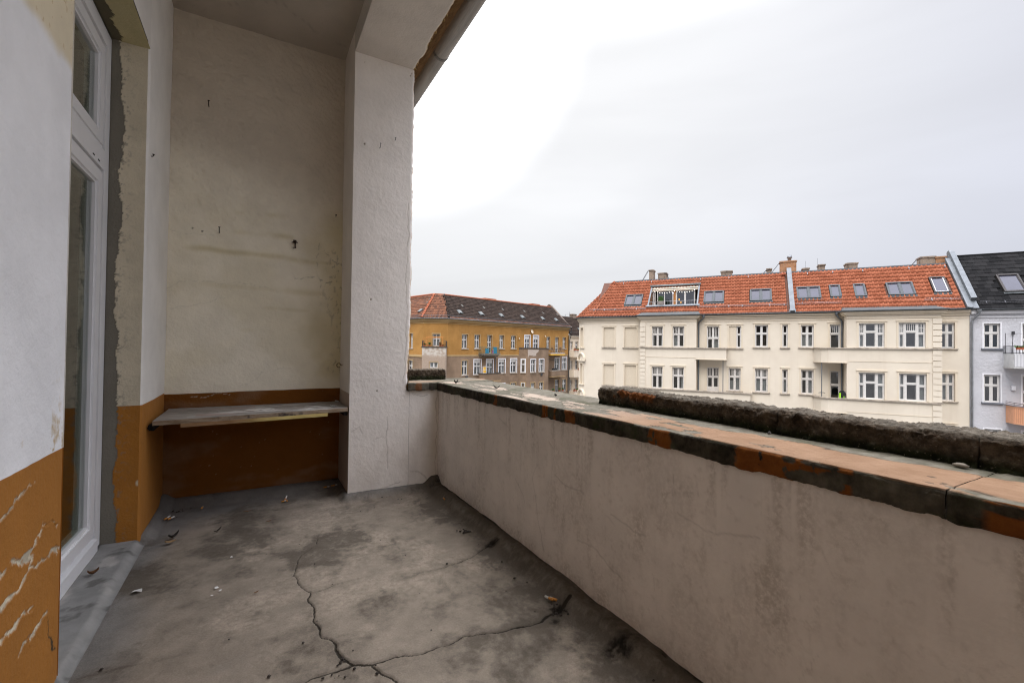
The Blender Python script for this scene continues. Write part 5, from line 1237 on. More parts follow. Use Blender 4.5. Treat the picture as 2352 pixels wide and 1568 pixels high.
m = MB(); m.tube([(1.27, sb - .35, zt_ - .22), (1.27, sb - .35, zt_ + .1)], .006, 4); m.build('cord', MT['black'], pd)
for x, dz, lb in ((1.66, -.72, 'upper of two amber lamps glowing behind the roof terrace glass'), (1.80, -.98, 'lower of two amber lamps glowing behind the roof terrace glass')):
    o = thing('pendant_bulb', lb, 'lamp', CRM, (x, sb + .5, zt_ + dz), 'amber lamps behind the terrace glass')
    m = MB(); m.lathe([(.0, -.06), (.05, -.03), (.055, .01), (.02, .06)], (x, sb + .5, zt_ + dz), 8); m.build('bulb', MT['amber'], o, None, True)
    m = MB(); m.tube([(x, sb + .5, zt_ + dz + .05), (x, sb + .5, zt_ + .3)], .006, 4); m.build('cord', MT['black'], o)
m = MB(); m.box(-.40, -.02, p0.y + .25, p0.y + .5, p0.z + .10, p0.z + .13)
for x in (-.38, -.06): m.box(x, x + .03, p0.y + .27, p0.y + .48, p0.z - .25, p0.z + .10)
m.solo('terrace_stool', MT['woodorange'], 'small wooden stool on the roof terrace left of the white pot', 'stool', CRM, (-.2, p0.y + .35, p0.z - .25))
# jacket hung over the balcony wall, hanger on the thin pipe
J0 = (12.5, -BRD - .05, -1.88)
jk = thing('jacket', 'black jacket with neon green stripes draped over the cream balcony wall', 'jacket', CRM, J0)
m = MB(); nn = 12
for k in range(nn):
    for z0, z1, w0, w1 in ((0, .25, .19, .21), (.25, .40, .21, .17), (.40, .48, .17, .08)):
        a0, a1 = 2 * math.pi * k / nn, 2 * math.pi * (k + 1) / nn
        m.quad((J0[0] + w0 * math.cos(a0), J0[1] + .06 + .09 * math.sin(a0), J0[2] + z0), (J0[0] + w0 * math.cos(a1), J0[1] + .06 + .09 * math.sin(a1), J0[2] + z0), (J0[0] + w1 * math.cos(a1), J0[1] + .06 + .09 * math.sin(a1), J0[2] + z1), (J0[0] + w1 * math.cos(a0), J0[1] + .06 + .09 * math.sin(a0), J0[2] + z1))
m.build('body', MT['black'], jk, None, True)
m = MB(); m.box(J0[0] - .19, J0[0] - .09, J0[1] - .05, J0[1] + .02, J0[2] - .01, J0[2] + .33); m.build('sleeve', MT['neon'], jk)
m = MB(); m.box(J0[0] + .06, J0[0] + .10, J0[1] - .042, J0[1] + .0, J0[2] - .01, J0[2] + .12); m.build('trim', MT['neon'], jk)
m = MB(); H0 = (11.40, -.92, -1.62); m.tube([(H0[0] - .20, H0[1], H0[2] - .02), (H0[0], H0[1], H0[2] + .07), (H0[0] + .20, H0[1], H0[2] - .02), (H0[0] - .20, H0[1], H0[2] - .02)], .010, 5); m.tube([(H0[0], H0[1], H0[2] + .07), (H0[0], H0[1], H0[2] + .13), (H0[0] + .03, H0[1] + .04, H0[2] + .15)], .008, 5)
m.solo('coat_hanger', MT['darksteel'], 'dark coat hanger hung on the thin drain pipe of the cream balcony', 'hanger', CRM, H0)
# ------------------------------------------------------------------ pale grey building on the right
gb = thing('grey_building', 'pale grey roughcast building with a black tiled roof and grey downpipe', 'building', CRM, (24, 5, GZ))
GW = [(19.83, 20.57, 1.52, 3.05), (19.83, 20.57, -1.80, -.10), (19.85, 20.59, -5.1, -3.43), (21.52, 22.3, .5, 3.03), (21.52, 22.3, -2.7, -.08), (21.52, 22.3, -5.1, -3.43), (24.0, 24.8, 1.52, 3.05), (24.0, 24.8, -1.8, -.1)]
m = MB(); wallgrid(m, 19.20, 31, GZ, 3.92, GW, .03, .2); m.quad((31, .03, GZ), (31, 12, GZ), (31, 12, 3.92), (31, .03, 3.92)); m.build('wall', MT['greyr'], gb)
m = MB(); m.quad((19.3, .8, GZ), (31, .8, GZ), (31, .8, 3.9), (19.3, .8, 3.9)); m.quad((19.3, .05, 3.86), (31, .05, 3.86), (31, .8, 3.86), (19.3, .8, 3.86)); m.build('interior', MT['interior'], gb)
MT['whitetrim'] = plain('white_plaster_trim', (.70, .70, .72), .8, .04, 5)
MT['greysill'] = plain('grey_sheet_sill', (.14, .15, .17), .5, .1, 5)
MT['tealglass'] = glass('teal_tinted_glass', .03, (.10, .34, .40))
for k, (a, b, c, d) in enumerate(GW):
    door = k in (3, 4)
    window(gb, I4, a, b, c, d, 'DB' if door else 'B', .03, .12, .07, .022, False, not door, [[(.7, .98, .02, .5)], None, [(.02, .45, .5, .9)], None, None, None, None, None][k], 'white', 'whitetrim', 'greysill', 'tealglass' if k == 0 else 'glass', .09)
m = MB(); course(m, [(19.22, .03), (31, .03)], .06, 3.42, 3.46); course(m, [(19.22, .03), (31, .03)], .16, 3.66, 3.92); m.build('cornice', MT['whitetrim'], gb)
m = MB(); m.tube([(19.55, -.26, 3.90), (31, -.26, 3.90)], .065, 8); m.build('gutter', MT['zincdark'], gb, None, True)
m = MB(); m.tube([(19.52, -.27, 3.88), (19.52, -.27, 3.74)] + elbow((19.52, -.27, 3.70), (19.26, -.09, 3.18)) + [(19.26, -.09, 1.0), (19.26, -.09, GZ)], .058, 8); m.lathe([(.06, -.14), (.13, .02), (.13, .12)], (19.52, -.27, 3.80), 8)
for z in (3.1, 1.40, -.6, -2.2, -4): m.tube([(19.26, -.09, z - .02), (19.26, -.09, z + .02)], .07, 8)
m.build('downpipe', plain('dark_zinc_pipe', (.20, .21, .22), .5, .15, 4, None, .35), gb, None, True)
m = MB(); m.box(19.18, 19.23, -.02, .04, GZ, 3.6); m.build('joint_strip', plain('grey_joint', (.36, .37, .40), .8), gb)
GR0, GL = roof_frame(-.25, 3.95, 3.55, 7.86)
m = MB(); m.quad(*(tuple(GR0 @ Vector(p)) for p in ((19.3, 0, -.02), (31, 0, -.02), (31, GL, -.02), (19.3, GL, -.02)))); m.quad((19.3, 3.55, 7.85), (31, 3.55, 7.85), (31, 12, 5), (19.3, 12, 5)); m.quad((19.5, -.25, 3.93), (31, -.25, 3.93), (31, .1, 3.9), (19.5, .1, 3.9))
gr = m.build('roof', MT['slate'], gb)
SLV = []
for k in range(6):
    q = MB(); q.box(0.003, .337, 0, .46, 0, .016, 0, k / 5)
    q.v = [(x, y, z + (.028 if y < .2 else .004)) for x, y, z in q.v]; SLV.append(q.mesh('tile', [MT['slate']], False, True))
DS = (21.02, 22.05, .312, .676)
nrow = 14; gg = GL / nrow; fld = MB(); cnt = 0
sl_ = []
for r in range(nrow):
    for k in range(34):
        x = 19.42 + k * .34 + (.17 if r % 2 else 0); y = r * gg - .04; hc = (r + .5) / nrow * GL / RL
        if DS[0] - .1 < x + .17 < DS[1] + .1 and DS[2] - .03 < hc < DS[3] + .01: continue
        sl_.append((x, y))
sl_.sort(key=lambda p: p[0])
for i, (x, y) in enumerate(sl_):
    t = random.random()
    if i < 170:
        o = bpy.data.objects.new('tile', SLV[int(t * 5.99)]); link(o, gr, GR0 @ T(x, y, random.uniform(-.002, .006)) @ Matrix.Rotation(random.uniform(-.008, .008), 4, 'Z') @ Matrix.Diagonal((1, gg * 1.16 / .46, 1, 1)))
    else:
        n0 = len(fld.v); fld.box(x + .003, x + .337, y, y + gg * 1.16, 0, .016, 0, t)
        for j in range(n0, n0 + 8): vx, vy, vz = fld.v[j]; fld.v[j] = (vx, vy, vz + (.028 if vy < y + .1 else .004))
o = fld.build('tile_field', MT['slate'], gr, GR0, False, True); o['kind'] = 'stuff'
skylight(gb, GR0, RL, DS[0], DS[1], DS[2], DS[3], 1, 'brownframe')
m = MB(); m.tube([(19.4, 3.55, 7.90), (31, 3.55, 7.90)], .06, 6); m.build('ridge', MT['slate'], gb)
snow_guard(gb, GR0, RL, 19.62, 30, .100, 'darksteel', .17, .12)
# raised party wall between the two roofs, clad in zinc sheets
m = MB(); L1 = 1.19 * RL
m.box(19.25, 19.50, .14 * RL, L1, -.1, .36); m.box(19.22, 19.27, .02 * RL, L1 - .1, -.1, .14)
n0 = len(m.v)
for k in range(8):
    a0, a1 = math.pi / 2 * k / 8, math.pi / 2 * (k + 1) / 8
    P = lambda a: (L1 + .40 * math.sin(a) * 1.0, -.04 + .40 * math.cos(a))
    (y0, z0), (y1, z1) = P(a0), P(a1); m.quad((19.25, y0, z0), (19.50, y0, z0), (19.50, y1, z1), (19.25, y1, z1))
    for t in (19.25, 19.50): m.tri((t, L1, -.2), (t, y0, z0), (t, y1, z1))
pw = m.build('party_wall', MT['zinc'], gb, RF)
for k in range(6):
    q = MB(); ya_, yb_ = .14 * RL + (L1 - .14 * RL) * k / 6, .14 * RL + (L1 - .14 * RL) * (k + 1) / 6 + .02
    q.box(19.235, 19.515, ya_, yb_, .36 + .004 * (k % 2), .372 + .004 * (k % 2))
    for x in (19.30, 19.45): q.box(x - .008, x + .008, ya_ + .3, ya_ + .316, .37, .385)
    q.build('zinc_sheet', MT['zinc'], pw)
m = MB(); m.box(19.20, 19.52, -.02, .14 * RL, -.08, .10); m.build('party_wall_foot', MT['zinc'], gb, RF)
# balconies of the grey building
pf = Nodes('perforated_metal')
chk = pf.n('ShaderNodeTexCoord'); mpn = pf.n('ShaderNodeMapping'); mpn.inputs['Scale'].default_value = (17, 17, 17); pf.l(pf.co, mpn.inputs['Vector'])
sp = pf.n('ShaderNodeSeparateXYZ'); pf.l(mpn.outputs[0], sp.inputs[0])
fx = pf.math('SUBTRACT', pf.math('FRACT', sp.outputs[0], 0), .5); fz = pf.math('SUBTRACT', pf.math('FRACT', sp.outputs[2], 0), .5)
dd = pf.math('ADD', pf.math('MULTIPLY', fx, fx), pf.math('MULTIPLY', fz, fz))
pcol = pf.mix(pf.ramp(dd, .045, .075), (.16, .16, .20), (.62, .62, .62))
MT['perf'] = pf.done(pcol, .5, None, .0, .4)
b1 = MB()
b1.quad((20.72, -1.2, .44), (23.6, -1.2, .44), (23.6, -1.2, 1.20), (20.72, -1.2, 1.20)); b1.quad((20.72, -1.17, .44), (23.6, -1.17, .44), (23.6, -1.17, 1.20), (20.72, -1.17, 1.20))
bo = b1.build('balcony', MT['perf'], gb)
m = MB(); m.box(20.70, 23.6, -1.19, .02, .34, .45)
for k in range(14): z = .46 + k * .054; m.box(20.70, 20.715, -1.19, .0, z, z + .040)
m.build('side_screen', plain('grey_screen', (.46, .46, .44), .5), bo)
m = MB(); railing(m, [(20.70, .0), (20.70, -1.19), (23.6, -1.19)], 1.2, 1.66, .011, .12); m.tube([(20.45, -.9, 1.2), (20.45, -.9, 2.42)], .014, 5); m.tube([(20.66, -1.1, 1.2), (20.70, -1.1, 2.42)], .014, 5); m.tube([(20.45, -.9, 2.38), (23, -1.0, 2.36)], .004, 4); m.build('railing', MT['darksteel'], bo)
fb = thing('flower_box', 'terracotta flower box with low green plants on the perforated balcony rail', 'planter', CRM, (21.0, -1.26, 1.45))
m = MB(); m.box(20.78, 21.38, -1.34, -1.21, 1.44, 1.58); m.box(20.76, 21.40, -1.35, -1.20, 1.56, 1.585); m.build('box', MT['terracotta'], fb)
m = MB()
for k in range(90):
    b_ = Vector((random.uniform(20.72, 21.4), -1.28 + random.uniform(-.07, .07), 1.58)); t_ = b_ + Vector((random.uniform(-.10, .10), random.uniform(-.08, .05), random.uniform(.02, .12))); s_ = Vector((.022, .01, 0))
    m.quad(tuple(b_ - s_), tuple(b_ + s_), tuple(t_ + s_), tuple(t_ - s_))
m.build('foliage', MT['leaf'], fb)
m = MB(); zt, zl = -1.90, -2.95
pth = [(20.80, .02), (20.86, -.75), (21.16, -1.2), (23.6, -1.2)]
for i in range(3):
    p, q_ = pth[i], pth[i + 1]; m.quad((*p, zl), (*q_, zl), (*q_, zt), (*p, zt)); pi, qi = (p[0] + .04, p[1] + .06), (q_[0] + .04, q_[1] + .06); m.quad((*pi, zl), (*qi, zl), (*qi, zt), (*pi, zt)); m.quad((*p, zt), (*q_, zt), (*qi, zt), (*pi, zt))
m.f.append(tuple(range(len(m.v), len(m.v) + 5))); m.v += [(20.80, .02, zl), (20.86, -.75, zl), (21.16, -1.2, zl), (23.6, -1.2, zl), (23.6, .02, zl)]; m.m.append(0); m.tint += [.5] * 5
bo2 = m.build('balcony', MT['salmon'], gb)
m = MB()
for k in range(6): x = 20.87 + k * .055; yk = -.76 - (x - 20.86) * 1.5; m.box(x - .004, x + .004, yk - .010, yk + .01, zl + .08, zt - .1)
for k in range(20): x = 21.22 + k * .12; m.box(x - .004, x + .004, -1.208, -1.19, zl + .08, zt - .1)
m.build('board_joint', plain('salmon_joint', (.50, .24, .13), .8), bo2)
m = MB(); course(m, [(20.76, .02), (20.82, -.77), (21.13, -1.22), (23.6, -1.22)], .03, zt, zt + .05); m.build('coping', MT['greysill'], bo2)
m = MB(); m.tube([(20.80, .0, zt + .22), (20.87, -.76, zt + .20), (21.16, -1.2, zt + .17), (23.6, -1.2, zt + .17)], .016, 5)
for p in ((20.87, -.76), (21.16, -1.2), (21.8, -1.2), (22.4, -1.2)): m.tube([(*p, zt), (*p, zt + .18)], .012, 5)
m.tube([(20.80, 0, zt + .12), (20.87, -.76, zt + .11), (21.16, -1.2, zt + .09), (23.6, -1.2, zt + .09)], .012, 5); m.build('railing', MT['darksteel'], bo2)
m = MB(); m.box(21.06, 21.16, -.10, .02, 2.36, 2.56); m.box(21.08, 21.14, -.12, -.10, 2.38, 2.48); m.build('wall_lamp', MT['darksteel'], gb)
m = MB(); m.box(21.03, 21.20, -.10, .02, -1.0, -.74); m.box(21.05, 21.18, -.115, -.10, -.98, -.80); m.build('utility_box', MT['boxwhite'], gb)

# ------------------------------------------------------------------ ochre and brown corner building
yb = thing('ochre_building', 'ochre and brown rendered corner apartment building with a dark tiled roof', 'building', YEL, (8, 8, GZ))
cz, sz = math.cos(math.atan2(.72621481, .68746785)), math.sin(math.atan2(.72621481, .68746785))
Rl = lambda yaw: Matrix.Rotation(yaw, 4, 'Z')
C0 = Vector((-2.90, 0, 0))
ang = -math.atan2(.72621481, .68746785)                   # chamfer runs square to our view
CHF = T(*C0) @ Rl(ang) @ T(-3.12, 0, 0)                    # chamfer frame: x from its left end, 3.12 long
C1 = CHF @ Vector((0, 0, 0))
LFT = CHF @ Rl(rad(43)) if False else CHF @ Rl(rad(-43)) @ T(-24, 0, 0)   # left facade, 9 long, ends at the chamfer
ZY = 4.78; ZD = .12
OT = [(-.47, .52, .98, 2.86), (1.74, 2.75, .99, 2.87), (4.13, 5.07, .33, 2.89), (6.52, 7.48, 1.02, 2.93), (8.96, 10.01, 1.03, 2.93), (11.98, 13.15, .33, 3.05), (14.0, 15.18, .33, 3.07), (17.22, 18.16, 1.12, 2.97), (19.48, 20.46, .33, 2.96), (21.51, 22.46, 1.14, 2.98)]
OR = [(-.45, .55, -2.55, -.63), (1.70, 2.96, -2.58, -.55), (4.03, 5.29, -3.0, -.52), (6.45, 7.71, -2.52, -.51), (8.89, 10.16, -2.54, -.51), (19.5, 20.67, -3.0, -.45), (21.44, 22.64, -2.42, -.43)]
OQ = [(-.45, .55, -6.0, -4.05), (1.75, 2.80, -6.0, -4.05), (4.1, 5.2, -6.3, -4.05), (6.51, 7.72, -6.0, -4.04), (8.99, 10.08, -6.0, -4.04), (19.5, 20.58, -6.3, -4.02), (21.51, 22.59, -6.0, -4.01)]
def zones(F, t0, t1, ops, name='wall', s=0.0, ptop=ZY):
    for z0, z1, mt in ((ZD, ptop, 'ochre'), (GZ, ZD, 'brownr')):
        m = MB(); wallgrid(m, t0, t1, z0, z1, [(a, b, max(c, z0), min(d, z1)) for a, b, c, d in ops if d > z0 and c < z1], s, .24); m.build(name, MT[mt], yb, F)
zones(I4, -2.90, 23.20, OT + OR + OQ)
CW = [(1.20, 2.14, 1.25, 2.81)]
zones(CHF, 0, 3.12, CW)
LW = [(24 - 2.96, 24 - 2.30, .94, 2.87), (24 - 3.25, 24 - 2.23, -2.6, -.66)] + [(24 - x, 24 - x + 1.0, z, z + 1.93) for x in (6.4, 9.4, 12.4, 15.4) for z in (.94, -2.6)]
zones(LFT, 0, 24.0, LW)
m = MB(); m.quad((-2.9, .9, GZ), (23, .9, GZ), (23, .9, 4.7), (-2.9, .9, 4.7)); m.quad((-2.9, .02, 4.70), (23, .02, 4.70), (23, .9, 4.7), (-2.9, .9, 4.7)); m.quad((23.2, 0, GZ), (23.2, 12, GZ), (23.2, 12, 8.3), (23.2, 0, 4.8)); m.build('interior', MT['interior'], yb)
m = MB(); m.quad((-.3, .9, GZ), (3.4, .9, GZ), (3.4, .9, 4.7), (-.3, .9, 4.7)); m.build('interior', MT['interior'], yb, CHF)
m = MB(); m.quad((0, .9, GZ), (24, .9, GZ), (24, .9, 4.7), (0, .9, 4.7)); m.build('interior', MT['interior'], yb, LFT)
sp_ = dict(bmat='ochre_trim', smat='ledge', cap=False, bandp=.02, sillz=.10)
CU = [[(.03, .97, .04, .95)], [(.03, .4, .04, .95), (.6, .97, .04, .95)], [(.5, .95, .04, .95)], None]
ti = 0
def W(F, o, st, band='ochre_trim', b=.09, sill=True, s=0.0, rev=.20, c=None, cap=False):
    global ti; ti += 1
    return window(yb, F, *o, st, s, rev, b, .025 if band != 'whitetrim' else .05, cap, sill, CU[ti % 4] if c is None else c, 'white', band, 'ledge', 'glass', .10)
for k, o in enumerate(OT):
    st = 'DB' if k in (2, 8) else ('R' if k in (5, 6) else 'B')
    W(I4, o, st, 'whitetrim' if k in (5, 6) else 'ochre_trim', .13 if k in (5, 6) else .08, k not in (2, 5, 6, 8), 0, .10 if k in (5, 6) else .20)
for k, o in enumerate(OR): W(I4, o, 'R' if k in (1, 2, 3, 4) else 'B', 'whitetrim' if k else 'ochre_trim', .12 if k else .09, k not in (2, 5), 0, .12)
for k, o in enumerate(OQ): W(I4, o, 'B', 'ochre_trim' if k != 3 else 'whitetrim', .12, False, 0, .14)
W(CHF, CW[0], 'B', 'ochre_trim', .12, False)
for k, o in enumerate(LW): W(LFT, o, 'B', 'ochre_trim', .10, True)
# cornice, string course, eaves gutter over all three faces
P3 = [C1 - Vector((0, 0, 0)), C0, Vector((23.2, 0, 0))]
LE = LFT @ Vector((0, 0, 0)); path = [(LE.x, LE.y), (C1.x, C1.y), (C0.x, C0.y), (23.2, 0)]
m = MB()
for pr, z0, z1 in ((.05, 4.16, 4.24), (.12, 4.34, 4.46), (.22, 4.46, 4.60), (.32, 4.60, 4.76)): course(m, path, pr, z0, z1)
m.build('cornice', MT['ochre_trim'], yb)
m = MB(); course(m, [(C0.x, C0.y), (10.7, 0)], .03, ZD - .16, ZD + .02); course(m, [(17.4, 0), (23.2, 0)], .03, ZD - .10, ZD + .02); course(m, path[:2], .08, ZD - .30, ZD + .02); m.build('string_course', MT['ochre_trim'], yb)
eav = []
for i, p in enumerate(path):
    d0 = Vector(p) - Vector(path[i - 1]) if i else Vector(path[1]) - Vector(p); d1 = Vector(path[i + 1]) - Vector(p) if i < 3 else d0
    n = (Vector((d0.y, -d0.x)).normalized() + Vector((d1.y, -d1.x)).normalized()); n = n / max(.3, n.length ** 2 / 2); eav.append(Vector(p) + n * .42)
m = MB(); m.tube([(p.x, p.y, 4.80) for p in eav], .075, 6); m.build('gutter', MT['zinc'], yb, None, True)
# roof: three planes meeting in hips
rid = [Vector((eav[0].x + 3.0, eav[0].y + 4.2, 8.30)), Vector((-1.1, 4.9, 8.36)), Vector((-.24, 4.0, 8.36)), Vector((24.6, 4.0, 8.36))]
rid[1] = (CHF @ Vector((.62, 4.1, 8.36))); rid[2] = Vector((-.40, 4.0, 8.36)); rid[0] = LFT @ Vector((0, 4.0, 8.36)); rid[1] = rid[1]; rid[3] = Vector((23.2, 4.0, 8.36))
planes = []
m = MB(); mats_ = ['tileold', 'tileold', 'tiledark']
for i in range(3):
    a, b = Vector((*eav[i], 4.84)), Vector((*eav[i + 1], 4.84)); planes.append((a, b, rid[i + 1], rid[i])); dz_ = Vector((0, 0, .0)); c_, d_ = rid[i + 1], rid[i]; ctr = (a + b + c_ + d_) / 4 - Vector((0, 0, .25)); q4 = [p - Vector((0, 0, .03)) for p in (a, b)] + [p - Vector((0, 0, 1.2 if i == 0 else .4)) for p in (c_, d_)]; m.quad(*(tuple(p) for p in q4))
m.quad(tuple(rid[2]), tuple(rid[3]), (23.2, 12, 4.8), (-.4, 14, 4.8)); yr = m.build('roof', plain('old_roof_deck', (.07, .045, .035), .9), yb)
SP = [(0, .012), (.35, 0), (.62, .012), (.82, .034), (1, .012)]
for i, (a, b, c, d) in enumerate(planes):
    ux = (b - a).normalized(); L_ = (b - a).length; w_ = .25 if i == 2 else .26; nrows = 15 if i == 2 else 14
    q = MB(); pale = MB()
    h = (d - a).z; up_ = (d - a) - ux * (d - a).dot(ux); uy = up_.normalized(); hl = up_.length; uz = ux.cross(uy)
    Mx = Matrix(((ux.x, uy.x, uz.x, a.x), (ux.y, uy.y, uz.y, a.y), (ux.z, uy.z, uz.z, a.z), (0, 0, 0, 1)))
    xl, xr = (d - a).dot(ux), (c - a).dot(ux); gr_ = hl / nrows
    for r in range(nrows):
        u = r / nrows; x0, x1 = xl * u, L_ + (xr - L_) * u
        k = int(x0 / w_)
        while (k + 1) * w_ <= x1 + .02:
            x = k * w_; k += 1
            if x < x0 - .02: continue
            pl_ = False
            if i == 0 and 9 <= r <= 12 and x > L_ - 3.4 and random.random() < .30: pl_ = True
            tt = random.random()
            if i == 2 and r < 1: tile_into(pale, x, r * gr_, w_ * 1.04, gr_ * 1.1, .045, tt, SP, .02)
            else: tile_into(pale if pl_ else q, x, r * gr_, w_ * 1.04, gr_ * 1.1, .045, tt, SP, .02)
    o = q.build('tile_field', MT[mats_[i]], yr, Mx, False, True); o['kind'] = 'stuff'
    if pale.v: o = pale.build('eaves_tiles' if i == 2 else 'pale_tiles', MT['tileold' if i == 2 else 'tilepale'], yr, Mx, False, True); o['kind'] = 'stuff'
    if i == 2: YF, YL = Mx, hl
    planes[i] = (Mx, hl, L_)
def hip(a, b, mat, n, r=.13):
    for k in range(n):
        p, q_ = a.lerp(b, k / n), a.lerp(b, (k + 1.12) / n); m = MB(); m.tube([tuple(p + Vector((0, 0, .07))), tuple(q_ + Vector((0, 0, .03)))], [r, r * .78], 6); m.build('hip_tile', MT[mat], yr, None, False, True)
hip(Vector((*eav[1], 4.86)), rid[1], 'tile', 16, .17); hip(Vector((*eav[2], 4.86)), rid[2], 'tiledark', 16, .15)
m = MB(); m.tube([tuple(rid[0] + Vector((0, 0, .05))), tuple(rid[1] + Vector((0, 0, .05))), tuple(rid[2] + Vector((0, 0, .05)))], .11, 6); m.tube([tuple(rid[2] + Vector((0, 0, .05))), tuple(rid[3] + Vector((0, 0, .05)))], .11, 6); m.build('ridge_tiles', MT['tile'], yr, None, False, True)
sg = MB()
for Mx, hl, L_ in planes:
    for z in (.10, .30): pass
for i in range(3):
    a, b = eav[i], eav[i + 1]; n = int((b - a).length / .25)
    for z in (5.02, 5.22): sg.tube([(a.x, a.y + .12, z), (b.x, b.y + .12, z)], .02, 4)
    for k in range(n): p = a.lerp(b, k / n); sg.box(p.x - .012, p.x + .012, p.y + .10, p.y + .125, 4.9, 5.22)
sg.build('snow_guard', MT['steel'], yb)
def on_roof(t, h): return YF @ T(t - (-2.90) + .42 * .45, h * YL, 0)
for t, h in ((-.3, .27), (3.63, .277), (7.65, .282), (12.31, .29), (17.25, .30), (20.76, .293)):
    m = MB(); m.box(-.36, .36, -.36, .36, 0, .12); m.prism([(-.30, .12), (.30, .12), (.20, .20), (-.20, .20)], -.32, .32, 1)
    m.build('roof_hatch', plain('grey_hatch', (.085, .095, .095), .4) if 'grey_hatch' not in bpy.data.materials else bpy.data.materials['grey_hatch'], yb, on_roof(t, h))
for t, h in ((1.19, .567), (5.34, .58), (9.23, .584), (14.22, .599), (18.96, .605), (22.82, .607)):
    m = MB(); m.box(-.13, .13, -.26, .26, .02, .09); m.build('glass_tile', MT['tilepale'], yb, on_roof(t, h))
m = MB(); m.box(-.3, .3, -.3, .3, 0, .2); m.build('roof_hatch', bpy.data.materials['grey_hatch'], yb, planes[0][0] @ T(22.2, 1.6, 0))
for t0, t1, z1 in ((8.14, 10.5, 8.78), (19.14, 21.22, 8.80), (1.56, 2.08, 8.58), (15.2, 16.0, 8.60)):
    m = MB(); m.box(t0, t1, 4.9, 5.7, 7.6, z1); m.box(t0 - .06, t1 + .06, 4.84, 5.76, z1 - .12, z1 - .02); m.build('chimney', plain('red_chimney', (.36, .12, .06), .9, .2, 6) if 'red_chimney' not in bpy.data.materials else bpy.data.materials['red_chimney'], yb)
m = MB(); m.prism([(-.45, 4.75), (.3, 5.25), (3.9, 8.65), (4.4, 8.95), (4.8, 8.75), (4.8, 4.75)], 23.2, 23.62, 0); m.build('gable_wall', plain('sooty_gable', (.13, .10, .08), .95, .25, 3, (18, .02)), yb)
m = MB(); m.tube([(23.3, -.42, 4.75), (23.55, -.4, 4.5)] + elbow((23.55, -.4, 4.4), (23.1, -.12, 3.2)) + [(23.1, -.12, GZ)], .06, 6); m.build('downpipe', MT['zincdark'], yb)
# oriel
OD = 1.0; m = MB(); ow = [(12.30, 13.36, -2.52, -.58), (14.28, 15.34, -2.54, -.57), (12.33, 13.27, -6.0, -4.14), (14.33, 15.31, -6.0, -4.13)]
wallgrid(m, 11.55, 16.56, GZ, 1.05, ow, -OD, .24); 
for a, b in (((10.72, 0), (11.55, -OD)), ((16.56, -OD), (17.55, 0))): m.quad((*a, GZ), (*b, GZ), (*b, 1.05), (*a, 1.05))
orl = m.build('oriel', MT['brownr'], yb)
m = MB(); m.quad((11.2, -OD + .6, GZ), (17, -OD + .6, GZ), (17, -OD + .6, 1.0), (11.2, -OD + .6, 1.0)); m.quad((10.7, 0, .98), (11.55, -OD, .98), (16.56, -OD, .98), (17.55, 0, .98)); m.build('oriel_interior', MT['interior'], orl)
m = MB(); course(m, [(10.7, 0), (11.55, -OD), (16.56, -OD), (17.58, 0)], .07, 1.03, 1.19); m.build('coping', plain('dark_coping', (.07, .06, .05), .9, .3, 6), orl)
m = MB(); m.f.append(tuple(range(9))); m.m.append(0); m.tint += [.5] * 9
m.v += [(11.58, -OD - .012, .93), (14.2, -OD - .012, .90), (14.0, -OD - .012, .55), (13.5, -OD - .012, .30), (13.55, -OD - .012, -.02), (12.9, -OD - .012, -.08), (12.4, -OD - .012, .04), (11.8, -OD - .012, .02), (11.6, -OD - .012, -.5)]
m.build('render_patch', plain('pale_patch', (.44, .37, .31), .95, .1, 5, (20, .01)), orl)
for o in ow: W(I4, o, 'B', 'whitetrim' if o[2] > -3 else 'ochre_trim', .12, o[2] > -3, -OD, .14)
dv = Vector((.83, -1.0, 0)).normalized(); OCF = Matrix(((dv.x, -dv.y, 0, 10.72), (dv.y, dv.x, 0, 0), (0, 0, 1, 0), (0, 0, 0, 1)))
W(OCF, (.35, .95, -2.55, -.56), 'N', 'whitetrim', .10, True, -.02, -.06, [(.1, .9, .05, .5)]); W(OCF, (.35, .95, -6.0, -4.05), 'N', 'ochre_trim', .10, False, -.02, -.06, [(.1, .9, .05, .5)])
# chamfer balcony: rendered box below, planted terrace with timber frame above
m = MB(); wallgrid(m, .06, 3.05, GZ, 1.06, [(1.05, 2.08, -1.5, -.77)], -1.0, .2)
for t in (.06, 3.05): m.quad((t, -1.0, GZ), (t, 0, GZ), (t, 0, 1.06), (t, -1.0, 1.06))
pn = Nodes('patched_render')
v = pn.ramp(pn.noise(1.6, 6, .65), .42, .58); sep_ = pn.n('ShaderNodeSeparateXYZ'); pn.l(pn.co, sep_.inputs[0])
hz = pn.ramp(sep_.outputs[2], 14.7 - 15 + .0, 15.35 - 15 + .0)
pc = pn.mix(pn.math('MULTIPLY', v, hz), pn.mix(pn.ramp(pn.noise(8, 5), .3, .7), (.30, .235, .18), (.37, .29, .225)), (.50, .46, .40))
MT['patched'] = pn.done(pc, .95, pn.bump(pn.noise(7, 5, .65), .03), 0, .2)
cbx = m.build('balcony', MT['patched'], yb, CHF)
m = MB(); m.quad((.1, -.5, GZ), (3, -.5, GZ), (3, -.5, 1), (.1, -.5, 1)); m.quad((.1, -.98, .95), (3, -.98, .95), (3, 0, .95), (.1, 0, .95)); m.build('balcony_interior', MT['interior'], cbx)
m = MB(); course(m, [(.02, 0), (.02, -1.0), (3.09, -1.0), (3.09, 0)], .06, 1.05, 1.19); m.build('coping', bpy.data.materials['dark_coping'], cbx)
W(CHF, (1.05, 2.08, -1.5, -.77), 'S', 'ochre_trim', .06, False, -1.0, .10, [(.05, .95, .05, .95)])
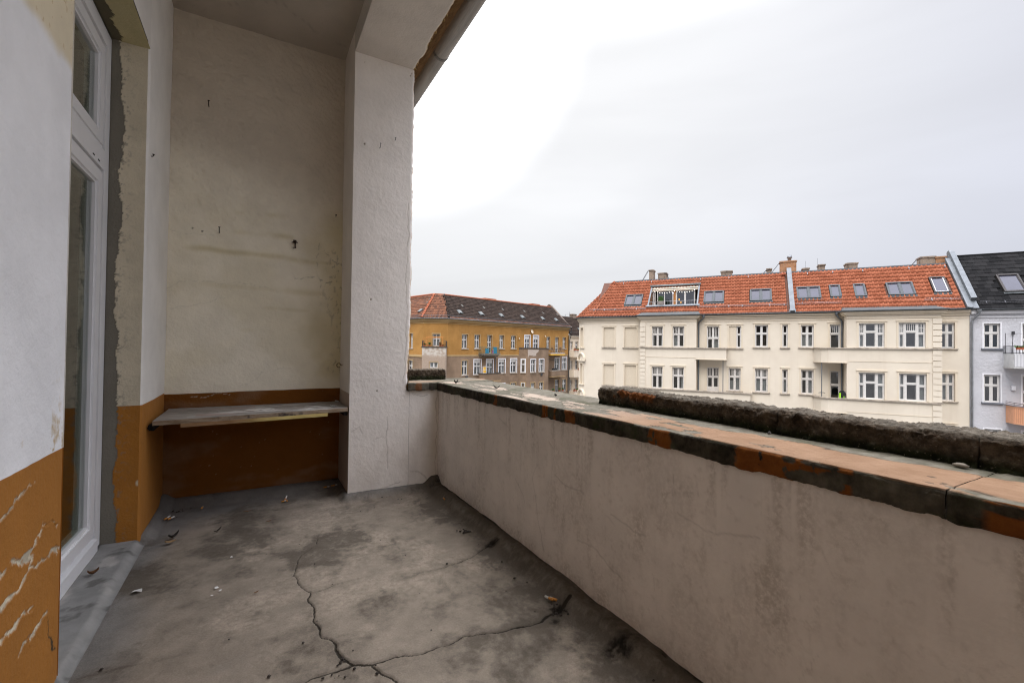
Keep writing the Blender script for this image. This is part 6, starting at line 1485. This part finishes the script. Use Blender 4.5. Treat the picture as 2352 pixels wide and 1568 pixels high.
m = MB(); railing(m, [(.08, -.05), (.08, -.97), (.30, -.97)], 1.19, 1.90, .015, .10); railing(m, [(2.86, -.97), (3.03, -.97), (3.03, -.05)], 1.19, 1.90, .015, .10); m.build('railing', MT['darksteel'], cbx)
m = MB()
for x in (.64, 2.62): m.box(x - .05, x + .05, -.9, -.8, 1.19, 2.42)
m.box(.55, 2.72, -.91, -.79, 2.36, 2.46); m.box(.20, .24, -.95, -.90, 1.19, 2.26); m.box(.46, .50, -.95, -.90, 1.19, 2.26); m.box(.16, 2.7, -.95, -.92, 2.22, 2.27); m.build('timber_frame', MT['woodorange'], cbx)
def pot_plant(F, x, y, z, r, h, lb, grp=None, frame=YEL, mat='leaf', pot='terracotta', n=40):
    p = (frame @ F @ Vector((x, y, z))); o = thing('potted_plant', lb, 'plant', T(*p), (0, 0, 0), grp)
    m = MB(); m.lathe([(r * .7, 0), (r, r * 1.4), (r * 1.08, r * 1.5), (r * .9, r * 1.5)], (0, 0, 0), 8); m.build('pot', MT[pot], o)
    m = MB()
    for k in range(n):
        a = random.uniform(0, 6.28); q = random.uniform(0, 1); b_ = Vector((math.cos(a) * r * .6 * q, math.sin(a) * r * .6 * q, r * 1.4)); t_ = b_ + Vector((math.cos(a) * r * 1.4 * q, math.sin(a) * r * 1.4 * q, h * random.uniform(.5, 1))); s_ = Vector((math.sin(a), -math.cos(a), .2)) * r * .22
        m.quad(tuple(b_ - s_ * .4), tuple(b_ + s_ * .4), tuple(t_ + s_), tuple(t_ - s_))
    m.build('foliage', MT[mat], o); return o
pot_plant(CHF, .34, -.85, 1.19, .16, .16, 'rust red planter in the left corner of the timber framed balcony', 'pots on the timber framed balcony')
pot_plant(CHF, .95, -.85, 1.19, .14, .34, 'leafy green potted plant beside the timber post of the ochre balcony', 'pots on the timber framed balcony')
pot_plant(CHF, 2.32, -.85, 1.19, .13, .42, 'brown leaved bush in a pot right of the chamfer balcony door', 'pots on the timber framed balcony', YEL, 'dryleaf')
pot_plant(CHF, 2.62, -.95, 1.19, .16, .04, 'plain terracotta pot at the right end of the chamfer balcony', 'pots on the timber framed balcony')
# balconies on the long face
m = MB(); m.box(2.46, 5.79, -1.0, .0, .12, .30); m.prism([(-1.0, .12), (0, .12), (0, -.16), (-.55, -.12)], 2.62, 5.5, 0); bl1 = m.build('balcony', plain('mossy_slab', (.16, .14, .11), .95, .3, 5, (20, .02)), yb)
m = MB(); railing(m, [(2.52, 0), (2.52, -.95), (5.70, -.95), (5.70, 0)], .30, 1.20, .014, .12); m.build('railing', plain('green_steel', (.10, .13, .10), .5), bl1)
def cloth(x0, x1, z0, z1, mat, lb):
    m = MB(); n = 8
    for k in range(n):
        a, b = x0 + (x1 - x0) * k / n, x0 + (x1 - x0) * (k + 1) / n; ya, yb_ = -1.0 - .03 * (k % 2), -1.0 - .03 * ((k + 1) % 2)
        m.quad((a, ya, z0 + .03 * (k % 3)), (b, yb_, z0 + .03 * ((k + 1) % 3)), (b, yb_, z1), (a, ya, z1)); m.quad((a, ya, z1), (b, yb_, z1), (b, -.93, z1 - .0), (a, -.93, z1 - .0)); m.quad((a, -.92, z1), (b, -.92, z1), (b, -.92, z1 - .2), (a, -.92, z1 - .2))
    return m.solo('hanging_cloth', MT[mat], lb, 'cloth', YEL, ((x0 + x1) / 2, -1.0, z0), 'cloths on the balcony rail')
cloth(2.85, 3.50, .32, 1.0, 'blue', 'small bunched teal cloth at the left end of the balcony rail')
cloth(4.38, 5.05, .30, 1.23, 'blue', 'long teal cloth hanging right of the door on the balcony rail')
cloth(4.18, 4.30, .32, .75, 'magenta', 'narrow purple cloth hanging beside the long teal cloth')
def boxbalcony(t0, t1, d, zl, zt, mat, capm):
    m = MB(); m.quad((t0, -d, zl), (t1, -d, zl), (t1, -d, zt), (t0, -d, zt)); m.quad((t0, 0, zl), (t0, -d, zl), (t0, -d, zt), (t0, 0, zt)); m.quad((t1, 0, zl), (t1, -d, zl), (t1, -d, zt), (t1, 0, zt)); m.quad((t0, 0, zl), (t1, 0, zl), (t1, -d, zl), (t0, -d, zl)); m.quad((t0, -d + .12, zl), (t1, -d + .12, zl), (t1, -d + .12, zt), (t0, -d + .12, zt))
    o = m.build('balcony', MT[mat], yb)
    q = MB(); course(q, [(t0, 0), (t0, -d), (t1, -d), (t1, 0)], .05, zt, zt + .13); q.build('coping', capm, o)
    q = MB(); course(q, [(t0, 0), (t0, -d), (t1, -d), (t1, 0)], .03, zl - .02, zl + .09); q.build('edge', MT['ochre_trim'], o); return o
boxbalcony(2.50, 5.85, 1.0, -3.50, -2.48, 'brownr', bpy.data.materials['dark_coping']); boxbalcony(17.40, 21.0, 1.0, -3.45, -2.50, 'brownr', MT['ledge']); boxbalcony(17.40, 21.0, 1.0, -6.9, -6.0, 'brownr', MT['ledge'])
m = MB(); m.box(17.25, 20.85, -1.0, 0, .02, .28); bl2 = m.build('balcony', MT['yellow'], yb)
m = MB(); m.box(17.22, 20.88, -1.03, 0, .28, .34); m.build('slab_edge', MT['whitetrim'], bl2)
m = MB(); railing(m, [(17.25, 0), (17.25, -.95), (20.80, -.95), (20.80, 0)], .34, 1.50, .008, .16, .9); m.build('railing', MT['steel'], bl2)
for x, rot, lb in ((18.2, .2, 'left dark folding chair on the yellow edged balcony'), (20.0, 3.0, 'right dark folding chair on the yellow edged balcony')):
    p = YEL @ Vector((x, -.5, .34)); o = thing('balcony_chair', lb, 'chair', T(*p) @ Matrix.Rotation(rot + math.atan2(.726, .687), 4, 'Z'), (0, 0, 0), 'chairs on the yellow edged balcony')
    m = MB(); m.box(-.22, .22, -.22, .22, .43, .46); m.build('seat', MT['darksteel'], o)
    m = MB()
    for z in (.55, .65, .75, .85): m.box(-.24, -.21, -.20, .20, z, z + .06)
    m.build('backrest', MT['darksteel'], o)
    for sx, sy in ((-1, -1), (-1, 1), (1, -1), (1, 1)):
        m = MB(); m.tube([(sx * .24, sy * .2, 0), (-sx * .02, sy * .2, .45)] if sx > 0 else [(sx * .26, sy * .2, 0), (-.20, sy * .2, .45), (-.23, sy * .2, .92)], .018, 5); m.build('leg', MT['darksteel'], o)
p = YEL @ Vector((19.1, -.5, .34)); o = thing('balcony_table', 'small dark round table between the two folding chairs', 'table', T(*p))
m = MB(); m.lathe([(0, .70), (.3, .70), (.3, .73), (0, .73)], (0, 0, 0), 12); m.build('tabletop', MT['darksteel'], o)
for a in (0, 2.1, 4.2): m = MB(); m.tube([(.25 * math.cos(a), .25 * math.sin(a), 0), (-.1 * math.cos(a), -.1 * math.sin(a), .7)], .015, 5); m.build('leg', MT['darksteel'], o)
b_ = thing('folding_screen', 'yellow panel screen with white frame standing on the brown balcony', 'screen', YEL, (2.8, -.9, -2.37))
for z0, z1 in ((-2.30, -1.92), (-1.86, -1.48)): m = MB(); m.box(2.56, 3.10 - (z0 + 2.3) * .1, -.92, -.89, z0, z1); m.build('panel', MT['yellow'], b_)
m = MB()
for z in (-2.37, -1.92, -1.48): m.box(2.50, 3.2 - (z + 2.37) * .1, -.94, -.87, z, z + .06)
m.box(2.50, 2.56, -.94, -.87, -2.37, -1.42); m.build('frame', MT['white'], b_)
m = MB(); m.tube([(5.70, -.10, -.14), (5.70, -.10, -2.5)], .05, 6); m.build('balcony_drain', MT['zinc'], yb)
m = MB(); m.tube([(17.6, -.2, -.6), (18.3, -1.0, -.85), (18.35, -1.0, -2.4)], .05, 6); m.build('balcony_drain', MT['zincdark'], yb)
for x, z, r in ((13.47, 3.68, .30), (10.57, 2.57, .13), (16.69, 3.05, .13)):
    m = MB(); m.lathe([(0, 0), (r * .6, .01), (r, .07), (r * .98, .08), (r * .55, .03), (0, .02)], (0, 0, 0), 10); m.build('satellite_dish' if r > .2 else 'wall_light', MT['pale'], yb, T(x, -.12, z) @ Matrix.Rotation(rad(70), 4, 'X'))
for x, z, s in ((.38, -2.86, 0), (14.83, -2.92, -OD)): m = MB(); m.box(x - .18, x + .18, s - .10, s, z - .2, z + .2); m.build('vent_box', MT['darksteel'], yb)
grl = thing('balcony_grill', 'small black grill box on the grey coping of the brown balcony', 'grill', YEL, (18.2, -.95, -2.37)); m = MB(); m.box(17.75, 18.75, -1.0, -.75, -2.30, -2.05); m.build('bowl', MT['black'], grl); m = MB(); m.box(17.8, 18.7, -.98, -.77, -2.37, -2.30); m.build('foot', MT['darksteel'], grl)
for k, x in enumerate((17.9, 19.6, 20.5)): pot_plant(I4, x, -.92, -5.87, .16, .38, ('leftmost', 'middle', 'rightmost')[k] + ' green plant on the lowest brown balcony coping', 'plants on the lowest balcony')

# ------------------------------------------------------------------ pale building beyond it
pb = thing('pale_building', 'narrow pale beige building with flower balconies seen in the gap', 'building', YEL, (28, 8, GZ))
PW = []
for z0, z1 in ((.92, 2.36), (-2.5, -.90), (-6.1, -4.22)): PW += [(23.85, 24.55, z0, z1), (25.3, 26.2, z0, z1), (27.6, 28.5, z0, z1)]
m = MB(); wallgrid(m, 23.25, 34, GZ, 3.38, PW, .1, .2); m.build('wall', MT['pale'], pb)
m = MB(); m.quad((23.3, .9, GZ), (34, .9, GZ), (34, .9, 3.3), (23.3, .9, 3.3)); m.build('interior', MT['interior'], pb)
for o in PW: window(pb, I4, *o, 'B', .1, .18, 0, 0, False, False, CU[ti % 4], 'white'); ti += 1
m = MB(); course(m, [(23.3, .1), (34, .1)], .22, 3.10, 3.38); m.build('cornice', MT['pale'], pb)
PR, PL_ = roof_frame(-.25, 3.40, 3.2, 6.9)
m = MB(); m.quad(*(tuple(PR @ Vector(p)) for p in ((23.3, 0, -.02), (34, 0, -.02), (34, PL_, -.02), (23.3, PL_, -.02)))); pr = m.build('roof', MT['tiledark'], pb)
q = MB()
for r in range(13):
    for k in range(42): tile_into(q, 23.65 + k * .25, r * PL_ / 13, .26, PL_ / 13 * 1.1, .045, random.random(), SP, .02)
o = q.build('tile_field', MT['tiledark'], pr, PR, False, True); o['kind'] = 'stuff'
snow_guard(pb, PR, PL_, 23.6, 33, .12, 'darksteel', .2, .2)
m = MB(); m.box(24.0, 24.5, 2.4 * PL_ / 5, 2.4 * PL_ / 5 + .5, .0, .14); m.build('roof_hatch', bpy.data.materials['grey_hatch'], pb, PR @ T(3.2, -.9, 0))
chimney(pb, 28.6, 29.7, 3.0, 3.8, 6.3, 7.5)
m = MB(); m.tube([(27.4, 3.0, 6.6), (27.4, 3.0, 7.8)], .025, 4); m.tube([(26.2, 3.0, 6.6), (26.2, 3.0, 7.3)], .025, 4); m.tube([(26.2, 3.0, 7.25), (27.4, 3.0, 7.35)], .015, 4); m.build('antenna', MT['steel'], pb)
m = MB(); m.tube([(23.45, -.3, 3.38)] + elbow((23.45, -.3, 3.3), (23.40, -.1, 2.6)) + [(23.40, -.1, GZ)], .06, 6); m.build('downpipe', MT['zincdark'], pb)
for k, (zl, zt) in enumerate(((-.30, .85), (-3.72, -2.50), (-7.2, -6.05))):
    m = MB(); 
    for a, b in (((23.3, .1), (23.35, -1.1)), ((23.35, -1.1), (28.4, -1.1))): m.quad((*a, zl), (*b, zl), (*b, zt), (*a, zt))
    m.quad((23.3, .1, zl), (23.35, -1.1, zl), (28.4, -1.1, zl), (28.4, .1, zl)); m.build('balcony', MT['pale'], pb)
    for j, x in enumerate((23.1, 23.9, 24.6) if k != 1 else (24.4,)):
        p = (YEL @ Vector((x + .35, -1.15, zt))); o = thing('flower_box', ('%s flower box on the %s pale balcony' % (('leftmost', 'middle', 'rightmost')[j] if k != 1 else 'single hanging', ('upper', 'middle', 'lower')[k])), 'planter', T(*p) @ Matrix.Rotation(math.atan2(.726, .687), 4, 'Z'), (0, 0, 0), 'flower boxes on the pale building')
        m = MB(); m.box(-.25, .25, -.1, .1, 0, .2); m.build('box', MT['terracotta'], o)
        m = MB()
        for q_ in range(30): b0 = Vector((random.uniform(-.25, .25), random.uniform(-.1, .1), .2)); t0 = b0 + Vector((random.uniform(-.1, .1), random.uniform(-.1, .1), random.uniform(.05, .25))); m.quad(tuple(b0 - Vector((.03, 0, 0))), tuple(b0 + Vector((.03, 0, 0))), tuple(t0 + Vector((.04, 0, 0))), tuple(t0 - Vector((.04, 0, 0))))
        m.build('foliage', MT['leaf' if j % 2 else 'dryleaf'], o)

# ------------------------------------------------------------------ bare trees
def bare_tree(p, h, seed, label, spread=.55, depth=6, r0=None):
    rs = random.Random(seed); o = thing('bare_tree', label, 'tree', T(*p))
    m = MB(); m2 = MB()
    def grow(a, d, L, r, lv):
        tgt = m if lv < 2 else m2
        pts = [a]; q = a.copy(); dd = d.copy()
        for k in range(3):
            dd = (dd + Vector((rs.uniform(-.18, .18), rs.uniform(-.18, .18), rs.uniform(-.02, .12)))).normalized(); q = q + dd * (L / 3); pts.append(q.copy())
        tgt.tube([tuple(x) for x in pts], [r, r * .88, r * .76, r * .62], 5 if lv < 3 else 3, cap=lv < 2)
        if lv >= depth: return
        for k in range(2 if lv else 3 if rs.random() < .7 else 2):
            az = rs.uniform(0, 6.28); n = dd.orthogonal().normalized(); n.rotate(Matrix.Rotation(az, 3, dd)); nd = (dd + n * rs.uniform(spread * .6, spread * 1.4)).normalized(); nd.z += .10; nd.normalize()
            grow(pts[-1] if rs.random() < .7 else pts[2], nd, L * rs.uniform(.66, .86), max(.006, r * .58), lv + 1)
    grow(Vector((0, 0, 0)), Vector((0, 0, 1)), h * .26, r0 or h * .016, 0)
    m.build('trunk', MT['bark'], o, None, True); m2.build('branches', MT['bark'], o); return o
p = CRM @ Vector((18.0, 13, 0)); bare_tree((p.x, p.y, GZ), 24.3, 3, 'bare treetop showing above the red roof ridge', .5, 7)
p = YEL @ Vector((22.0, -4.5, 0)); bare_tree((p.x, p.y, GZ), 11.3, 5, 'bare street tree in front of the right end of the ochre building', .5, 7)
p = CRM @ Vector((12.2, -3.0, 0)); bare_tree((p.x, p.y, GZ), 13.4, 9, 'thin bare street tree whose tip shows before the cream balcony', .35, 5, .09)
# ------------------------------------------------------------------ small things on the balcony
SZ = .700
sh = thing('wooden_shelf', 'worn grey wooden board shelf with paint spills against the brown wall', 'shelf', BAL, (.04, 3.9, .64))
U_, V_ = np.meshgrid(np.linspace(0, 1, 220), np.linspace(0, 1, 90), indexing='ij')
fa = 3.545 + U_ * .155; ba = 4.165 + 0 * U_
bl_, br_ = BH + .012, BP0 - .004
Bx = (BH + .030) * (1 - U_) + (BP0 - .010) * U_ + .018 * (V_ - .5) * 0
Ay = fa + (ba - fa) * V_
wn_ = fbm(U_ * 1.2, Ay, 30, 5, 3); spill = sstep(fbm(Bx * .7, Ay * 2.2, 7, 6, 7, .6), .56, .64) * (.3 + .7 * np.exp(-((Ay - 3.78 - .05 * U_) / .12) ** 2)) * sstep(Bx, -.45, .1)
spill = np.maximum(spill, (1 - sstep(np.hypot((Bx + .02) / .05, (Ay - 3.84) / .022) + .5 * (wn_ - .5), .8, 1)) * .9); spill = np.maximum(spill, (1 - sstep(np.hypot((Bx + .10) / .03, (Ay - 3.80) / .015) + .6 * (wn_ - .5), .8, 1)) * .8); spill = np.maximum(spill, (1 - sstep(np.hypot((Bx + .37) / .03, (Ay - 3.66) / .012) + .6 * (wn_ - .5), .8, 1)) * .8)
shm = Nodes('worn_board')
v = shm.ramp(shm.noise(6, 6, .65, (1.2, 14, 14)), .3, .72)
c = shm.mix(v, (.21, .19, .17), (.38, .35, .31)); c = shm.mix(shm.ramp(shm.noise(3, 4), .5, .75), c, (.16, .14, .12)); c = shm.mix(shm.attr('spill'), c, (.74, .72, .67)); c = shm.mix(shm.attr('pink'), c, (.36, .22, .19))
SHM = shm.done(c, .75, shm.bump(shm.noise(9, 5, .6, (1, 16, 16)), .003), 0, .3)
grid('board_top', np.stack([Bx, Ay, SZ + .014 + (wn_ - .5) * .003 - .004 * (1 - sstep(V_, 0, .02))], -1), dict(spill=spill, pink=sstep(fbm(Bx * .5, Ay * 3, 9, 4, 23), .60, .68) * .6 * (Bx < .0) * (Bx > -.35)), SHM, sh)
bwm = Nodes('raw_board_edge'); v = bwm.ramp(bwm.noise(5, 6, .65, (1.5, 12, 12)), .3, .7); c = bwm.mix(v, (.19, .125, .072), (.34, .265, .19)); c = bwm.mix(bwm.ramp(bwm.noise(4, 5, .6), .52, .62), c, (.05, .04, .035)); BWM = bwm.done(c, .8, bwm.bump(bwm.noise(20, 4), .003), 0, .25)
m = MB()
a0, a1 = (BH + .030, 3.545), (BP0 - .010, 3.70)
m.quad((*a0, SZ - .016), (*a1, SZ - .016), (*a1, SZ + .012), (*a0, SZ + .012)); m.quad((*a0, SZ - .016), (*a1, SZ - .016), (BP0 - .010, 4.165, SZ - .016), (BH + .03, 4.165, SZ - .016)); m.quad((*a0, SZ - .016), (BH + .03, 4.165, SZ - .016), (BH + .03, 4.165, SZ + .012), (*a0, SZ + .012)); m.quad((*a1, SZ - .016), (BP0 - .01, 4.165, SZ - .016), (BP0 - .01, 4.165, SZ + .012), (*a1, SZ + .012)); m.build('board', BWM, sh)
m = MB(); b0, b1 = Vector((-.414, 3.568, 0)), Vector((.480, 3.680, 0)); ux = (b1 - b0).normalized(); Mx = Matrix(((ux.x, -ux.y, 0, b0.x), (ux.y, ux.x, 0, b0.y), (0, 0, 1, 0), (0, 0, 0, 1)))
m.obox(Mx, 0, (b1 - b0).length, -.004, .030, SZ - .040, SZ - .0162); btn = Nodes('yellowed_batten'); v = btn.ramp(btn.noise(5, 5, .6, (1.5, 10, 10)), .3, .7); sx = btn.n('ShaderNodeSeparateXYZ'); btn.l(btn.co, sx.inputs[0])
c = btn.mix(btn.ramp(sx.outputs[0], .0 - .15, .15), btn.mix(v, (.24, .13, .055), (.34, .20, .10)), btn.mix(v, (.50, .37, .12), (.62, .50, .20))); m.build('batten', btn.done(c, .8), sh)
m = MB(); m.box(BH + .004, BH + .030, 3.60, 4.16, SZ - .055, SZ - .017); m.tube([(BH + .012, 3.57, SZ - .016), (BH + .008, 3.565, SZ - .03), (BH + .012, 3.60, SZ - .05)], .006, 6); m.build('bracket', MT['black'], sh)
m = MB(); m.box(BP0 - .030, BP0 - .006, 3.75, 4.16, SZ - .055, SZ - .017); m.build('bracket', MT['black'], sh)

# small square tag with a frame mark, lying on the shelf
tg = thing('square_tag', 'small dark square tag with white frame marks on the shelf corner', 'tag', BAL, (.543, 3.83, SZ + .016))
m = MB(); m.box(.521, .565, 3.790, 3.870, SZ + .016, SZ + .019); m.build('card', MT['black'], tg)
m = MB()
def frame_mark(x0, x1, y0, y1, w, z):
    m.box(x0, x1, y0, y0 + w, z, z + .001); m.box(x0, x1, y1 - w, y1, z, z + .001); m.box(x0, x0 + w * .55, y0 + w, y1 - w, z, z + .001); m.box(x1 - w * .55, x1, y0 + w, y1 - w, z, z + .001)
frame_mark(.520, .566, 3.788, 3.872, .012, SZ + .0192); frame_mark(.532, .554, 3.812, 3.850, .009, SZ + .0192); m.build('print', plain('white_print', (.62, .62, .60), .6), tg)

PAPER = plain('cigarette_paper', (.62, .60, .56), .8, .08, 60); FILT = plain('cigarette_filter', (.50, .22, .05), .8, .2, 90)
def butt(b, a, z, ang, L, fl, label, grp='cigarette ends on the balcony', tilt=0.0, white=False):
    o = thing('cigarette_end', label, 'cigarette end', BAL @ T(b, a, z + .006) @ Matrix.Rotation(ang, 4, 'Z') @ Matrix.Rotation(-tilt, 4, 'Y'), (0, 0, 0), grp)
    if fl > 0: m = MB(); m.tube([(0, 0, 0), (fl, 0, 0)], .0058, 8); m.build('filter', FILT, o, None, True)
    m = MB(); m.tube([(fl, 0, 0), (L * .7 + fl * .3, 0, .0003), (L, 0, .001)], [.0056, .0054, .0042], 8); m.build('paper', PAPER if white else plain('burnt_paper', (.42, .38, .33), .9, .3, 80) if 'burnt_paper' not in bpy.data.materials else bpy.data.materials['burnt_paper'], o, None, True)
butt(-.515, 3.775, .016, 1.15, .060, .024, 'longer white cigarette end beside the brown side wall', white=True)
butt(-.495, 3.765, .016, .95, .050, .022, 'orange tipped cigarette end lying against the longer white one', white=True)
butt(-.320, 3.893, .020, 1.4, .036, .024, 'single orange cigarette filter under the shelf middle')
butt(.205, 3.838, .008, 1.1, .050, .022, 'upright leaning cigarette end among scraps below the shelf', tilt=.5, white=True)
butt(.185, 3.830, .008, .2, .034, .020, 'flattened brown cigarette end left of the leaning one')
butt(.225, 3.825, .008, 1.9, .034, .022, 'short brown cigarette end right of the leaning one')
butt(.50, 3.985, .028, .1, .045, .025, 'dark cigarette end by the foot of the pillar', white=False)
butt(.56, 3.995, .030, .25, .050, .030, 'orange brown cigarette end nearest the pillar corner')
butt(1.281, 3.279, .020, 1.5, .036, .030, 'lone yellow cigarette end beside the parapet fillet')
butt(1.235, 1.755, .010, 1.9, .048, .026, 'orange cigarette end lying beside the wide floor crack', white=True)
butt(1.250, 1.745, .010, 2.0, .040, .024, 'second cigarette end touching the one beside the wide crack')
butt(.615, 4.085, SZ + .016, 1.9, .050, .0, 'white cigarette end on the shelf against the pillar', white=True)

def leaf(b, a, z, L, w, ang, label, mat='dryleaf', curl=.3):
    m = MB(); n = 6; pts = []
    for k in range(n + 1):
        u = k / n; ww = w * math.sin(math.pi * min(1, u * .92 + .06)) ** .8; zz = curl * L * (u - .5) ** 2 * 2 + .002
        pts.append(((u - .5) * L, ww / 2, zz + curl * w * .5)); pts.append(((u - .5) * L, 0, zz)); pts.append(((u - .5) * L, -ww / 2, zz + curl * w * .6))
    for k in range(n):
        i = 3 * k; m.quad(pts[i], pts[i + 1], pts[i + 4], pts[i + 3]); m.quad(pts[i + 1], pts[i + 2], pts[i + 5], pts[i + 4])
    o = m.build('dry_leaf', MT[mat], None, BAL @ T(b, a, z) @ Matrix.Rotation(ang, 4, 'Z'))
    return tag(o, label, 'leaf', 'dry leaves on the balcony')
MT['palleaf'] = plain('pale_dry_leaf', (.30, .19, .09), .8, .3, 40)
MT['blackleaf'] = plain('black_leaf', (.02, .016, .012), .85, .3, 40)
leaf(-.421, 3.432, .010, .075, .028, .9, 'dark curled leaf near the brown side wall', 'blackleaf', .6)
leaf(-.425, 3.350, .010, .055, .035, .2, 'pale tan leaf in front of the dark curled leaf', 'palleaf', .3)
leaf(-.195, 3.426, .008, .070, .014, 1.0, 'thin black stalk like leaf on the grey floor', 'blackleaf', .4)
leaf(.093, 3.456, .006, .030, .018, .3, 'tiny brown leaf on the floor below the shelf middle', 'dryleaf', .3)
leaf(-.035, 3.733, .006, .050, .020, .1, 'flat brown leaf just below the shelf', 'dryleaf', .2)
leaf(-.690, 3.000, .040, .045, .030, .5, 'crumpled brown leaf on the cement threshold beside the door', 'dryleaf', .7)
leaf(.02, 2.50, .005, .022, .012, .5, 'tiny dark leaf fragment left of the floor crack fork', 'dryleaf', .3)
leaf(1.52, 2.90, .900, .050, .018, 2.2, 'dark dry leaf at the middle of the parapet coping', 'blackleaf', .7)
leaf(1.42, 3.42, .900, .060, .020, .6, 'twisted dark leaf near the far corner of the coping', 'blackleaf', .8)
leaf(1.62, 2.30, .900, .045, .016, 1.2, 'small dark leaf near the outer edge of the coping', 'blackleaf', .5)
leaf(1.60, .95, .900, .050, .014, .5, 'dark flake of leaf beside the long kerb block', 'blackleaf', .3)
m = MB(); m.lathe([(0, -.008), (.020, -.004), (.026, .004), (.012, .012), (0, .013)], (0, 0, 0), 9)
o = m.build('pebble', plain('grey_pebble', (.20, .17, .13), .8), None, BAL @ T(1.650, .46, .898) @ Matrix.Diagonal((.5, .7, .6, 1)), True); tag(o, 'small grey pebble at the foot of the cracked kerb block', 'pebble')

# scraps of paper and paint
def scrap(b, a, r, seed, label, z=.006):
    rs = random.Random(seed); m = MB(); n = 7; p = [(r * rs.uniform(.6, 1.1) * math.cos(6.28 * k / n), r * rs.uniform(.5, 1) * math.sin(6.28 * k / n), rs.uniform(0, r * .5)) for k in range(n)]
    for k in range(n): m.tri((0, 0, r * .15), p[k], p[(k + 1) % n])
    o = m.build('paper_scrap', plain('white_scrap', (.62, .61, .59), .8, .05, 20) if 'white_scrap' not in bpy.data.materials else bpy.data.materials['white_scrap'], None, BAL @ T(b, a, z)); return tag(o, label, 'scrap', 'white scraps on the floor')
scrap(-.475, 2.775, .026, 1, 'crumpled white paper scrap beside the cement threshold'); scrap(-.151, 2.639, .011, 2, 'larger white flake on the open floor'); scrap(-.162, 2.568, .008, 3, 'small white flake in front of the larger flake'); scrap(-.10, 2.978, .010, 4, 'single pale flake farther back on the floor'); scrap(-.132, 2.60, .008, 5, 'tiny white crumb right of the larger flake')
rs = random.Random(4)
m = MB()
for k in range(170):
    cx, cy, sd = rs.choice([(1.21, 1.70, .035), (1.25, 2.44, .03), (1.2, 2.7, .02), (1.33, 3.6, .03), (.9, 3.62, .12), (-.5, 3.95, .05), (.3, 1.76, .05), (1.3, 1.2, .05), (1.28, 2.0, .15), (.2, 2.4, .5), (-.3, 2.0, .4)]); b, a = rs.gauss(cx, sd), rs.gauss(cy, sd); r = rs.uniform(.002, .008)
    if b > 1.33 or a > 4.1 or b < -.5: continue
    m.lathe([(0, -r * .3), (r, 0), (r * .6, r * .6), (0, r * .7)], (b, a, .006), 5)
o = m.build('floor_grit', plain('dark_grit', (.035, .028, .022), .95, .5, 200), None, BAL); o['kind'] = 'stuff'

# nails and hooks left in the walls
RUST = plain('rusty_iron', (.045, .028, .02), .8, .4, 90, None, .3); GALV = plain('grey_nail', (.25, .24, .24), .5, .2, 60, None, .6)
def nail(M, L, bend, mat, label, r=.003):
    o = thing('bent_nail', label, 'nail', M, (0, 0, 0), 'nails left in the balcony walls')
    m = MB(); m.tube([(0, 0, 0), (0, -L * .6, 0), (0, -L * .85, bend * .35), (0, -L * .9, bend)], r, 6); m.build('shank', mat, o)
    m = MB(); m.tube([(0, -L * .9, bend), (0, -L * .9, bend + .003)], r * 2.2, 8); m.build('nail_head', mat, o)
for (b, z), L, bd, lb in (((-.351, 3.026), .035, .030, 'bent nail high on the left of the end wall'), ((-.265, 2.062), .040, .035, 'bent nail right of the two drill holes on the end wall'), ((.582, 2.321), .02, .008, 'short nail near the upper right corner of the end wall')): nail(BAL @ T(b, AE - .002, z), L, bd, RUST, lb, .0035)
for (b, z), L, bd, lb in (((.841, 2.799), .035, .026, 'largest bent nail on the white pillar'), ((.964, 2.892), .020, .012, 'small nail on the white pillar near its ragged edge')): nail(BAL @ T(b, AP - .002, z), L, bd, GALV, lb)
nail(BAL @ T(BH, 3.494, 2.344) @ Matrix.Rotation(rad(90), 4, 'Z'), .015, .012, RUST, 'small rusty nail on the white wall right of the door reveal', .003)
hk = thing('wall_hook', 'black iron hook screwed into the end wall above the shelf', 'hook', BAL @ T(.264, AE - .002, 2.047), (0, 0, 0))
m = MB(); m.tube([(0, 0, .012), (0, -.03, .012), (0, -.045, .0), (0, -.045, -.028), (0, -.03, -.04)], .0055, 6); m.build('hook', RUST, hk)
m = MB(); m.box(-.012, .012, -.006, .002, .0, .026); m.tube([(-.022, 0, .004), (.0, -.012, .012), (.022, -.004, .006)], .004, 5); m.tube([(0, -.008, .0), (.006, -.012, -.042), (-.012, -.010, -.046)], .004, 5); m.build('plate', RUST, hk)
ey = thing('wall_hook', 'rusty open ring hook on the shaded side of the pillar', 'hook', BAL @ T(BP0, 4.05, 1.03), (0, 0, 0))
m = MB(); m.tube([(0, 0, 0), (-.014, 0, 0)] + [(-.014 - .016 + .016 * math.cos(a), .0 + .010 * math.sin(a), .018 * math.sin(a)) for a in [k * .6 for k in range(10)]], .0042, 6); m.build('ring', plain('brass_ring', (.20, .15, .09), .5, .2, 50, None, .6), ey)
